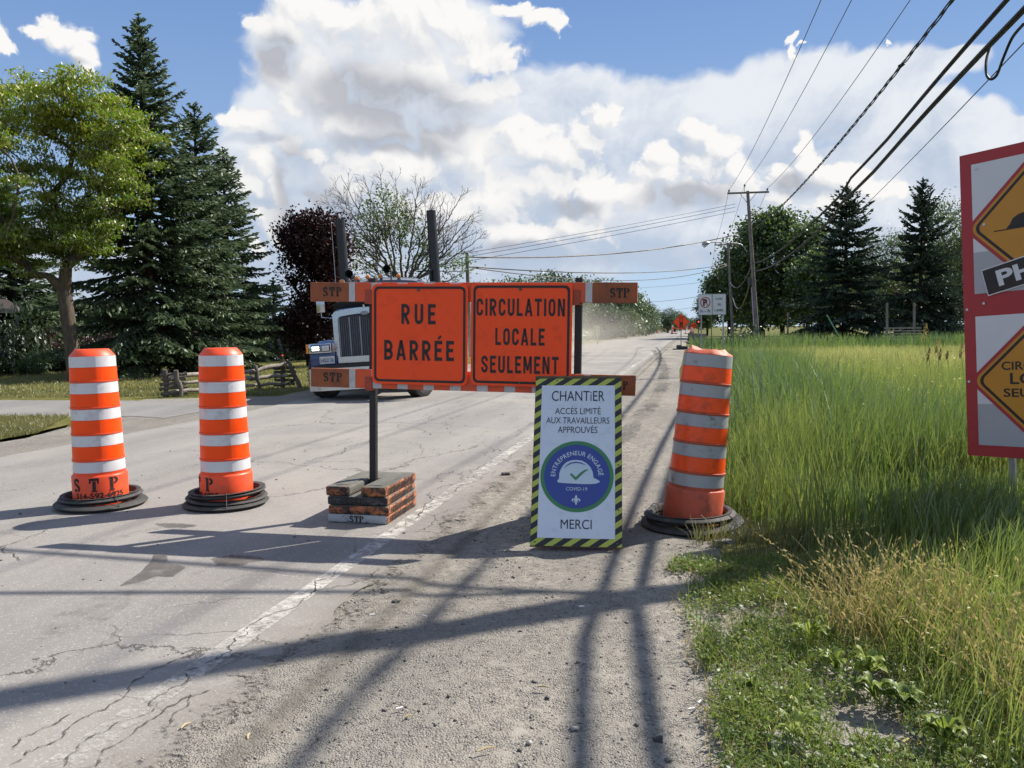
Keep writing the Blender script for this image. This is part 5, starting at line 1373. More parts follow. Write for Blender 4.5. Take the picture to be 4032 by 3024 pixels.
# ------------------------------------------------------------------ parking sign
M_PS_W = pbr('parking_sign_white', (0.60, 0.62, 0.64), 0.4, var=0.03)
M_PS_R = pbr('parking_sign_red', (0.42, 0.02, 0.025), 0.45)
DP = 24.0
pc = G(2808, 1460); pc.y = DP; pc.x = P(2808, 1200, DP).x; pc.z = 0
ps = thing('parking_sign', 'white no parking sign of two panels on three thin posts', 'parking sign', pc, (0, R_(-0.8), R_(8)))
for x, w in ((-0.32, 0.03), (-0.01, 0.02), (0.35, 0.035)):
    b = MB(); b.box((x, 0.04, 1.15), (w, w, 2.5 if w < 0.03 else 2.3)); b.build('sign_post', M_GALV if w > 0.025 else pbr('green_post_paint', (0.06, 0.12, 0.05), 0.6), ps)
z0, z1 = P(2808, 1240, DP).z, P(2808, 1157, DP).z
HH = z1 - z0
for sgn, x in ((0, -0.212), (1, 0.212)):
    b = MB(); b.prism(rounded(x - 0.21, z0, x + 0.21, z1, 0.015), 0, 0.006, M=YZ); pn = b.build('sign_panel', M_PS_W, ps)
    e = MB()
    o, i_ = rounded(x - 0.205, z0 + 0.005, x + 0.205, z1 - 0.005, 0.013), rounded(x - 0.198, z0 + 0.012, x + 0.198, z1 - 0.012, 0.010)
    for k in range(len(o)):
        k2 = (k + 1) % len(o); e.add([(o[k][0], -0.009, o[k][1]), (o[k2][0], -0.009, o[k2][1]), (i_[k2][0], -0.009, i_[k2][1]), (i_[k][0], -0.009, i_[k][1])], [(0, 1, 2, 3)])
    e.build('thin_border', M_BLK_LET, pn)
    if sgn == 0:
        cz = z0 + HH * 0.60
        t = MB(); put_text(t, 'P', x - 0.005, cz - 0.085, 0.17, 0.125, weight=0.05); t.v = [(a, -0.010, c_) for a, c_, d_ in t.v]; t.build('lettering', M_BLK_LET, pn)
        t = MB(); put_text(t, '1h – 7h', x, z0 + HH * 0.13, 0.075, 0.30, weight=0.02); t.v = [(a, -0.010, c_) for a, c_, d_ in t.v]; t.build('lettering', M_BLK_LET, pn)
        t = MB()
        o, i_ = arc(x, cz, 0.155, 0.155, 0, 360, 40), arc(x, cz, 0.130, 0.130, 0, 360, 40)
        for k in range(40): t.add([(o[k][0], -0.012, o[k][1]), (o[k + 1][0], -0.012, o[k + 1][1]), (i_[k + 1][0], -0.012, i_[k + 1][1]), (i_[k][0], -0.012, i_[k][1])], [(0, 1, 2, 3)])
        for q in stroke([(x - 0.10, cz + 0.10), (x + 0.10, cz - 0.10)], 0.022): t.add([(a, -0.013, c_) for a, c_ in q], [(0, 1, 2, 3)])
        t.build('prohibition_ring', M_PS_R, pn)
    else:
        for tx, fz_, cap, wd in (('16 DEC', 0.72, 0.05, 0.22), ('AU', 0.44, 0.07, 0.11), ('1 AVRIL', 0.16, 0.07, 0.28)):
            t = MB(); put_text(t, tx, x, z0 + HH * fz_, cap, wd, weight=0.015); t.v = [(a, -0.010, c_) for a, c_, d_ in t.v]; t.build('lettering', M_BLK_LET, pn)

# ------------------------------------------------------------------ orange diamonds and drums farther down the road
def diamond_sign(px, py, half_px, base_y, label, symbol):
    g = G(px - 3, base_y); D = g.y
    c = P(px, py, D); R0 = half_px / F_PX * D
    root = thing('diamond_sign', label, 'road sign', (c.x, D, 0), (0, 0, -ROAD_YAW * 0.6), 'orange diamonds down the road')
    zc = c.z
    b = MB(); b.prism([(0, -R0), (R0, 0), (0, R0), (-R0, 0)], 0, 0.006, M=Matrix.Translation((0, 0, zc)) @ YZ); pn = b.build('sign_panel', M_PANEL, root)
    e = MB()
    o, i_ = [(0, -R0 * .97), (R0 * .97, 0), (0, R0 * .97), (-R0 * .97, 0)], [(0, -R0 * .93), (R0 * .93, 0), (0, R0 * .93), (-R0 * .93, 0)]
    for k in range(4):
        k2 = (k + 1) % 4; e.add([(o[k][0], -0.010, zc + o[k][1]), (o[k2][0], -0.010, zc + o[k2][1]), (i_[k2][0], -0.010, zc + i_[k2][1]), (i_[k][0], -0.010, zc + i_[k][1])], [(0, 1, 2, 3)])
    if symbol == 'pavement':
        w = R0 * 0.20
        for q in rect(-w, -R0 * 0.68, -w * 0.15, 0.0) + rect(w * 0.15, -R0 * 0.68, w, 0.0) + rect(-w * 0.15, -R0 * .3, w * 0.15, 0) + rect(-w, 0.0, -w * 0.8, R0 * 0.68) + rect(w * 0.8, 0, w, R0 * 0.68): e.add([(x, -0.012, zc + z) for x, z in q], [(0, 1, 2, 3)])
        for j in range(9):
            for k in range(3):
                if (j + k) % 2 == 0:
                    x, z = -w * 0.55 + w * 0.55 * k, R0 * (0.06 + 0.072 * j); e.add([(x - w * .2, -0.012, zc + z), (x + w * .2, -0.012, zc + z), (x + w * .2, -0.012, zc + z + R0 * .05), (x - w * .2, -0.012, zc + z + R0 * .05)], [(0, 1, 2, 3)])
    else:
        e.add([(x * R0, -0.012, zc + z * R0) for x, z in [(-0.6, -0.10), (0.6, -0.10), (0.6, 0.02), (0.4, 0.08), (0.2, 0.05), (0, 0.10), (-0.2, 0.05), (-0.4, 0.08), (-0.6, 0.02)]], [tuple(range(9))])
    e.build('black_symbol', M_BLK_LET, pn)
    b = MB(); b.box((0, 0.04, zc / 2), (0.055, 0.055, zc)); b.build('sign_post', M_GALV, root)
    b = MB(); b.box((-0.12, 0.02, 0.16), (0.30, 0.5, 0.24), bev=0.03); b.box((0.22, 0.02, 0.12), (0.34, 0.5, 0.18), bev=0.03); b.box((0.0, 0.0, 0.03), (1.0, 0.55, 0.05)); b.build('ballast_block', M_RUBBER, root)
    return root
diamond_sign(2682, 1268, 32.5, 1376, 'large orange diamond sign with a road surface symbol on the shoulder', 'pavement')
diamond_sign(2732, 1281, 14, 1327, 'small far orange diamond sign with a bump symbol', 'bump')
M_FAR_O, M_FAR_W = M_ORG_SH, M_WHT_SH
far_proto = None
for i, (px, by, lab) in enumerate(((2574, 1313.5, 'distant drum at the left road edge, farthest left of the row'), (2588, 1312.6, 'distant drum close left of its neighbour on the left road edge'), (2592, 1312.3, 'distant drum close right of its neighbour on the left road edge'), (2615, 1306, 'small distant drum midway along the left road edge'), (2631, 1304, 'small distant drum nearest the far poles on the left road edge'), (2647, 1315, 'larger distant drum topped by a white globe, left of the orange diamond'), (2654, 1300, 'small distant drum behind the one with a white globe'), (2722, 1311, 'distant drum in front of the small orange diamond'), (2727, 1308, 'distant drum half behind the small orange diamond'), (2757, 1300, 'tiny distant drum right of the dark signal board'))):
    g = G(px, by)
    if far_proto is None:
        r = thing('traffic_drum', lab, 'traffic drum', g, (0, 0, 0), 'distant traffic drums')
        b = MB(); b.lathe([(0.21, 0.1), (0.2, 0.3), (0.17, 1.2), (0.13, 1.28), (0, 1.28)], 14); b.build('drum_body', M_ORG_PL, r, 40)
        for k in range(4):
            b = MB(); z = 0.34 + 0.235 * k; q = 0.2 - 0.028 * k / 4
            b.lathe([(q + .004, z), (q + .0, z + 0.10)], 14); b.build('white_reflective_band', M_WHT_SH, r)
        b = MB(); b.lathe([(0.36, 0.0), (0.36, 0.12), (0.24, 0.14), (0, 0.14)], 14); b.build('tyre_ring', M_RUBBER, r)
        far_proto = r; o = r
    else: o = dup(far_proto, g, (0, 0, i), lab)
    o.scale = (1.05, 1.05, 1.05)
    if i in (5,):
        b = MB(); b.lathe([(0.02, 1.28), (0.10, 1.33), (0.14, 1.42), (0.10, 1.52), (0, 1.55)], 12); b.build('warning_globe', M_PS_W, o, 60)
# traffic signal on a black board
g = G(2751, 1330); D = 78.0; c = P(2751, 1267, D)
r = thing('traffic_signal', 'black signal board with a glowing red lamp beside the small diamond', 'traffic signal', (c.x, D, 0))
S_ = 10 / F_PX * D
b = MB(); b.box((0, 0, c.z), (S_ * 2, 0.06, S_ * 2), bev=0.02); b.build('backboard', M_BLACK, r)
b = MB(); b.lathe([(0.06, 0), (0.06, 0.03), (0, 0.04)], 12, M=Matrix.Translation((-0.02, -0.04, c.z)) @ Matrix.Rotation(R_(90), 4, 'X')); b.build('red_lamp', emit_mat('lit_signal_red', (1.0, 0.12, 0.05), 1.6), r)
b = MB(); b.box((0, 0.02, (c.z - S_) / 2), (0.06, 0.06, c.z - S_)); b.box((0, 0, 0.25), (0.9, 0.5, 0.5)); b.build('signal_post', M_BLACK, r)
# stop-gate arms on stands, far away
for px, py, lab in ((2661, 1310, 'far barrier stand left behind the large diamond'), (2700, 1310, 'far barrier stand right behind the large diamond')):
    g = G(px, py + 5)
    r = thing('barrier_stand', lab, 'barrier', g, (0, 0, 0), 'far barrier stands')
    b = MB(); b.box((0, 0, 0.7), (0.07, 0.07, 1.4)); b.box((0, 0, 0.06), (0.6, 0.4, 0.12)); b.build('stand', M_BLACK, r)
    b = MB(); b.box((0, -0.05, 1.15), (1.5, 0.04, 0.22)); b.build('barrier_board', M_BRD_O, r)
# far vehicles
def far_van(px, py, col, label, rz=0.0):
    g = G(px, py)
    r = thing('parked_van', label, 'van', g, (0, 0, -ROAD_YAW + rz))
    b = MB(); b.box((0, 2.2, 1.05), (1.9, 4.4, 1.1), bev=0.15); b.box((0, 2.6, 1.75), (1.7, 3.0, 0.7), bev=0.2); b.build('van_body', pbr('van_paint', col, 0.35), r, 50)
    b = MB(); b.box((0, 1.06, 1.78), (1.45, 0.06, 0.5)); b.build('windscreen', M_GLASS_D, r)
    for x in (-0.85, 0.85):
        for y in (0.8, 3.5):
            b = MB(); b.tube([(x - 0.1, y, 0.34), (x + 0.1, y, 0.34)], 0.34, 14); b.build('wheel', M_RUBBER, r)
    for x in (-0.7, 0.7):
        b = MB(); b.box((x, -0.01, 0.95), (0.3, 0.05, 0.15)); b.build('headlight', M_LENS, r)
far_van(2719, 1301, (0.02, 0.022, 0.03), 'dark vehicle far down the road')
far_van(2705, 1300, (0.6, 0.6, 0.6), 'white vehicle far down the road behind the orange diamond')
# white guard rail on the left, dark one on the right
def guard_rail(pts, label, col, h=0.75, beam=0.3):
    o = Vector(pts[0]); r = thing('guard_rail', label, 'guard rail', o)
    m = pbr('rail_paint_' + label[:5], col, 0.5, var=0.15)
    for z in ((h - 0.1), (h - 0.1 - beam * 0.9)):
        b = MB(); ps_ = [Vector(p) - o + Vector((0, 0, z)) for p in pts]
        for a, c_ in zip(ps_[:-1], ps_[1:]):
            n_ = (c_ - a).cross(Vector((0, 0, 1))).normalized() * 0.04
            u = Vector((0, 0, beam * 0.42))
            b.add([a - n_ - u, c_ - n_ - u, c_ - n_ + u, a - n_ + u, a + n_ - u, c_ + n_ - u, c_ + n_ + u, a + n_ + u], [(0, 1, 2, 3), (7, 6, 5, 4), (3, 2, 6, 7), (0, 4, 5, 1), (0, 3, 7, 4), (1, 5, 6, 2)])
        b.build('rail_beam', m, r)
    for a, c_ in zip(pts[:-1], pts[1:]):
        k = max(1, int((Vector(c_) - Vector(a)).length / 1.9))
        for j in range(k):
            p = Vector(a) + (Vector(c_) - Vector(a)) * j / k - o
            b = MB(); b.box((p.x, p.y + 0.08, h / 2), (0.14, 0.14, h)); b.build('rail_post', M_POLE, r)
gr0, gr1 = G(2240, 1347), G(2335, 1336)
gr0.z = gr1.z = 0
guard_rail([gr0, gr0 + (gr1 - gr0) * 0.5 + Vector((0, 0, 0)), gr1], 'white guard rail in the dust left of the road', (0.62, 0.62, 0.58), 1.0, 0.34)
k0 = P(2712, 1320, 80); k0.z = 0; k1 = P(2742, 1322, 72); k1.z = 0; k2 = P(2782, 1320, 66); k2.z = 0
guard_rail([k0, k1, k2], 'dark steel guard rail at the bend right of the road', (0.05, 0.055, 0.06), 0.8, 0.3)
# hazard marker and small street sign near the white rail
c = P(2352, 1303, 70); r = thing('hazard_marker', 'narrow yellow and black striped marker post in the dust', 'marker', (c.x, 70, 0))
b = MB(); b.box((0, 0, c.z), (0.36, 0.02, 0.85)); b.build('striped_panel', M_HAZ, r); b = MB(); b.box((0, 0.03, c.z / 2), (0.07, 0.04, c.z)); b.build('marker_post', M_GALV, r)
c = P(2280, 1286, 66); r = thing('street_sign', 'small white street name sign at the edge of the dust', 'street sign', (c.x, 66, 0))
b = MB(); b.box((0, 0, c.z), (0.24, 0.02, 0.2)); b.box((-0.03, 0, c.z - 0.28), (0.05, 0.02, 0.25)); b.build('name_plate', M_PS_W, r); b = MB(); b.box((0, 0.03, c.z / 2), (0.06, 0.04, c.z)); b.build('sign_post', M_GALV, r)
# far poles on both sides
for i, (px, top, by, D, lab) in enumerate(((2632, 1243, 1303, 190, 'far bare pole left of the orange diamond'), (2648, 1252, 1300, 230, 'farthest thin pole left of the orange diamond'))):
    t_, b_ = P(px, top, D), P(px, by, D); b_.z = -0.06
    utility_pole(b_, t_, lab, None, r0=0.16, r1=0.12)
cable('power_line', 'far thin line across the road above the treeline', sagged(P(2440, 1186, 190), P(2760, 1166, 120), 0.5), 0.03, M_CABLE_G)
cable('power_line', 'far thin line across the road, higher', sagged(P(2300, 1133, 190), P(2760, 1112, 120), 0.5), 0.02, M_CABLE_G)
cable('power_line', 'far thin line across the road, lower', sagged(P(2600, 1220, 230), P(2760, 1205, 150), 0.3), 0.03, M_CABLE_G)

# ------------------------------------------------------------------ split rail fence, snow stake, house at the left
M_CEDAR = bark_mat('weathered_cedar', (0.30, 0.27, 0.235), 7.0)
M_CEDAR_D = bark_mat('dark_cedar', (0.13, 0.115, 0.10), 7.0)
f0 = G(668, 1560)
fence = thing('split_rail_fence', 'weathered cedar split rail fence on the lawn', 'fence', f0)
def log(a, b_, r, seed, mat, nm, n=9):
    rng = np.random.default_rng(seed); a, b_ = Vector(a), Vector(b_)
    pts = [a + (b_ - a) * t + Vector((rng.normal(0, .012), rng.normal(0, .012), rng.normal(0, .014))) for t in np.linspace(0, 1, 7)]
    m = MB(); m.tube([p - f0 for p in pts], [r * rng.uniform(0.75, 1.15) for _ in pts], n)
    m.build(nm, mat, fence, 50)
DF = f0.y
nodes = [(P(672, 1530, DF), 1458), (P(985, 1520, DF + 1.8), 1440), (P(1112, 1512, DF + 2.6), 1420)]
for i, (p, ty) in enumerate(nodes):
    h = P(672, ty, p.y).z
    for j, dx in enumerate((-0.11, 0.17)):
        if i == 1 and j == 0: continue
        lean = 0.16 if i == 2 and j == 1 else (0.05 if j else 0.0)
        x0 = p.x + dx + (0.12 if i == 2 else 0)
        log((x0 + lean, p.y + 0.05 * j, -0.05), (x0 - lean, p.y + 0.05 * j, h + 0.03 * (1 - j)), 0.055, 100 + i * 5 + j, M_CEDAR_D, 'fence_post')
    for k in range(5):
        z = 0.06 + k * 0.105
        if i != 1: log((p.x - 0.2, p.y - 0.05, z), (p.x + 0.3, p.y + 0.15, z + 0.02), 0.042, 150 + i * 9 + k, M_CEDAR_D, 'stacked_log')
for i in range(2):
    a, b_ = nodes[i][0], nodes[i + 1][0]
    for k, (za, zb, r) in enumerate(((0.10, 0.10, 0.042), (0.27, 0.30, 0.045), (0.43, 0.60 if i == 1 else 0.44, 0.052))):
        log((a.x, a.y, za), (b_.x + 0.1, b_.y, zb), r, 200 + i * 7 + k, M_CEDAR, 'fence_rail')
s0 = G(1149, 1532); s1 = P(1111, 1400, s0.y - 0.2)
st = thing('snow_stake', 'thin leaning yellow stake with a red tip beside the fence', 'stake', s0)
b = MB(); b.tube([(0, 0, 0), s1 - s0], 0.011, 6); b.build('stake_rod', pbr('stake_yellow', (0.30, 0.26, 0.05), 0.6), st)
b = MB(); b.tube([(s1 - s0) * 0.985, s1 - s0, (s1 - s0) * 1.02], [0.02, 0.038, 0.02], 8); b.build('stake_tip', pbr('stake_red', (0.65, 0.05, 0.03), 0.5), st)
hx = P(85, 1210, 31).x
house = thing('house', 'dark roofed house at the left edge behind the spruces', 'house', (hx, 31, 0), (0, 0, R_(33)))
b = MB(); b.box((-4.6, 4.2, 1.1), (7.8, 8.0, 2.35)); b.build('wall', pbr('dark_brick', (0.10, 0.05, 0.04), 0.9, var=0.3, vscale=20), house)
b = MB(); b.add([(-9.2, -0.3, 2.32), (0, -0.3, 2.32), (0, 8.7, 2.32), (-9.2, 8.7, 2.32), (-6.0, 4.2, 5.0), (-3.2, 4.2, 5.0)], [(0, 1, 5, 4), (1, 2, 5), (2, 3, 4, 5), (3, 0, 4), (3, 2, 1, 0)]); b.build('roof', pbr('dark_shingles', (0.05, 0.04, 0.038), 0.95, var=0.4, vscale=25), house)
b = MB(); b.box((-4.6, -0.33, 2.25), (9.3, 0.05, 0.17)); b.box((0.03, 4.2, 2.25), (0.05, 9.1, 0.17)); b.build('fascia_board', pbr('fascia_paint', (0.24, 0.22, 0.19), 0.7), house)
b = MB(); b.box((-2.6, 0.17, 1.25), (1.2, 0.06, 1.0)); w = b.build('window', M_GLASS_D, house); b = MB(); b.box((-2.6, 0.15, 0.72), (1.4, 0.12, 0.08)); b.build('sill', M_PS_W, w)
# slatted frame with two posts, bench-like, far right on the drive
DR = 52.0
r0 = P(3500, 1360, DR); r0.z = 0.0
sl = thing('slatted_fence', 'low grey slatted fence with two tall posts beyond the meadow', 'fence', r0)
for px in (3496, 3603):
    t_ = P(px, 1192, DR); b = MB(); b.tube([(t_.x - r0.x, 0, 0), (t_.x - r0.x - 0.05, 0, t_.z)], 0.08, 8); b.build('fence_post', M_POLE, sl)
xa, xb = P(3478, 1300, DR).x - r0.x, P(3625, 1300, DR).x - r0.x
for k in range(5):
    z = P(3500, 1292 + 11 * k, DR).z; b = MB(); b.box(((xa + xb) / 2, -0.1, z), (xb - xa, 0.03, 0.085)); b.build('fence_slat', M_CEDAR, sl)
for px, py, ty, D, lab in ((3103, 1315, 1230, 60, 'bare grey post under the big maple'), (2917, 1320, 1283, 70, 'thin pale stick at the foot of the maple')):
    t_ = P(px, ty, D); r = thing('wooden_post', lab, 'post', (t_.x, D, 0)); b = MB(); b.tube([(0, 0, 0), (0, 0, t_.z)], 0.07 if ty < 1240 else 0.03, 8); b.build('post_shaft', M_POLE, r)
r = thing('leaning_pole', 'thin green pole leaning against the first dark spruce', 'pole', P(3318, 1330, 50)); a = P(3318, 1330, 50); b = MB(); b.tube([(0, 0, -0.3), P(3255, 1240, 50) - a], 0.04, 6); b.build('pole_shaft', pbr('green_pole', (0.08, 0.22, 0.16), 0.6), r)
poly_sheet('driveway', [P(2640, 1378, 50).xy, P(2900, 1372, 54).xy, P(3300, 1365, 56).xy, P(4500, 1362, 58).xy, P(4700, 1350, 66).xy, P(3300, 1350, 64).xy, P(2900, 1354, 62).xy, P(2700, 1358, 60).xy], -0.03, M_ASPH2, 0.1, 83)
poly_sheet('far_lawn', [P(2720, 1372, 62).xy, P(3300, 1365, 66).xy, P(4700, 1362, 69).xy, P(4700, 1350, 110).xy, P(2900, 1350, 120).xy], -0.045, M_LAWN, 0.1, 85)
# ------------------------------------------------------------------ trees
def tubes_np(segs, n=5):
    """segs: list of (p0, p1, r0, r1); returns verts, quads of tapered tubes"""
    A = np.array([s[0] for s in segs]); B = np.array([s[1] for s in segs]); ra = np.array([s[2] for s in segs]); rb = np.array([s[3] for s in segs])
    t = B - A; L = np.linalg.norm(t, axis=1, keepdims=True); t = t / np.maximum(L, 1e-6)
    ref = np.where(np.abs(t[:, 2:3]) < 0.9, np.array([[0, 0, 1.0]]), np.array([[1.0, 0, 0]]))
    a = np.cross(t, ref); a /= np.maximum(np.linalg.norm(a, axis=1, keepdims=True), 1e-6); b = np.cross(a, t)
    q = np.arange(n) * 2 * math.pi / n
    ring = a[:, None, :] * np.cos(q)[None, :, None] + b[:, None, :] * np.sin(q)[None, :, None]
    V0 = A[:, None, :] + ring * ra[:, None, None]; V1 = B[:, None, :] + ring * rb[:, None, None]
    V = np.concatenate([V0, V1], axis=1).reshape(-1, 3)
    m = len(segs); base = (np.arange(m) * 2 * n)[:, None]
    k = np.arange(n); k2 = (k + 1) % n
    F = np.stack([base + k, base + k2, base + n + k2, base + n + k], axis=-1).reshape(-1, 4)
    return V, F
def quads_np(C, U, W):
    """leaf quads: centre, half vector along, half vector across -> pointed diamonds"""
    V = np.stack([C - U, C + W * 1.0 - U * 0.1, C + U, C - W * 1.0 - U * 0.1], axis=1).reshape(-1, 3)
    F = np.arange(len(C) * 4).reshape(-1, 4)
    return V, F
def unit(v): return v / np.maximum(np.linalg.norm(v, axis=-1, keepdims=True), 1e-9)
def grow_skeleton(rng, trunk, clusters, step=0.45, rmin=0.012, r_trunk=0.2, up_bias=0.35, expo=2.3):
    """connect cluster points to a trunk polyline with branching limbs; radii by the pipe rule"""
    nodes = [np.array(p, float) for p in trunk]; parent = [-1] + list(range(len(trunk) - 1))
    top = nodes[-1]
    order = np.argsort(np.linalg.norm(clusters - np.array(trunk[max(0, len(trunk) - 2)]), axis=1))
    tips = []
    nt = len(trunk)
    for ci in order:
        c = clusters[ci]
        N = np.array(nodes)
        d = c - N; dist = np.linalg.norm(d, axis=1)
        pen = dist * (1.0 + up_bias * np.clip(-d[:, 2] / np.maximum(dist, 1e-6) + 0.1, 0, 2))
        pen[:max(1, nt // 2)] += 1e3
        j = int(np.argmin(pen)); p = nodes[j]
        k = max(1, int(dist[j] / step)); cur = j
        par = parent[j]; dirp = unit(p - nodes[par]) if par >= 0 else np.array([0, 0, 1.0])
        for i in range(1, k + 1):
            t = i / k
            q = p + (c - p) * t + dirp * dist[j] * 0.22 * t * (1 - t) * 2 + rng.normal(0, 0.035 * step * 2, 3) * (1 if i < k else 0)
            nodes.append(q); parent.append(cur); cur = len(nodes) - 1
        tips.append(cur)
    n = len(nodes); w = np.zeros(n)
    for t in tips: w[t] += 1
    for i in range(n - 1, 0, -1): w[parent[i]] += w[i]
    r = np.maximum(rmin, r_trunk * (np.maximum(w, 1) / w[0]) ** (1 / expo))
    segs = []
    for i in range(1, n):
        p = parent[i]; rp = r[p] if p < nt else min(r[p], r[i] * 1.25)
        segs.append((nodes[p], nodes[i], rp, r[i]))
    return segs, [nodes[t] for t in tips], [unit(nodes[t] - nodes[parent[t]]) for t in tips]
def crown_points(rng, ells, n, shell=0.45, holes=0.0, seed=0):
    out = []
    tot = sum(e[2] for e in ells)
    for (c, r, wgt) in ells:
        k = int(n * wgt / tot)
        v = unit(rng.normal(0, 1, (k * 3, 3)))
        rad_ = (shell + (1 - shell) * rng.random((k * 3, 1)) ** 0.6)
        p = np.array(c) + v * rad_ * np.array(r)
        nz = np.array([mnoise.noise((x[0] * 0.55 + seed, x[1] * 0.55, x[2] * 0.55)) for x in p])
        p = p[nz > holes - 0.25][:k]
        out.append(p)
    return np.concatenate(out)
def leaves_for(rng, tips, dirs, per, spread, size, flat=0.5, droop=0.2, aspect=0.5):
    T = np.repeat(np.array(tips), per, axis=0)
    m = len(T)
    off = rng.normal(0, 1, (m, 3)) * spread * np.array([1, 1, flat])
    C = T + off
    U = unit(rng.normal(0, 1, (m, 3)) + np.array([0, 0, -droop * 2]))
    nrm = unit(rng.normal(0, 0.7, (m, 3)) + np.array([0, 0, 0.9]))
    W = unit(np.cross(U, nrm))
    s = size * rng.uniform(0.6, 1.25, (m, 1))
    rnd = np.clip(np.repeat(rng.random(len(tips)), per) * 0.55 + rng.random(m) * 0.45, 0, 1)
    V, F = quads_np(C, U * s * 0.5, W * s * 0.5 * aspect)
    return V, F, np.repeat(rnd, 1)
def make_tree(name, label, cat, loc, rng_seed, trunk, ells, n_cl, per, spread, leaf, mleaf, mbark, r_trunk, shell=0.45, holes=0.0, flat=0.5, droop=0.2, aspect=0.55, group=None, up=0.35, extra_bare=None, rmin=0.012, tint=None, expo=1.9):
    rng = np.random.default_rng(rng_seed)
    root = thing(name, label, cat, loc, (0, 0, 0), group)
    pts = crown_points(rng, ells, n_cl, shell, holes, rng_seed * 3.7)
    allp = pts if extra_bare is None else np.concatenate([pts, extra_bare])
    segs, tips, dirs = grow_skeleton(rng, trunk, allp, r_trunk=r_trunk, up_bias=up, rmin=rmin, expo=expo)
    V, F = tubes_np(segs, 6)
    np_mesh('trunk', V, F, mbark, root, smooth=True)
    use = np.array(tips)
    if extra_bare is not None:
        keep = np.array([np.min(np.linalg.norm(pts - t, axis=1)) < 0.3 for t in use]); tp, dr = use[keep], np.array(dirs)[keep]
    else: tp, dr = use, np.array(dirs)
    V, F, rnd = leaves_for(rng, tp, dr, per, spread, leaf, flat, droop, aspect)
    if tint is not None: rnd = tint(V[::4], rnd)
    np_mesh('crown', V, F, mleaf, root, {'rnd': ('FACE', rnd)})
    return root

M_LOCUST = leaf_mat('locust_leaf', (0.045, 0.090, 0.010), (0.50, 0.46, 0.022), 0.60, tcol=(0.09, 0.17, 0.010))
M_MAPLE = leaf_mat('maple_leaf', (0.026, 0.056, 0.014), (0.105, 0.160, 0.032), 0.44)
M_WILLOW = leaf_mat('willow_leaf', (0.05, 0.085, 0.028), (0.12, 0.155, 0.05), 0.42)
M_COPPER = leaf_mat('copper_leaf', (0.016, 0.009, 0.010), (0.050, 0.020, 0.018), 0.25, tcol=(0.03, 0.010, 0.010), gloss=0.02)
M_ASHL = leaf_mat('ash_leaf', (0.06, 0.11, 0.028), (0.16, 0.23, 0.065), 0.46)
M_HEDGE = leaf_mat('thicket_leaf', (0.014, 0.030, 0.010), (0.045, 0.075, 0.02), 0.3)
M_FARL = leaf_mat('roadside_leaf', (0.055, 0.095, 0.035), (0.12, 0.17, 0.06), 0.4)
M_FARD = leaf_mat('roadside_dark_leaf', (0.030, 0.060, 0.024), (0.075, 0.12, 0.042), 0.36)
M_NEEDLE = leaf_mat('spruce_needle', (0.030, 0.055, 0.024), (0.15, 0.20, 0.105), 0.26, gloss=0.02)
M_NEEDLE_D = leaf_mat('dark_spruce_needle', (0.014, 0.028, 0.017), (0.060, 0.090, 0.055), 0.16, gloss=0.02)
M_PURPLE = leaf_mat('barberry_leaf', (0.030, 0.016, 0.014), (0.075, 0.038, 0.028), 0.25)
M_BARK, M_BARK_D, M_BARK_G = bark_mat('rough_bark', (0.105, 0.085, 0.065), 11), bark_mat('dark_bark', (0.05, 0.042, 0.036), 11), bark_mat('grey_twig_bark', (0.11, 0.095, 0.08), 11)

def dims(px, py_top, D, half=None):
    p = P(px, py_top, D)
    return p.x, p.z, (half / F_PX * D if half else None)

# broad yellow-green locust, front left
D = 24.0
lx = P(292, 1500, D).x
def L_(px, py, dy=0.0):
    p = P(px, py, D + dy); return (p.x - lx, dy, p.z)
el = [(L_(170, 560), (3.3, 2.8, 1.9), 3.0), (L_(60, 800), (2.6, 2.6, 1.4), 1.3), (L_(330, 480), (1.5, 1.7, 1.35), 1.2), (L_(-160, 620), (2.2, 2.2, 1.9), 1.2), (L_(390, 740), (1.3, 1.6, 1.0), 0.8), (L_(190, 420), (2.4, 2.0, 1.0), 1.2), (L_(330, 960), (0.9, 1.2, 0.6), 0.3), (L_(120, 960), (1.6, 1.6, 0.7), 0.6), (L_(200, 860), (2.4, 2.0, 1.0), 1.1), (L_(60, 1010), (2.0, 1.8, 0.8), 0.6), (L_(360, 900), (1.0, 1.2, 0.9), 0.5)]
def locust_lit_top(v, r):
    return np.clip(r * 0.75 + np.clip((v[:, 2] - 5.2) / 3.2, 0, 1) * 0.45 + 0.0, 0, 1)  # upper leaves yellower: light from above put into the leaf colour
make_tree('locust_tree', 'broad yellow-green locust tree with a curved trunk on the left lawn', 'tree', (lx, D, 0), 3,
          [(0, 0, -0.05), (0.0, 0, 0.6), (-0.04, 0, 1.3), (-0.12, 0, 2.0), (-0.17, 0.0, 2.7)], el, 430, 150, 0.22, 0.125, M_LOCUST, M_BARK, 0.195, 0.18, 0.13, flat=0.34, droop=0.5, aspect=0.42, tint=locust_lit_top, rmin=0.008, expo=1.75)

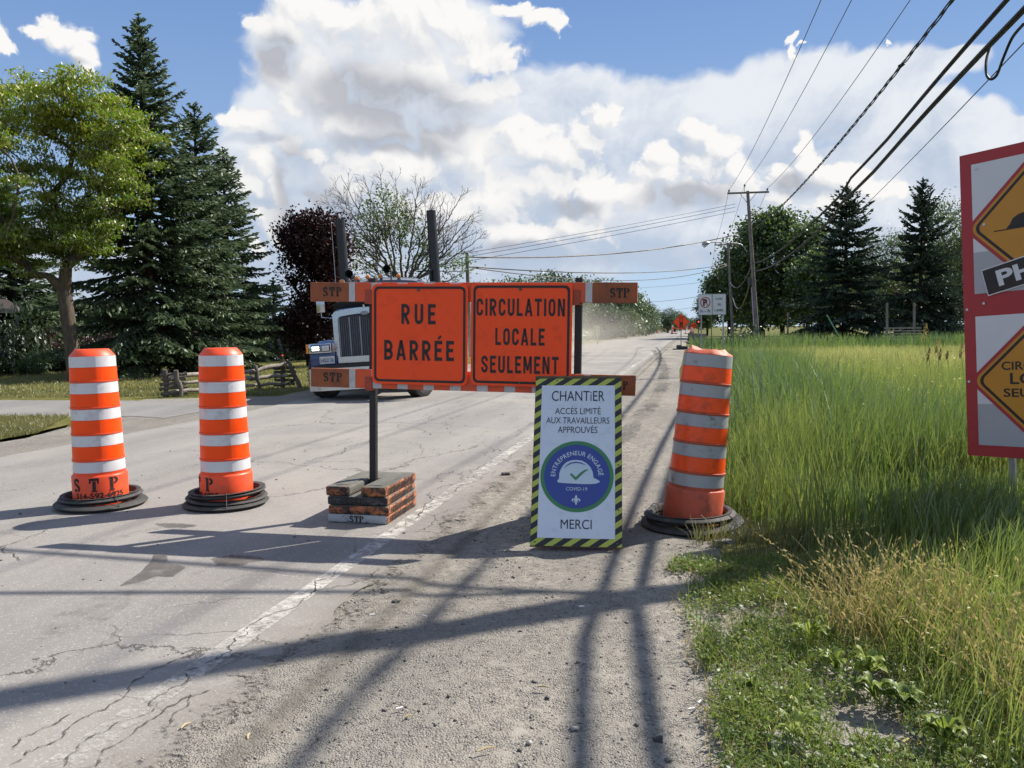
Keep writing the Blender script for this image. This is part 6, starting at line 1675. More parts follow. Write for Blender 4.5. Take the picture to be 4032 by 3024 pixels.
# ------------------------------------------------------------------ spruces
def make_spruce(seed, H, R, zb, whorl=0.30, per=6, droop=0.22, needle=0.15, tw=0.10, dens=1.0, prof=0.85, irr=0.16, nw=0.042):
    rng = np.random.default_rng(seed)
    segs = [((0, 0, H * t0), (rng.normal(0, .01), 0, H * t1), 0.022 * H * (1 - t0) ** 0.9 + 0.01, 0.022 * H * (1 - t1) ** 0.9 + 0.01) for t0, t1 in ((0, .2), (.2, .45), (.45, .7), (.7, .88), (.88, 1.0))]
    segs = [(np.array(a), np.array(b_), r0, r1) for a, b_, r0, r1 in segs]
    C, U, Wd, RN = [], [], [], []
    z = zb
    while z < H - 0.12:
        f = (z - zb) / (H - zb)
        Lm = R * (1 - f) ** prof * (1.0 if f > 0.08 else 0.8 + f * 2.5)
        nb = max(3, int(per * (1 - 0.35 * f) + rng.random()))
        a0 = rng.random() * 6.28
        for k in range(nb):
            az = a0 + 2 * math.pi * k / nb + rng.normal(0, 0.22)
            L = max(0.10, Lm * rng.uniform(1 - irr * 1.6, 1 + irr))
            el0 = math.tan(R_(-12 + 52 * f + rng.normal(0, 7)))
            zz = z + rng.normal(0, whorl * 0.3)
            d = np.array([math.cos(az), math.sin(az), 0.0]); side = np.array([-d[1], d[0], 0.0])
            def pos(s):
                r = L * s
                return np.array([0, 0, zz]) + d * r + np.array([0, 0, el0 * r - droop * L * s * s * 1.1 + droop * L * 0.75 * s ** 3])
            ns = 5
            for i in range(ns):
                r0_, r1_ = 0.010 + 0.016 * L * (1 - i / ns), 0.010 + 0.016 * L * (1 - (i + 1) / ns)
                segs.append((pos(i / ns), pos((i + 1) / ns), r0_, r1_))
            # side twigs
            s = 0.16 if L > 0.6 else 0.05
            while s < 1.0:
                base = pos(s); tang = unit(pos(min(1, s + 0.05)) - pos(max(0, s - 0.05)))
                for sg in (-1, 1):
                    tl = (0.16 + 0.42 * L * (1 - s) * rng.uniform(0.55, 1.1)) * min(1.0, 0.4 + L)
                    tl = min(tl, 0.85)
                    td = unit(tang * rng.uniform(0.55, 0.95) + side * sg * rng.uniform(0.65, 1.0) + np.array([0, 0, -0.18 - 0.3 * (1 - f) * rng.random()]))
                    m = max(1, int(tl / (needle * 0.62) * dens))
                    tt = (np.arange(m) + 0.5) / m
                    cc = base + td * (tl * tt)[:, None] + rng.normal(0, 0.015, (m, 3)) + np.array([0, 0, -1.0]) * (0.12 * tl * tt ** 2)[:, None]
                    C.append(cc); u = unit(td + rng.normal(0, 0.33, (m, 3)) + np.array([0, 0, -0.10])); U.append(u)
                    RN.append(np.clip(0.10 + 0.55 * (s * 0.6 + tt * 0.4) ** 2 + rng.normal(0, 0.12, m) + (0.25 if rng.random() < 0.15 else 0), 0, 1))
                s += tw / L * rng.uniform(0.7, 1.3) / dens
            m = max(2, int(L / (needle * 0.5)))
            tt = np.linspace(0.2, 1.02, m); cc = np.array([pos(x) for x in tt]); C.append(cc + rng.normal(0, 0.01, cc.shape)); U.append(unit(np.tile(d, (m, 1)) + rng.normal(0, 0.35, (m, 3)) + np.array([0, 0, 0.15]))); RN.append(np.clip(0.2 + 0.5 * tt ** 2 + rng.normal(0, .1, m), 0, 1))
        z += whorl * (1 - 0.35 * f) * rng.uniform(0.7, 1.25)
    m = 14; tt = np.linspace(H - 0.55, H + 0.1, m); C.append(np.stack([np.zeros(m), np.zeros(m), tt], 1)); U.append(unit(rng.normal(0, 0.5, (m, 3)) + np.array([0, 0, 0.8]))); RN.append(np.full(m, 0.5))
    C, U, RN = np.concatenate(C), np.concatenate(U), np.concatenate(RN)
    nrm = unit(rng.normal(0, 1, C.shape)); W = unit(np.cross(U, nrm))
    s = rng.uniform(0.75, 1.25, (len(C), 1))
    V, F = quads_np(C, U * needle * 0.62 * s, W * nw * s)
    return tubes_np(segs, 5), (V, F, RN)
def spruce_thing(data, label, loc, mn, scale=(1, 1, 1), rot=0.0, group=None, name='spruce_tree', bark=M_BARK_D):
    (tv, tf), (V, F, RN) = data
    root = thing(name, label, 'tree', loc, (0, 0, rot), group); root.scale = scale
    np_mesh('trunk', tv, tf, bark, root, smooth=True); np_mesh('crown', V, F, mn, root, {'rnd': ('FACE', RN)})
    return root
D = 27.0
x, H, _ = dims(540, 62, D); sx = P(640, 1000, D).x
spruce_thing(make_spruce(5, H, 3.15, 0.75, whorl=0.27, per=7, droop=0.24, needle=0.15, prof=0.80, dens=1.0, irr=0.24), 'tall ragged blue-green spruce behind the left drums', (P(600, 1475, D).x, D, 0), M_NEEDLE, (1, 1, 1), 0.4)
D = 29.0
x, H, _ = dims(790, 415, D)
sp2 = make_spruce(6, H, 2.45, 0.6, whorl=0.29, per=6, droop=0.22, prof=0.68, needle=0.16, irr=0.2)
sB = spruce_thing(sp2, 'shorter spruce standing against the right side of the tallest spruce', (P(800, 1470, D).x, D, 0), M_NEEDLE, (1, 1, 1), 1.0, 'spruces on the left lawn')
D = 31.5
x, H3, _ = dims(880, 590, D)
o = dup(sB, (P(905, 1460, D).x, D, 0), (0, 0, 2.6), 'lowest of the three left spruces, nearest the fence end', (0.95, 0.95, H3 / H))
D = 33.0
x, Hb, _ = dims(40, 700, D)
dup(sB, (P(60, 1460, D).x, D, 0), (0, 0, 4.0), 'dark spruce behind the locust trunk beside the house', (1.25, 1.25, Hb / H))
D = 36
dup(sB, (P(-230, 1450, D).x, D, 0), (0, 0, 5.0), 'dark spruce behind the locust at the left edge', (1.2, 1.2, 1.1))
# row of smaller conifers behind, dark
sp3 = make_spruce(9, 7.0, 2.1, 0.9, whorl=0.42, per=6, needle=0.22, tw=0.16, prof=0.8, nw=0.06)
c0 = None
for i, (px, D, top, lab) in enumerate(((330, 42, 1170, 'background conifer between the locust trunk and the tall spruce'), (420, 45, 1210, 'background conifer left of the tall spruce foot'), (990, 40, 1120, 'background conifer just right of the lowest spruce'), (1075, 41, 1100, 'background pine with a pointed top left of the copper tree'), (1190, 46, 1190, 'background conifer under the copper tree'), (560, 46, 1250, 'background conifer hidden behind the tall spruce'), (1420, 47, 1180, 'background conifer behind the truck'), (90, 41, 1060, 'background conifer behind the house roof'), (215, 43, 1110, 'background conifer left of the locust trunk'), (-40, 40, 1000, 'background conifer at the left edge'))):
    x, h, _ = dims(px, top, D)
    if c0 is None: c0 = spruce_thing(sp3, lab, (x, D, 0), M_NEEDLE_D, (1, 1, h / 7.0), 0.3 * i, 'background conifers on the left'); o = c0
    else: o = dup(c0, (x, D, 0), (0, 0, 1.3 * i), lab, (1.1, 1.1, h / 7.0))
# two dark spruces on the right
D = 58.0
x, H, _ = dims(3335, 728, D)
sr = make_spruce(15, H, 4.7, 0.3, whorl=0.42, per=7, droop=0.20, needle=0.27, tw=0.19, prof=0.80, irr=0.26, nw=0.075)
sR = spruce_thing(sr, 'dark spruce left of the pale willow across the meadow', (x, D, 0), M_NEEDLE_D, (1, 1, 1), 0.5, 'dark spruces across the meadow')
D = 60.0
x, H2, _ = dims(3635, 706, D)
dup(sR, (x, D, 0), (0, 0, 2.2), 'narrow dark spruce behind the slatted fence across the meadow', (0.80, 0.80, H2 / H))
D = 61
dup(sR, (P(3690, 1350, D).x + 0.4, D, 0), (0, 0, 3.4), 'squat dark spruce beside the red bordered sign', (0.62, 0.62, 0.40))

# copper maple behind the truck
D = 33.0
x0 = P(1225, 1450, D).x
def E(px, py, rx, ry, w, dy=0.0, D=33.0, x0=x0):
    p = P(px, py, D); return ((p.x - x0, dy, p.z), (rx / F_PX * D, rx / F_PX * D * 0.9, ry / F_PX * D), w)
make_tree('copper_maple', 'dark copper leaved maple left of the half dead tree', 'tree', (x0, D, 0), 21, [(0, 0, 0), (0, 0, 0.8), (0.05, 0, 1.6), (0.1, 0, 2.4)],
          [E(1240, 950, 130, 115, 1.5), E(1230, 1100, 135, 140, 2.0), E(1300, 1010, 85, 110, 0.8), E(1200, 1270, 130, 120, 1.1), E(1330, 1200, 80, 130, 0.7), E(1170, 900, 65, 60, .3), E(1300, 890, 65, 60, .3)], 420, 70, 0.25, 0.125, M_COPPER, M_BARK_D, 0.2, 0.35, 0.0, flat=0.8, aspect=0.8)
# half dead tree: leafy heart, bare fan of straight limbs and twigs
D = 41.0
x0 = P(1590, 1460, D).x
rng = np.random.default_rng(44)
segs_, nodes_ = [], []
def limb(p0, p1, r0, r1, level):
    p0, p1 = np.array(p0, float), np.array(p1, float)
    L = np.linalg.norm(p1 - p0); k = max(3, int(L / 0.22))
    d = (p1 - p0) / L
    sag = np.array([0, 0, 1.0]) * L * (0.10 if level == 0 else 0.05)
    pts = [p0 + (p1 - p0) * t - sag * 4 * t * (1 - t) * (1 - abs(d[2])) + rng.normal(0, 0.012 * L ** 0.5, 3) * (0 < t < 1) for t in np.linspace(0, 1, k + 1)]
    for i in range(k):
        t0, t1 = i / k, (i + 1) / k
        segs_.append((pts[i], pts[i + 1], r0 + (r1 - r0) * t0 ** 0.7, r0 + (r1 - r0) * t1 ** 0.7)); nodes_.append(pts[i + 1])
    if level >= 3: return
    n = int(L * (3.0, 3.8, 3.6)[level])
    for j in range(n):
        t = rng.uniform(0.30 if level == 0 else 0.12, 0.97); i = min(k - 1, int(t * k)); q = pts[i] + (pts[i + 1] - pts[i]) * (t * k - i)
        az = (1 if j % 2 else -1) * rng.uniform(22, 48)
        ax = np.array([rng.normal(0, 0.45), 1.0, rng.normal(0, 0.2)]); ax /= np.linalg.norm(ax)
        dd = np.array(Matrix.Rotation(R_(az), 3, Vector(ax)) @ Vector(d)) + np.array([0, rng.normal(0, 0.22), 0.16]); dd /= np.linalg.norm(dd)
        ln = (0.42 * L * (1 - t) + 0.45, 0.45 * L * (1 - t) + 0.22, 0.22)[level] * rng.uniform(0.6, 1.15)
        rr = r0 + (r1 - r0) * t ** 0.7
        limb(q, q + dd * ln, max(0.008, rr * 0.6), 0.006, level + 1)
org = P(1590, 1130, D)
oz = org.z
segs_ += [(np.array((0, 0, -0.1)), np.array((0.02, 0, oz * 0.5)), 0.30, 0.26), (np.array((0.02, 0, oz * 0.5)), np.array((0, 0, oz)), 0.26, 0.20)]
for k, (tx, ty) in enumerate([(1262, 775), (1300, 712), (1350, 695), (1425, 684), (1500, 680), (1556, 696), (1664, 715), (1718, 765), (1750, 752), (1832, 745), (1868, 822), (1918, 905), (1872, 858), (1840, 1065), (1330, 900), (1400, 1040)]):
    p = P(tx, ty, D)
    limb((rng.normal(0, .06), rng.normal(0, .06), oz - rng.uniform(0, 0.5)), (p.x - x0, rng.uniform(-1.1, 1.1), p.z), 0.085, 0.009, 0)
hd = thing('half_dead_tree', 'half dead tree with bare twigs fanned around a leafy heart', 'tree', (x0, D, 0))
V, F = tubes_np(segs_, 4)
np_mesh('trunk', V, F, M_BARK_G, hd, smooth=True)
N_ = np.array(nodes_)
ells_ = [E(1530, 880, 110, 130, 1.0, D=D, x0=x0), E(1580, 1020, 150, 100, 1.6, D=D, x0=x0), E(1470, 1000, 120, 90, 1.0, D=D, x0=x0), E(1640, 1080, 140, 60, 0.8, D=D, x0=x0), E(1760, 1050, 110, 55, 0.45, D=D, x0=x0), E(1510, 800, 35, 60, .3, D=D, x0=x0)]
ins_ = np.zeros(len(N_), bool)
for c, r, w in ells_: ins_ |= (np.abs((N_ - np.array(c)) / np.array([r[0], 3.0, r[2]])) ** 2).sum(1) < 1
lt = N_[ins_]
key = np.round(lt / 0.42).astype(int); _, ui = np.unique(key, axis=0, return_index=True); lt = lt[ui]
V, F, rnd = leaves_for(rng, lt, lt, 9, 0.20, 0.14, 0.9, 0.2, 0.8)
np_mesh('crown', V, F, M_ASHL, hd, {'rnd': ('FACE', rnd)})

# big maple and companions on the right
D = 99.0
x0 = P(3000, 1345, D).x
make_tree('maple_tree', 'large round maple behind the leaning pole', 'tree', (x0, D, 0), 25, [(0, 0, 0), (0, 0, 1.2), (0.1, 0, 2.4), (0.1, 0, 3.4)],
          [E(3030, 1010, 170, 160, 2.2, D=D, x0=x0), E(3090, 920, 140, 80, 1.2, D=D, x0=x0), E(2930, 1080, 110, 140, 1.2, D=D, x0=x0), E(3130, 1120, 90, 150, 1.0, D=D, x0=x0), E(2990, 880, 60, 60, .3, D=D, x0=x0), E(3190, 960, 40, 80, .3, D=D, x0=x0), E(3060, 860, 50, 40, .2, D=D, x0=x0), E(3000, 1230, 150, 60, 0.6, D=D, x0=x0)], 640, 46, 0.62, 0.40, M_MAPLE, M_BARK_D, 0.36, 0.45, 0.04, flat=0.7, aspect=0.7)
D = 104.0
x0 = P(2870, 1330, D).x
tB = make_tree('maple_tree', 'smaller maple behind the parking sign', 'tree', (x0, D, 0), 27, [(0, 0, 0), (0, 0, 1.2), (0, 0, 2.2)],
          [E(2860, 1130, 70, 100, 1.3, D=D, x0=x0), E(2830, 1180, 60, 90, 1.0, D=D, x0=x0), E(2910, 1180, 70, 100, 1.0, D=D, x0=x0), E(2800, 1120, 30, 40, .2, D=D, x0=x0)], 260, 36, 0.50, 0.32, M_MAPLE, M_BARK_D, 0.22, 0.45, 0.0, flat=0.7, aspect=0.7)
D = 78.0
x0 = P(3460, 1350, D).x
tW = make_tree('willow_tree', 'pale loose willow between the two dark spruces', 'tree', (x0, D, 0), 29, [(0, 0, 0), (0, 0, 1.0), (0, 0, 2.0)],
          [E(3450, 1000, 80, 80, 1.0, D=D, x0=x0), E(3420, 1130, 100, 110, 1.2, D=D, x0=x0), E(3510, 1120, 90, 120, 1.2, D=D, x0=x0), E(3540, 960, 40, 50, .3, D=D, x0=x0)], 260, 32, 0.5, 0.26, M_WILLOW, M_BARK_G, 0.2, 0.3, 0.1, flat=0.8, aspect=0.4)
for px, top, D, lab, s in ((3760, 880, 70, 'loose tree at the left edge of the red bordered sign', (1.0, 1.0, 1.18)), (3960, 900, 74, 'tree hidden behind the red bordered sign', (1.2, 1.2, 1.2)), (3620, 980, 92, 'pale tree behind the narrow dark spruce', (1.3, 1.3, 1.1)), (3250, 1000, 95, 'pale tree behind the big maple and spruce', (1.3, 1.3, 1.1))):
    dup(tW, (P(px, 1350, D).x, D, 0), (0, 0, px), lab, s)
for px, D, lab, s in ((2785, 125, 'leafy tree at the road bend behind the signal board', (0.8, 0.8, 0.7)), (3180, 112, 'dark tree behind the big maple', (1.5, 1.5, 0.9)), (3080, 118, 'dark tree low behind the maple trunk', (1.5, 1.5, 0.8)), (2960, 122, 'dark tree behind the leaning pole', (1.4, 1.4, 1.0)), (3230, 92, 'green tree filling the gap between the big maple and the first dark spruce', (1.2, 1.3, 1.05)), (3430, 94, 'green tree low behind the pale willow', (1.5, 1.4, 0.9)), (3530, 96, 'green tree between the pale willow and the narrow spruce', (1.4, 1.4, 0.95)), (3740, 90, 'green tree just left of the red bordered sign', (1.4, 1.4, 1.15)), (3860, 88, 'green tree behind the middle of the red bordered sign', (1.4, 1.4, 1.2))):
    dup(tB, (P(px, 1340, D).x, D, 0), (0, 0, px), lab, s)

# bushes: dense, low
def bush_data(seed, n=90, per=34, leaf=0.12, spread=0.16):
    rng = np.random.default_rng(seed)
    v = unit(rng.normal(0, 1, (n, 3))); v[:, 2] = np.abs(v[:, 2])
    pts = v * (0.45 + 0.55 * rng.random((n, 1))) * np.array([1, 1, 1.0]) * (0.85 + 0.25 * rng.random((n, 1)))
    pts[:, 2] = np.maximum(pts[:, 2], 0.08)
    segs, tips, dirs = grow_skeleton(rng, [(0, 0, 0), (0, 0, 0.06), (0, 0, 0.12)], pts, step=0.25, r_trunk=0.06, rmin=0.006)
    return tubes_np(segs, 4), leaves_for(rng, tips, dirs, per, spread, leaf, 0.8, 0.1, 0.6)
def bush(data, label, loc, scale, mat, name='bush', cat='bush', group=None, rot=0.0):
    (tv, tf), (V, F, RN) = data
    r = thing(name, label, cat, loc, (0, 0, rot), group); r.scale = scale
    np_mesh('stems', tv, tf, M_BARK_D, r, smooth=True); np_mesh('foliage', V, F, mat, r, {'rnd': ('FACE', RN)})
    return r
bd = bush_data(31)
b1 = bush(bd, 'dark rounded bush at the foot of the leaning pole', (P(2925, 1370, 50).x, 50, 0), (1.5, 1.2, 1.25), M_HEDGE, group='bushes by the drive')
dup(b1, (P(2845, 1370, 52).x, 52, 0), (0, 0, 1), 'low dark bush behind the grimy drum', (1.0, 1.0, 0.7)); dup(b1, (P(3120, 1370, 55).x, 55, 0), (0, 0, 2), 'low dark bush right of the leaning pole', (1.3, 1, 0.5)); dup(b1, (P(3420, 1370, 57).x, 57, 0), (0, 0, 3), 'low dark bush at the foot of the first dark spruce', (1.8, 1, 0.5))
bl = bush(bd, 'pale leafy shrub at the foot of the grey post', (P(3150, 1330, 63).x, 63, 0), (1.4, 1, 0.55), M_WILLOW)
bp = bush(bd, 'purple barberry bush right of the locust trunk', (P(380, 1440, 31).x, 31, 0), (1.05, 1, 1.55), M_PURPLE, group='purple bushes on the lawn')
dup(bp, (P(200, 1440, 31.5).x, 31.5, 0), (0, 0, 2), 'purple barberry bush left of the locust trunk', (0.9, 1, 1.45))
bh = bush(bd, 'dark leafy bush at the far left house corner', (P(60, 1440, 29.5).x, 29.5, 0), (1.1, 1, 2.3), M_HEDGE, group='dark bushes under the left trees')
for px, D, s, lab in ((-60, 27.5, (1.0, 1, 1.3), 'dark bush at the extreme left edge of the lawn'), (180, 30.5, (1.0, 1, 0.9), 'low dark bush left of the locust trunk'), (480, 38, (2.2, 1.3, 2.2), 'dark thicket left of the tall spruce trunk'), (300, 37, (2.2, 1.3, 2.0), 'dark thicket behind the locust trunk'), (800, 40, (2.4, 1.2, 2.0), 'dark thicket behind the second spruce'), (990, 41, (2.4, 1.2, 1.9), 'dark thicket behind the fence'), (1160, 40, (2.2, 1.2, 2.3), 'dark thicket under the copper maple'), (1330, 42, (2.2, 1.2, 2.4), 'dark thicket beside the truck grille'), (1500, 48, (2.6, 1.2, 2.0), 'dark thicket behind the truck cab'), (650, 41, (2.4, 1.3, 1.8), 'dark thicket behind the tall spruce trunk'), (110, 38, (2.2, 1.3, 2.6), 'dark thicket beside the house'), (1700, 52, (3, 1.2, 2.2), 'dark thicket hidden behind the orange panels')):
    dup(bh, (P(px, 1440, D).x, D, 0), (0, 0, px), lab, s)
bf = bush(bd, 'bright sunlit shrub on the lawn edge by the house', (P(118, 1440, 28.5).x, 28.5, 0), (0.45, 0.4, 0.75), M_ASHL)

# roadside trees on the far left side, down to the vanishing point
rng = np.random.default_rng(77)
def rtree(seed, mat):
    return make_tree('roadside_tree', 'x', 'tree', (0, 0, 0), seed, [(0, 0, 0), (0, 0, 1.0), (0.1, 0, 2.0)],
                     [((0, 0, 4.6), (2.2, 2.2, 2.1), 1.6), ((1.2, 0.3, 3.0), (1.9, 1.9, 1.8), 1.0), ((-1.4, 0, 3.0), (1.9, 2, 1.9), 1.0), ((0.2, -0.8, 1.7), (2.2, 2, 1.2), 0.9)], 240, 34, 0.42, 0.30, mat, M_BARK_G, 0.2, 0.5, 0.0, flat=0.8, aspect=0.6, group='roadside trees in the distance')
protoA, protoB = rtree(51, M_FARL), rtree(52, M_FARD)
spots = [(2010, 1100, 118, 0), (2060, 1105, 112, 1), (2130, 1085, 120, 0), (2195, 1078, 116, 1), (2260, 1095, 122, 0), (2330, 1105, 118, 1), (2390, 1115, 112, 0), (2440, 1120, 116, 1), (2490, 1118, 110, 1), (2530, 1135, 122, 0), (2560, 1165, 130, 1), (2590, 1190, 142, 0), (2612, 1205, 152, 0), (2640, 1215, 185, 1), (2668, 1225, 215, 1), (2688, 1228, 250, 0), (2705, 1246, 330, 1), (2722, 1252, 400, 1), (2738, 1252, 420, 0), (2300, 1180, 100, 0), (2400, 1200, 100, 1), (2480, 1210, 102, 0), (2200, 1190, 104, 1), (2545, 1235, 106, 0), (2758, 1258, 430, 1), (2776, 1256, 380, 0), (1920, 1120, 110, 0), (1850, 1150, 112, 1)]
used = set()
order = ['first', 'second', 'third', 'fourth', 'fifth', 'sixth', 'seventh', 'eighth', 'ninth', 'tenth', 'eleventh', 'twelfth', 'thirteenth', 'fourteenth', 'fifteenth', 'sixteenth', 'seventeenth', 'eighteenth', 'nineteenth', 'twentieth', 'twenty-first', 'twenty-second', 'twenty-third', 'twenty-fourth', 'twenty-fifth', 'twenty-sixth', 'twenty-seventh', 'twenty-eighth']
rank = {i: k for k, i in enumerate(sorted(range(len(spots)), key=lambda i: spots[i][0]))}
for i, (px, top, D, kind) in enumerate(spots):
    if px > 2430 and D < 160: px -= 3230 * 2.6 / D
    elif px > 2600: px -= 12
    h = P(px, top, D).z; x = P(px, 1300, D).x; s = max(0.6, h / 6.7)
    pr = (protoA, protoB)[kind]
    lab = ('pale' if kind == 0 else 'dark') + ' green roadside tree beyond the road, ' + order[rank[i]] + ' from the left'
    wide = s * rng.uniform(0.95, 1.25)
    if kind not in used: used.add(kind); pr.location = (x, D, -0.05); pr.scale = (wide, wide, s); pr['label'] = lab
    else: dup(pr, (x, D, -0.05), (0, 0, rng.random() * 6), lab, (wide, wide, s))
# low scrub in front of them: one mass
V_, F_, R__ = [], [], []
n = 5200
ss = rng.uniform(0, 1, n) ** 1.3
D_ = 78 + ss * 170
l_ = EDGE_L - 2.5 - rng.gamma(2.0, 2.2, n)
base = np.stack([l_ * EX.x + D_ * EY.x, l_ * EX.y + D_ * EY.y, np.zeros(n)], 1)
hh = rng.uniform(0.1, 1.0, n) * (0.6 + 0.6 * np.array([mnoise.noise((x * 0.15, y * 0.15, 0)) for x, y, z in base])) * 1.6
Cc = base + np.stack([rng.normal(0, .2, n), rng.normal(0, .2, n), np.clip(hh, 0.05, 2)], 1)
V, F = quads_np(Cc, unit(rng.normal(0, 1, (n, 3))) * 0.28, unit(rng.normal(0, 1, (n, 3))) * 0.2)
tag(np_mesh('roadside_scrub', V, F, M_FARL, None, {'rnd': ('FACE', rng.random(n))}), 'pale green scrub along the left verge below the far trees', 'scrub', None, 'stuff')

# ------------------------------------------------------------------ grass and weeds
def blades(rng, base, h, w, lean, lean_dir=None, nseg=3, curl=1.0):
    """ribbon blades: base points, heights, widths, lean (horizontal offset of the tip)"""
    n = len(base)
    az = rng.random(n) * 2 * math.pi
    wd = np.stack([np.cos(az), np.sin(az), np.zeros(n)], 1)
    ld = rng.random(n) * 2 * math.pi
    l = np.stack([np.cos(ld), np.sin(ld), np.zeros(n)], 1)
    if lean_dir is not None: l = unit(l * 0.7 + np.array(lean_dir))
    ts = np.linspace(0, 1, nseg + 1)
    lv = []
    for t in ts:
        c = base + np.array([0, 0, 1.0]) * (h * (t - 0.22 * curl * (lean / np.maximum(h, .01)) * t ** 2))[:, None] + l * (lean * t ** 1.8)[:, None]
        ww = (w * (1 - t) ** 0.7 * 0.5 + 0.0006)[:, None]
        lv.append((c - wd * ww, c + wd * ww))
    V = np.stack([v for pr in lv for v in pr], 1).reshape(-1, 3)
    k = 2 * (nseg + 1)
    b_ = (np.arange(n) * k)[:, None]
    F = np.concatenate([b_ + np.array([[2 * i, 2 * i + 1, 2 * i + 3, 2 * i + 2]]) for i in range(nseg)], 1).reshape(-1, 4)
    return V, F, nseg
def field_points(rng, n, d0, d1, x_lo, x_hi, pw=1.0):
    """points in the meadow between two depths; x limits are functions of depth"""
    d = d0 + (d1 - d0) * rng.random(n) ** pw
    u = rng.random(n)
    return np.stack([x_lo(d) + (x_hi(d) - x_lo(d)) * u, d, np.zeros(n)], 1)
def nz(p, s, o=0.0): return np.array([mnoise.noise((x * s + o, y * s, o)) for x, y, z in p])
M_GRASS = leaf_mat('meadow_grass', (0.082, 0.135, 0.018), (0.26, 0.305, 0.072), 0.50)
M_REED = leaf_mat('reed_blade', (0.055, 0.115, 0.018), (0.15, 0.215, 0.040), 0.46, gloss=0.10)
M_DRY = leaf_mat('dry_grass', (0.20, 0.17, 0.055), (0.40, 0.33, 0.14), 0.4, gloss=0.02)
M_WEED = leaf_mat('weed_leaf', (0.070, 0.125, 0.020), (0.24, 0.30, 0.055), 0.45, gloss=0.03)
M_TURF = leaf_mat('short_turf', (0.085, 0.105, 0.025), (0.24, 0.22, 0.075), 0.35)
M_GRASS_F = leaf_mat('pale_meadow_grass', (0.12, 0.165, 0.03), (0.36, 0.37, 0.12), 0.50)
rng = np.random.default_rng(5)
def gl(d):      # left limit of the tall grass, as a world x for a depth: starts right of the drum
    l = np.where(d < 8.5, 0.75 + np.clip(5.2 - d, -1, 3) * 0.42, 0.40)
    return (l + d * EY.x * 0.98) / EX.x * 0.978
def gr_(d): return d * 0.64 + 2.5
parts_ = []
def add_grass(n, d0, d1, h0, h1, w, lean, pw=1.0, nseg=3, xl=gl, xr=gr_, mat=M_GRASS, name='meadow_grass', clump=0.5, rbias=0.0, ld=None, label=None, zoff=0.0, hmod=None):
    p = field_points(rng, n, d0, d1, xl, xr, pw)
    c = nz(p, 0.9, 3.0)
    keep = rng.random(n) < np.clip(0.75 + c * clump * 1.6, 0.05, 1)
    p = p[keep]; c = c[keep]; m = len(p)
    c2 = nz(p, 0.22, 9.0)
    h = rng.uniform(h0, h1, m) * (1 + 0.35 * c2)
    if hmod is not None: h = h * hmod(p)
    p[:, 2] += zoff
    V, F, k = blades(rng, p, h, rng.uniform(0.6, 1.3, m) * w, h * rng.uniform(0.05, lean, m), ld, nseg)
    r = np.clip(0.5 + c2 * 0.55 + rng.normal(0, 0.2, m) + rbias, 0, 1)
    return tag(np_mesh(name, V, F, mat, None, {'rnd': ('FACE', np.repeat(r, k))}), label, 'grass', None, 'stuff')
edge_h = lambda p: np.clip((p[:, 0] - gl(p[:, 1])) / 0.8 + 0.35, 0.3, 1.0) * np.where((p[:, 1] < 6.7) & (p[:, 0] > 2.3), 0.50, 1.0)
add_grass(15000, 5.3, 9.0, 0.45, 0.85, 0.008, 0.45, 0.8, hmod=edge_h, label='tall green meadow grass near the grimy drum', clump=0.3)
add_grass(30000, 8.5, 20, 0.40, 0.75, 0.012, 0.4, 0.75, hmod=edge_h, label='green meadow grass in the middle distance', clump=0.3, rbias=0.12)
add_grass(46000, 15, 50, 0.26, 0.48, 0.026, 0.4, 0.8, 2, mat=M_GRASS_F, label='sunlit meadow grass toward the far trees', rbias=0.15, clump=0.3)
add_grass(9000, 4.4, 9.5, 0.75, 1.15, 0.013, 0.5, 0.9, 4, mat=M_REED, name='reeds', xl=lambda d: gl(d) + 0.55 + 0.05 * d, label='darker reed blades standing above the meadow grass', clump=0.9, ld=(0.5, -0.2, 0), hmod=lambda p: np.where((p[:, 1] < 7.0) & (p[:, 0] > 2.2), 0.33, 0.9))
add_grass(6000, 9, 24, 0.8, 1.10, 0.022, 0.5, 0.8, 3, mat=M_REED, name='reeds', label='band of dark reeds along the road side of the meadow', xr=lambda d: gl(d) + 2.2, clump=0.8, hmod=edge_h)
add_grass(5000, 44, 52, 0.8, 1.15, 0.05, 0.4, 1.0, 2, mat=M_REED, name='reeds', label='far band of reeds before the driveway', clump=0.3)
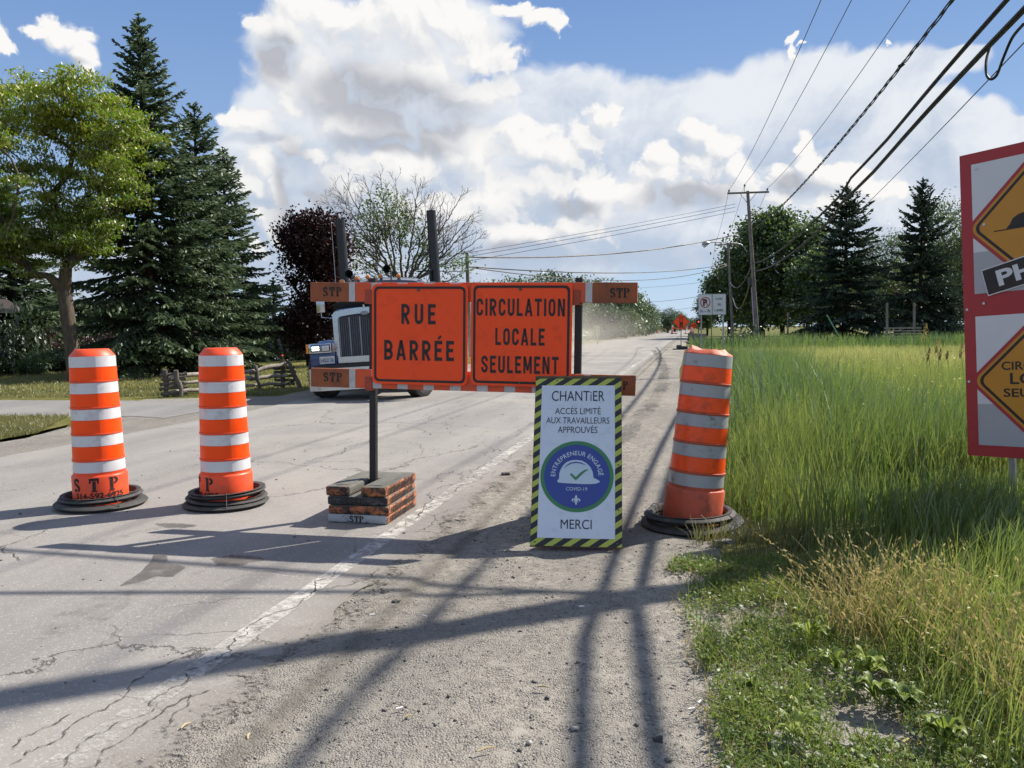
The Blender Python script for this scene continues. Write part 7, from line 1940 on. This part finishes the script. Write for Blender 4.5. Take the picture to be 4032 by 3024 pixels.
# dense fine grass and dry seed stems in the near right corner
add_grass(5200, 2.3, 5.4, 0.16, 0.40, 0.0050, 0.6, 1.0, 4, xl=lambda d: 1.52 + 0.10 * (d - 2.3), xr=lambda d: 0.64 * d + 0.9, hmod=lambda p: np.clip((p[:, 0] - 1.45) / 0.5 + 0.3, 0.3, 1.0), mat=M_GRASS, label='tangled green grass in the near right corner', clump=0.6, ld=(0.4, -0.2, 0))
add_grass(1500, 6.2, 30, 0.5, 0.85, 0.006, 0.5, 0.8, 3, mat=M_DRY, name='seed_stems', xl=lambda d: gl(d) + 0.3, label='pale seed stems scattered through the green meadow', clump=0.9)
def dry_patch(cpx, cpy, sx, sy, n, h0, h1, lab, ld):
    g = G(cpx, cpy)
    p = np.stack([rng.normal(g.x, sx, n), rng.normal(g.y, sy, n), np.zeros(n)], 1)
    h = rng.uniform(h0, h1, n)
    lean = h * rng.uniform(0.15, 0.8, n)
    V, F, k = blades(rng, p, h, np.full(n, 0.0034), lean, ld, 6)
    r = np.clip(rng.normal(0.45, 0.25, n), 0, 1)
    m = len(p); tips = V.reshape(m, -1, 3)[:, -2:, :].mean(1); pre = V.reshape(m, -1, 3)[:, -4:-2, :].mean(1)
    sel = rng.random(m) < 0.6
    d = unit(tips - pre)
    T, dd = tips[sel], d[sel]
    Cs, Us = [], []
    for t in np.linspace(-0.07, 0.035, 7):
        Cs.append(T + dd * t + rng.normal(0, 0.0035, T.shape)); Us.append(unit(dd + rng.normal(0, 0.35, dd.shape)))
    Cs, Us = np.concatenate(Cs), np.concatenate(Us)
    Ws = unit(np.cross(Us, rng.normal(0, 1, Us.shape)))
    V2, F2 = quads_np(Cs, Us * 0.013, Ws * 0.0042)
    rr = np.concatenate([np.repeat(r, k), np.clip(rng.normal(0.7, 0.2, len(Cs)), 0, 1)])
    return tag(np_mesh('dry_grass', np.concatenate([V, V2]), np.concatenate([F, F2 + len(V)]), M_DRY, None, {'rnd': ('FACE', rr)}), lab, 'dry grass', None, 'stuff')
dry_patch(3370, 2490, 0.12, 0.16, 190, 0.20, 0.42, 'golden dry grass tuft at the edge of the dark shade', (-0.35, -0.1, 0))
dry_patch(3850, 2560, 0.15, 0.2, 110, 0.2, 0.42, 'golden dry grass leaning left in the near right corner', (-0.5, -0.1, 0))
dry_patch(3560, 2440, 0.16, 0.2, 90, 0.2, 0.42, 'thin dry grass between the two golden tufts', (-0.1, -0.1, 0))
dry_patch(3980, 2760, 0.12, 0.2, 120, 0.15, 0.38, 'dry grass at the lower right edge', (-0.5, 0.1, 0))
# short turf: roadside edge, island and lawn fringe
def turf(n, gen, h0, h1, w, lab, mat=M_TURF, name='short_grass', lean=0.6, rb=0.0, nseg=2):
    p = gen(n); m = len(p); h = rng.uniform(h0, h1, m)
    V, F, k = blades(rng, p, h, np.full(m, w) * rng.uniform(0.7, 1.3, m), h * rng.uniform(0.1, lean, m), None, nseg)
    r = np.clip(0.45 + nz(p, 0.8, 5) * 0.6 + rng.normal(0, 0.2, m) + rb, 0, 1)
    return tag(np_mesh(name, V, F, mat, None, {'rnd': ('FACE', np.repeat(r, k))}), lab, 'grass', None, 'stuff')
def road_pts(n, l0, l1, s0, s1, pw=1.0, clump=0.0, sc=3.0):
    s = s0 + (s1 - s0) * rng.random(n) ** pw; l = l0 + (l1 - l0) * rng.random(n)
    p = np.stack([l * EX.x + s * EY.x, l * EX.y + s * EY.y, np.zeros(n)], 1)
    if clump: p = p[nz(p, sc, 2.0) > clump * (rng.random(len(p)) - 0.75)]
    return p
def edge_pts(n):
    p = road_pts(n, -0.35, 0.85, 5.5, 34, 1.4, 0.35, 1.6)
    l = p[:, 0] * EX.x + p[:, 1] * EX.y; s = p[:, 0] * EY.x + p[:, 1] * EY.y
    lim = -0.02 - 0.30 * np.clip((s - 8) / 20, 0, 1) + np.abs(rng.normal(0, 0.10, len(p)))
    return p[l > lim]
turf(15000, edge_pts, 0.04, 0.20, 0.006, 'short yellow-green grass along the gravel edge', rb=0.05, lean=0.9)
turf(9000, lambda n: road_pts(n, 0.15, 0.95, 4.1, 6.3, 1.0, 0.5, 3.5), 0.015, 0.06, 0.004, 'thin dry turf around the grimy drum', rb=0.15, lean=1.0)
def isl(n):
    a, b_, c_, d_ = G(-700, 1640), G(275, 1640), G(150, 1705), G(-700, 1850)
    u, v = rng.random((n, 1)), rng.random((n, 1))
    A, B, C_, D__ = (np.array(q[:]) for q in (a, b_, c_, d_))
    return (A * (1 - u) + B * u) * (1 - v) + (D__ * (1 - u) + C_ * u) * v
turf(16000, isl, 0.03, 0.09, 0.009, 'dry grass on the small island by the side street', rb=0.25)
def lawn_pts(n):
    D_ = 18.2 + 16 * rng.random(n) ** 1.3
    x_lo, x_hi = -0.66 * D_, np.minimum((EDGE_L - 1.2) / EX.x + D_ * EY.x / EX.x, -0.2 * D_)
    return np.stack([x_lo + (x_hi - x_lo) * rng.random(n), D_, np.full(n, -0.01)], 1)
turf(26000, lawn_pts, 0.03, 0.08, 0.016, 'mown dry lawn under the left trees', rb=0.12)
# weeds on the right verge: low leafy ground cover with bigger-leaved plants
def weed_zone(n):
    D_ = 2.15 + 2.9 * rng.random(n) ** 0.9
    x0 = np.where(D_ < 3.2, 0.64 + (D_ - 2.15) * 0.12, 0.78 + (D_ - 3.2) * 0.10)
    x1 = 0.62 * D_ - 0.10 + 0.3
    p = np.stack([x0 + (x1 - x0) * rng.random(n), D_, np.zeros(n)], 1)
    c = nz(p, 2.6, 1.0) + 0.5 * nz(p, 7.0, 4.0)
    return p[c > -0.50 + 0.55 * rng.random(len(p)) - 0.25 * np.clip((p[:, 0] - x0[0]) , 0, 1)]
p = weed_zone(6000)
per = 9
T = np.repeat(p, per, axis=0) + rng.normal(0, 0.022, (len(p) * per, 3)) * np.array([1, 1, 0])
T[:, 2] = np.abs(rng.normal(0.014, 0.014, len(T)))
U = unit(rng.normal(0, 1, T.shape) * np.array([1, 1, 0.35]) + np.array([0, 0, 0.25])); nr = unit(rng.normal(0, 0.45, T.shape) + np.array([0, 0, 1.0])); W = unit(np.cross(U, nr))
sz = np.repeat(rng.uniform(0.006, 0.016, len(p)), per)[:, None]
V, F = quads_np(T + U * sz * 0.5, U * sz, W * sz * 0.5)
r = np.clip(np.repeat(0.42 + 0.5 * nz(p, 1.7, 8.0), per) + rng.normal(0, 0.2, len(T)), 0, 1)
tag(np_mesh('ground_cover', V, F, M_WEED, None, {'rnd': ('FACE', r)}), 'low leafy weeds creeping over the gravel verge', 'weeds', None, 'stuff')
turf(9500, lambda n: weed_zone(n), 0.02, 0.11, 0.0035, 'short green grass blades among the low weeds', M_WEED, lean=1.0)
turf(6500, lambda n: weed_zone(n) + np.array([-0.06, 0, 0]), 0.01, 0.07, 0.003, 'withered blades at the gravel edge of the weeds', M_DRY, lean=1.2)
def leafy_weed(px, py, label, n, L, H, seed, mat=M_WEED, rb=0.3, wid=0.26):
    rg = np.random.default_rng(seed); g = G(px, py)
    r = thing('weed_plant', label, 'weed', g, (0, 0, 0), 'leafy weeds on the verge')
    b = MB(); rn = []
    for i in range(int(n * 1.6)):
        az = rg.random() * 6.28; l = 0.62 * L * rg.uniform(0.5, 1.1); h = 0.9 * H * rg.uniform(0.4, 1.2)
        d, sd_ = Vector((math.cos(az), math.sin(az), 0)), Vector((-math.sin(az), math.cos(az), 0))
        pr = [(0, .08), (.25, .5), (.5, 1.0), (.75, .8), (1.0, .05)]
        o = len(b.v); z0 = rg.uniform(0, H * 0.5)
        for t, w_ in pr:
            c = d * l * t + Vector((0, 0, z0 + h * math.sin(t * 2.2) + 0.01)); ww = l * wid * w_
            b.v += [tuple(c - sd_ * ww + Vector((0, 0, ww * 0.35))), tuple(c), tuple(c + sd_ * ww + Vector((0, 0, ww * 0.35)))]
        for k in range(4):
            for q in range(2): b.f.append((o + 3 * k + q, o + 3 * k + q + 1, o + 3 * k + q + 4, o + 3 * k + q + 3)); b.mi.append(0); rn.append(np.clip(rb + rg.normal(0.2, 0.25), 0, 1))
    ob = b.build('leaves', mat, r, 60)
    a = ob.data.attributes.new('rnd', 'FLOAT', 'FACE'); a.data.foreach_set('value', np.array(rn, np.float32))
    return r
leafy_weed(3190, 2560, 'upright bright weed with long pale leaves amid the low weeds', 12, 0.15, 0.12, 1, rb=0.75, wid=0.16)
leafy_weed(3290, 2660, 'broad leaved weed just right of the upright pale one', 12, 0.13, 0.07, 2, rb=0.6)
leafy_weed(3420, 2680, 'bright broad leaved weed below the dry grass', 14, 0.12, 0.09, 3, rb=0.75, wid=0.3)
leafy_weed(3440, 2760, 'green fern-like weed under the bright broad one', 16, 0.11, 0.06, 4, rb=0.4)
leafy_weed(3560, 2790, 'dark leafy weed near the pale flat stone', 14, 0.12, 0.06, 5, rb=0.25)
leafy_weed(3130, 2930, 'grassy weed with thin bright leaves by the broken stones', 12, 0.14, 0.08, 6, rb=0.7, wid=0.09)
leafy_weed(2960, 2720, 'small low weed left of the verge plants', 12, 0.08, 0.04, 7, rb=0.3)
leafy_weed(3720, 2960, 'leafy weed in the lower right corner', 16, 0.13, 0.09, 8, rb=0.5)
leafy_weed(2790, 2620, 'tiny weed at the gravel edge', 9, 0.05, 0.03, 9, rb=0.4)
# small yellow and white flowers
fp = np.concatenate([weed_zone(26) + np.array([0.1, 0, 0.05]), field_points(rng, 220, 8, 22, lambda d: gl(d) + 0.8, lambda d: 0.62 * d, 1.0) + np.array([0, 0, 0.62])])
n = len(fp); V, F = quads_np(fp, unit(rng.normal(0, 1, (n, 3)) * np.array([1, 1, .2])) * 0.012 * (1 + fp[:, 1:2] * 0.04), unit(rng.normal(0, 1, (n, 3)) * np.array([1, 1, .3])) * 0.012 * (1 + fp[:, 1:2] * 0.04))
tag(np_mesh('wild_flowers', V, F, leaf_mat('yellow_petal', (0.65, 0.50, 0.02), (0.72, 0.68, 0.40), 0.3), None, {'rnd': ('FACE', rng.random(n))}), 'tiny yellow and white wild flowers dotted in the grass', 'flowers', None, 'stuff')
# reed plumes left of the red sign
for i, (px, py, D, hpx, lab) in enumerate(((3642, 1310, 20, 36, 'tallest buff reed plume left of the red bordered sign'), (3690, 1360, 18, 30, 'buff reed plume below and right of the tallest one'), (3657, 1395, 16, 26, 'buff reed plume lowest of the three middle plumes'), (3702, 1395, 17, 24, 'small buff reed plume beside the lowest'), (3785, 1380, 16, 30, 'buff reed plume touching the red bordered sign'), (3730, 1398, 17, 16, 'smallest buff reed plume'))):
    c = P(px, py, D); r = thing('reed_plume', lab, 'reed', (c.x, D, 0), (0, 0, 0), 'buff reed plumes')
    rg = np.random.default_rng(300 + i); hh_ = hpx / F_PX * D
    b = MB(); b.tube([(0.1, 0, 0), (0.04, 0, c.z * 0.6), (0, 0, c.z)], 0.004, 5); b.build('stem', M_PLY, r)
    k = 260; t = rg.uniform(-1, 1, k); C = np.stack([rg.normal(0, 0.34, k) * hh_ * (1 - np.abs(t)) * 0.6 + 0.15 * hh_ * t, rg.normal(0, 0.3, k) * hh_ * (1 - np.abs(t)) * 0.6, c.z + t * hh_], 1)
    V, F = quads_np(C, unit(rg.normal(0, 0.6, (k, 3)) + np.array([0.5, 0, 0.9])) * 0.022, unit(rg.normal(0, 1, (k, 3))) * 0.007)
    np_mesh('plume', V, F, M_DRY, r, {'rnd': ('FACE', rg.uniform(0.3, 1, k))})

# ------------------------------------------------------------------ loose stones and litter
def stones_np(P_, size, squash=0.65):
    n = len(P_)
    base = np.array([[1, 0, 0], [-1, 0, 0], [0, 1, 0], [0, -1, 0], [0, 0, 1], [0, 0, -1], [.62, .62, .3], [-.62, .62, .3], [-.62, -.62, .3], [.62, -.62, .3]])
    f = np.array([[4, 0, 6], [4, 6, 2], [4, 2, 7], [4, 7, 1], [4, 1, 8], [4, 8, 3], [4, 3, 9], [4, 9, 0], [5, 6, 0], [5, 2, 6], [5, 7, 2], [5, 1, 7], [5, 8, 1], [5, 3, 8], [5, 9, 3], [5, 0, 9]])
    j = base[None] * (1 + rng.normal(0, 0.22, (n, 10, 1))) * np.stack([rng.uniform(0.7, 1.2, n), rng.uniform(0.7, 1.2, n), squash * rng.uniform(0.6, 1.1, n)], 1)[:, None, :]
    a = rng.random(n) * 6.28; ca, sa = np.cos(a)[:, None], np.sin(a)[:, None]
    x, y = j[..., 0] * ca - j[..., 1] * sa, j[..., 0] * sa + j[..., 1] * ca
    V = np.stack([x, y, j[..., 2]], -1) * size[:, None, None] + P_[:, None, :]
    F = (f[None] + (np.arange(n) * 10)[:, None, None]).reshape(-1, 3)
    return V.reshape(-1, 3), F, 16
M_STONE = leaf_mat('loose_stone', (0.07, 0.067, 0.065), (0.40, 0.38, 0.35), 0.0, gloss=0.02)
def gravel_pts(n):
    s = 1.6 + 9.5 * rng.random(n) ** 1.8; l = EDGE_R - 0.15 + (1.75 + 0.15) * rng.random(n)
    l = np.where(rng.random(n) < 0.35, EDGE_R - 0.05 + rng.normal(0, 0.14, n), l)
    q = np.stack([l * EX.x + s * EY.x, l * EX.y + s * EY.y, np.zeros(n)], 1)
    return q
q = gravel_pts(9000); q = q[nz(q, 1.2, 6.0) > -0.35 + 0.5 * (rng.random(len(q)) - 0.5)]
sz = np.clip(rng.lognormal(-5.6, 0.5, len(q)), 0.0018, 0.018)
q[:, 2] = np.array([gravel_z(q_[0] * EX.x + q_[1] * EX.y, q_[0] * EY.x + q_[1] * EY.y) for q_ in q]) + sz * 0.25
V, F, k = stones_np(q, sz)
tag(np_mesh('loose_gravel', V, F, M_STONE, None, {'rnd': ('FACE', np.repeat(np.clip(rng.beta(1.3, 1.7, len(q)), 0, 1), k))}), 'loose grey stones scattered over the gravel shoulder', 'gravel', None, 'stuff')
q = road_pts(420, -6.5, EDGE_R, 2.5, 16); sz = np.clip(rng.lognormal(-5.2, 0.45, len(q)), 0.003, 0.014); q[:, 2] = sz * 0.3
V, F, k = stones_np(q, sz)
tag(np_mesh('loose_gravel', V, F, M_STONE, None, {'rnd': ('FACE', np.repeat(rng.random(len(q)) * 0.5, k))}), 'few dark stones lying on the asphalt', 'gravel', None, 'stuff')
M_ROCK = pbr('broken_stone', (0.30, 0.285, 0.26), 0.9, var=0.25, vscale=14, dirt=(0.12, 0.11, 0.10), dirt_amt=0.5, dscale=10, bump=0.6, bscale=40)
def rock(px, py, sx, sy, sz_, lab, seed, rz=0.0, mat=None):
    bm = bmesh.new(); bmesh.ops.create_icosphere(bm, subdivisions=3, radius=1.0)
    for v in bm.verts:
        n_ = mnoise.noise(v.co * 1.3 + Vector((seed * 3.1, 0, 0))); n2 = mnoise.noise(v.co * 4 + Vector((seed, 5, 0)))
        v.co = v.co * (1 + 0.5 * n_ + 0.12 * n2)
        v.co = Vector((round(v.co.x * 3.2) / 3.2 * 0.5 + v.co.x * 0.5, v.co.y, max(-0.2, min(0.62, v.co.z))))
        v.co = Vector((v.co.x * sx, v.co.y * sy, v.co.z * sz_))
    me = bpy.data.meshes.new('stone'); bm.to_mesh(me); bm.free(); me.materials.append(mat or M_ROCK)
    o = bpy.data.objects.new('stone', me); COL.objects.link(o); o.location = G(px, py, 0.006); o.rotation_euler = (0, 0, rz)
    return tag(o, lab, 'stone', 'broken stones on the verge')
rock(3090, 2945, 0.05, 0.035, 0.03, 'largest pale broken stone near the bottom edge', 1)
rock(3060, 2900, 0.055, 0.03, 0.02, 'flat pale stone just above the largest one', 2)
rock(3195, 2975, 0.04, 0.03, 0.022, 'pale stone right of the largest one', 3)
rock(3330, 2940, 0.035, 0.03, 0.025, 'rounded pale stone among the lower weeds', 4)
rock(3380, 2985, 0.05, 0.02, 0.015, 'thin pale stone at the bottom edge', 5)
rock(3690, 2815, 0.07, 0.03, 0.018, 'long flat pale stone at the right under the grass', 6)
rock(2590, 2915, 0.018, 0.012, 0.022, 'small dark stone standing on the gravel', 7, mat=pbr('dark_stone', (0.05, 0.05, 0.05), 0.9))
rock(1990, 1868, 0.045, 0.035, 0.03, 'dark lump of asphalt beside the road edge', 8, mat=pbr('asphalt_lump', (0.045, 0.044, 0.043), 0.9))
rock(1560, 2860 // 2 + 940, 0.02, 0.02, 0.016, 'dark pebble on the gravel under the white line', 9, mat=pbr('dark_pebble', (0.05, 0.05, 0.05), 0.9))
rock(2850, 2135, 0.06, 0.04, 0.03, 'pale stone beside the tyre ring of the grimy drum', 10)
M_BUTT = pbr('cigarette_paper', (0.72, 0.70, 0.66), 0.7)
for px, py, rz, lab in ((1465, 2420, 0.2, 'white cigarette butt on the gravel beside the pole shadow'), (1672, 2425, -0.6, 'white cigarette butt right of the other one near the pole shadow'), (2290, 2387, 0.1, 'white cigarette butt inside the pole shadow'), (2722, 2790, 0.3, 'white cigarette butt at the edge of the weeds'), (2755, 2762, 0.9, 'butt with orange filter at the edge of the weeds'), (3575, 2860, 0.8, 'white butt among the weeds near the yellow flowers'), (1572, 2788, 0.5, 'small white scrap on the open gravel'), (2725, 2460, 0.4, 'pale scrap at the weed edge below the pole shadow'), (3005, 2295, 0.6, 'white scrap on the turf in the pole shadow')):
    g = G(px, py, 0.008); b = MB(); b.tube([(-0.014, 0, 0), (0.014, 0, 0)], 0.0042, 8); o = b.build('cigarette_butt', M_BUTT, None, 50); o.location = g; o.rotation_euler = (0, 0, rz); tag(o, lab, 'litter', 'litter on the verge')
M_STICK = pbr('dry_stick', (0.45, 0.35, 0.20), 0.8)
for px, py, L, rz, lab in ((732, 2855, 0.05, 1.2, 'short straw on the gravel beside the cracked edge'), (980, 2898, 0.045, 1.7, 'pale wood chip near the bottom edge'), (1915, 2950, 0.07, 0.45, 'dry straw lying near the bottom middle'), (1610, 2820, 0.03, 0.4, 'tiny straw on the open gravel'), (2140, 2705, 0.05, -0.2, 'crumpled buff leaf on the gravel right of the middle')):
    g = G(px, py, 0.008); b = MB(); b.tube([(-L / 2, 0, 0), (0, 0.004, 0.003), (L / 2, 0, 0)], [0.003, 0.004, 0.002], 6); o = b.build('dry_straw', M_STICK, None, 50); o.location = g; o.rotation_euler = (0, 0, rz); tag(o, lab, 'straw', 'straws on the gravel')

# ------------------------------------------------------------------ dust raised by the truck
m, t = new_mat('road_dust')
co = nd(t, 'ShaderNodeTexCoord').outputs['Object']
r = vmath(t, 'LENGTH', co)
n_ = noise_(t, co, 1.6, 5, 0.6).outputs['Fac']
sp_ = nd(t, 'ShaderNodeSeparateXYZ', {0: co})
f = mth(t, 'MULTIPLY', sstep(t, r, 1.0, 0.25), sstep(t, mth(t, 'ADD', n_, mth(t, 'MULTIPLY', sp_.outputs[2], -0.25)), 0.30, 0.62))
v = nd(t, 'ShaderNodeVolumePrincipled', {'Color': (0.70, 0.67, 0.60, 1), 'Density': mth(t, 'MULTIPLY', f, 0.085), 'Anisotropy': 0.3})
nd(t, 'ShaderNodeOutputMaterial', {'Volume': v.outputs[0]})
bm = bmesh.new(); bmesh.ops.create_icosphere(bm, subdivisions=4, radius=1.0)
me = bpy.data.meshes.new('dust_cloud'); bm.to_mesh(me); bm.free(); me.materials.append(m)
dust = bpy.data.objects.new('dust_cloud', me); COL.objects.link(dust)
c = P(2270, 1345, 48)
dust.location = (c.x - 2.6, 48, 0.7); dust.scale = (8.0, 17.0, 4.4); dust.rotation_euler = (0, 0, -ROAD_YAW)
tag(dust, 'pale dust cloud hanging over the road behind the barricade', 'dust', None, 'stuff')
scene.cycles.volume_step_rate = 2.0
scene.cycles.volume_max_steps = 64
bpy.data.objects.remove(_fo, do_unlink=True)
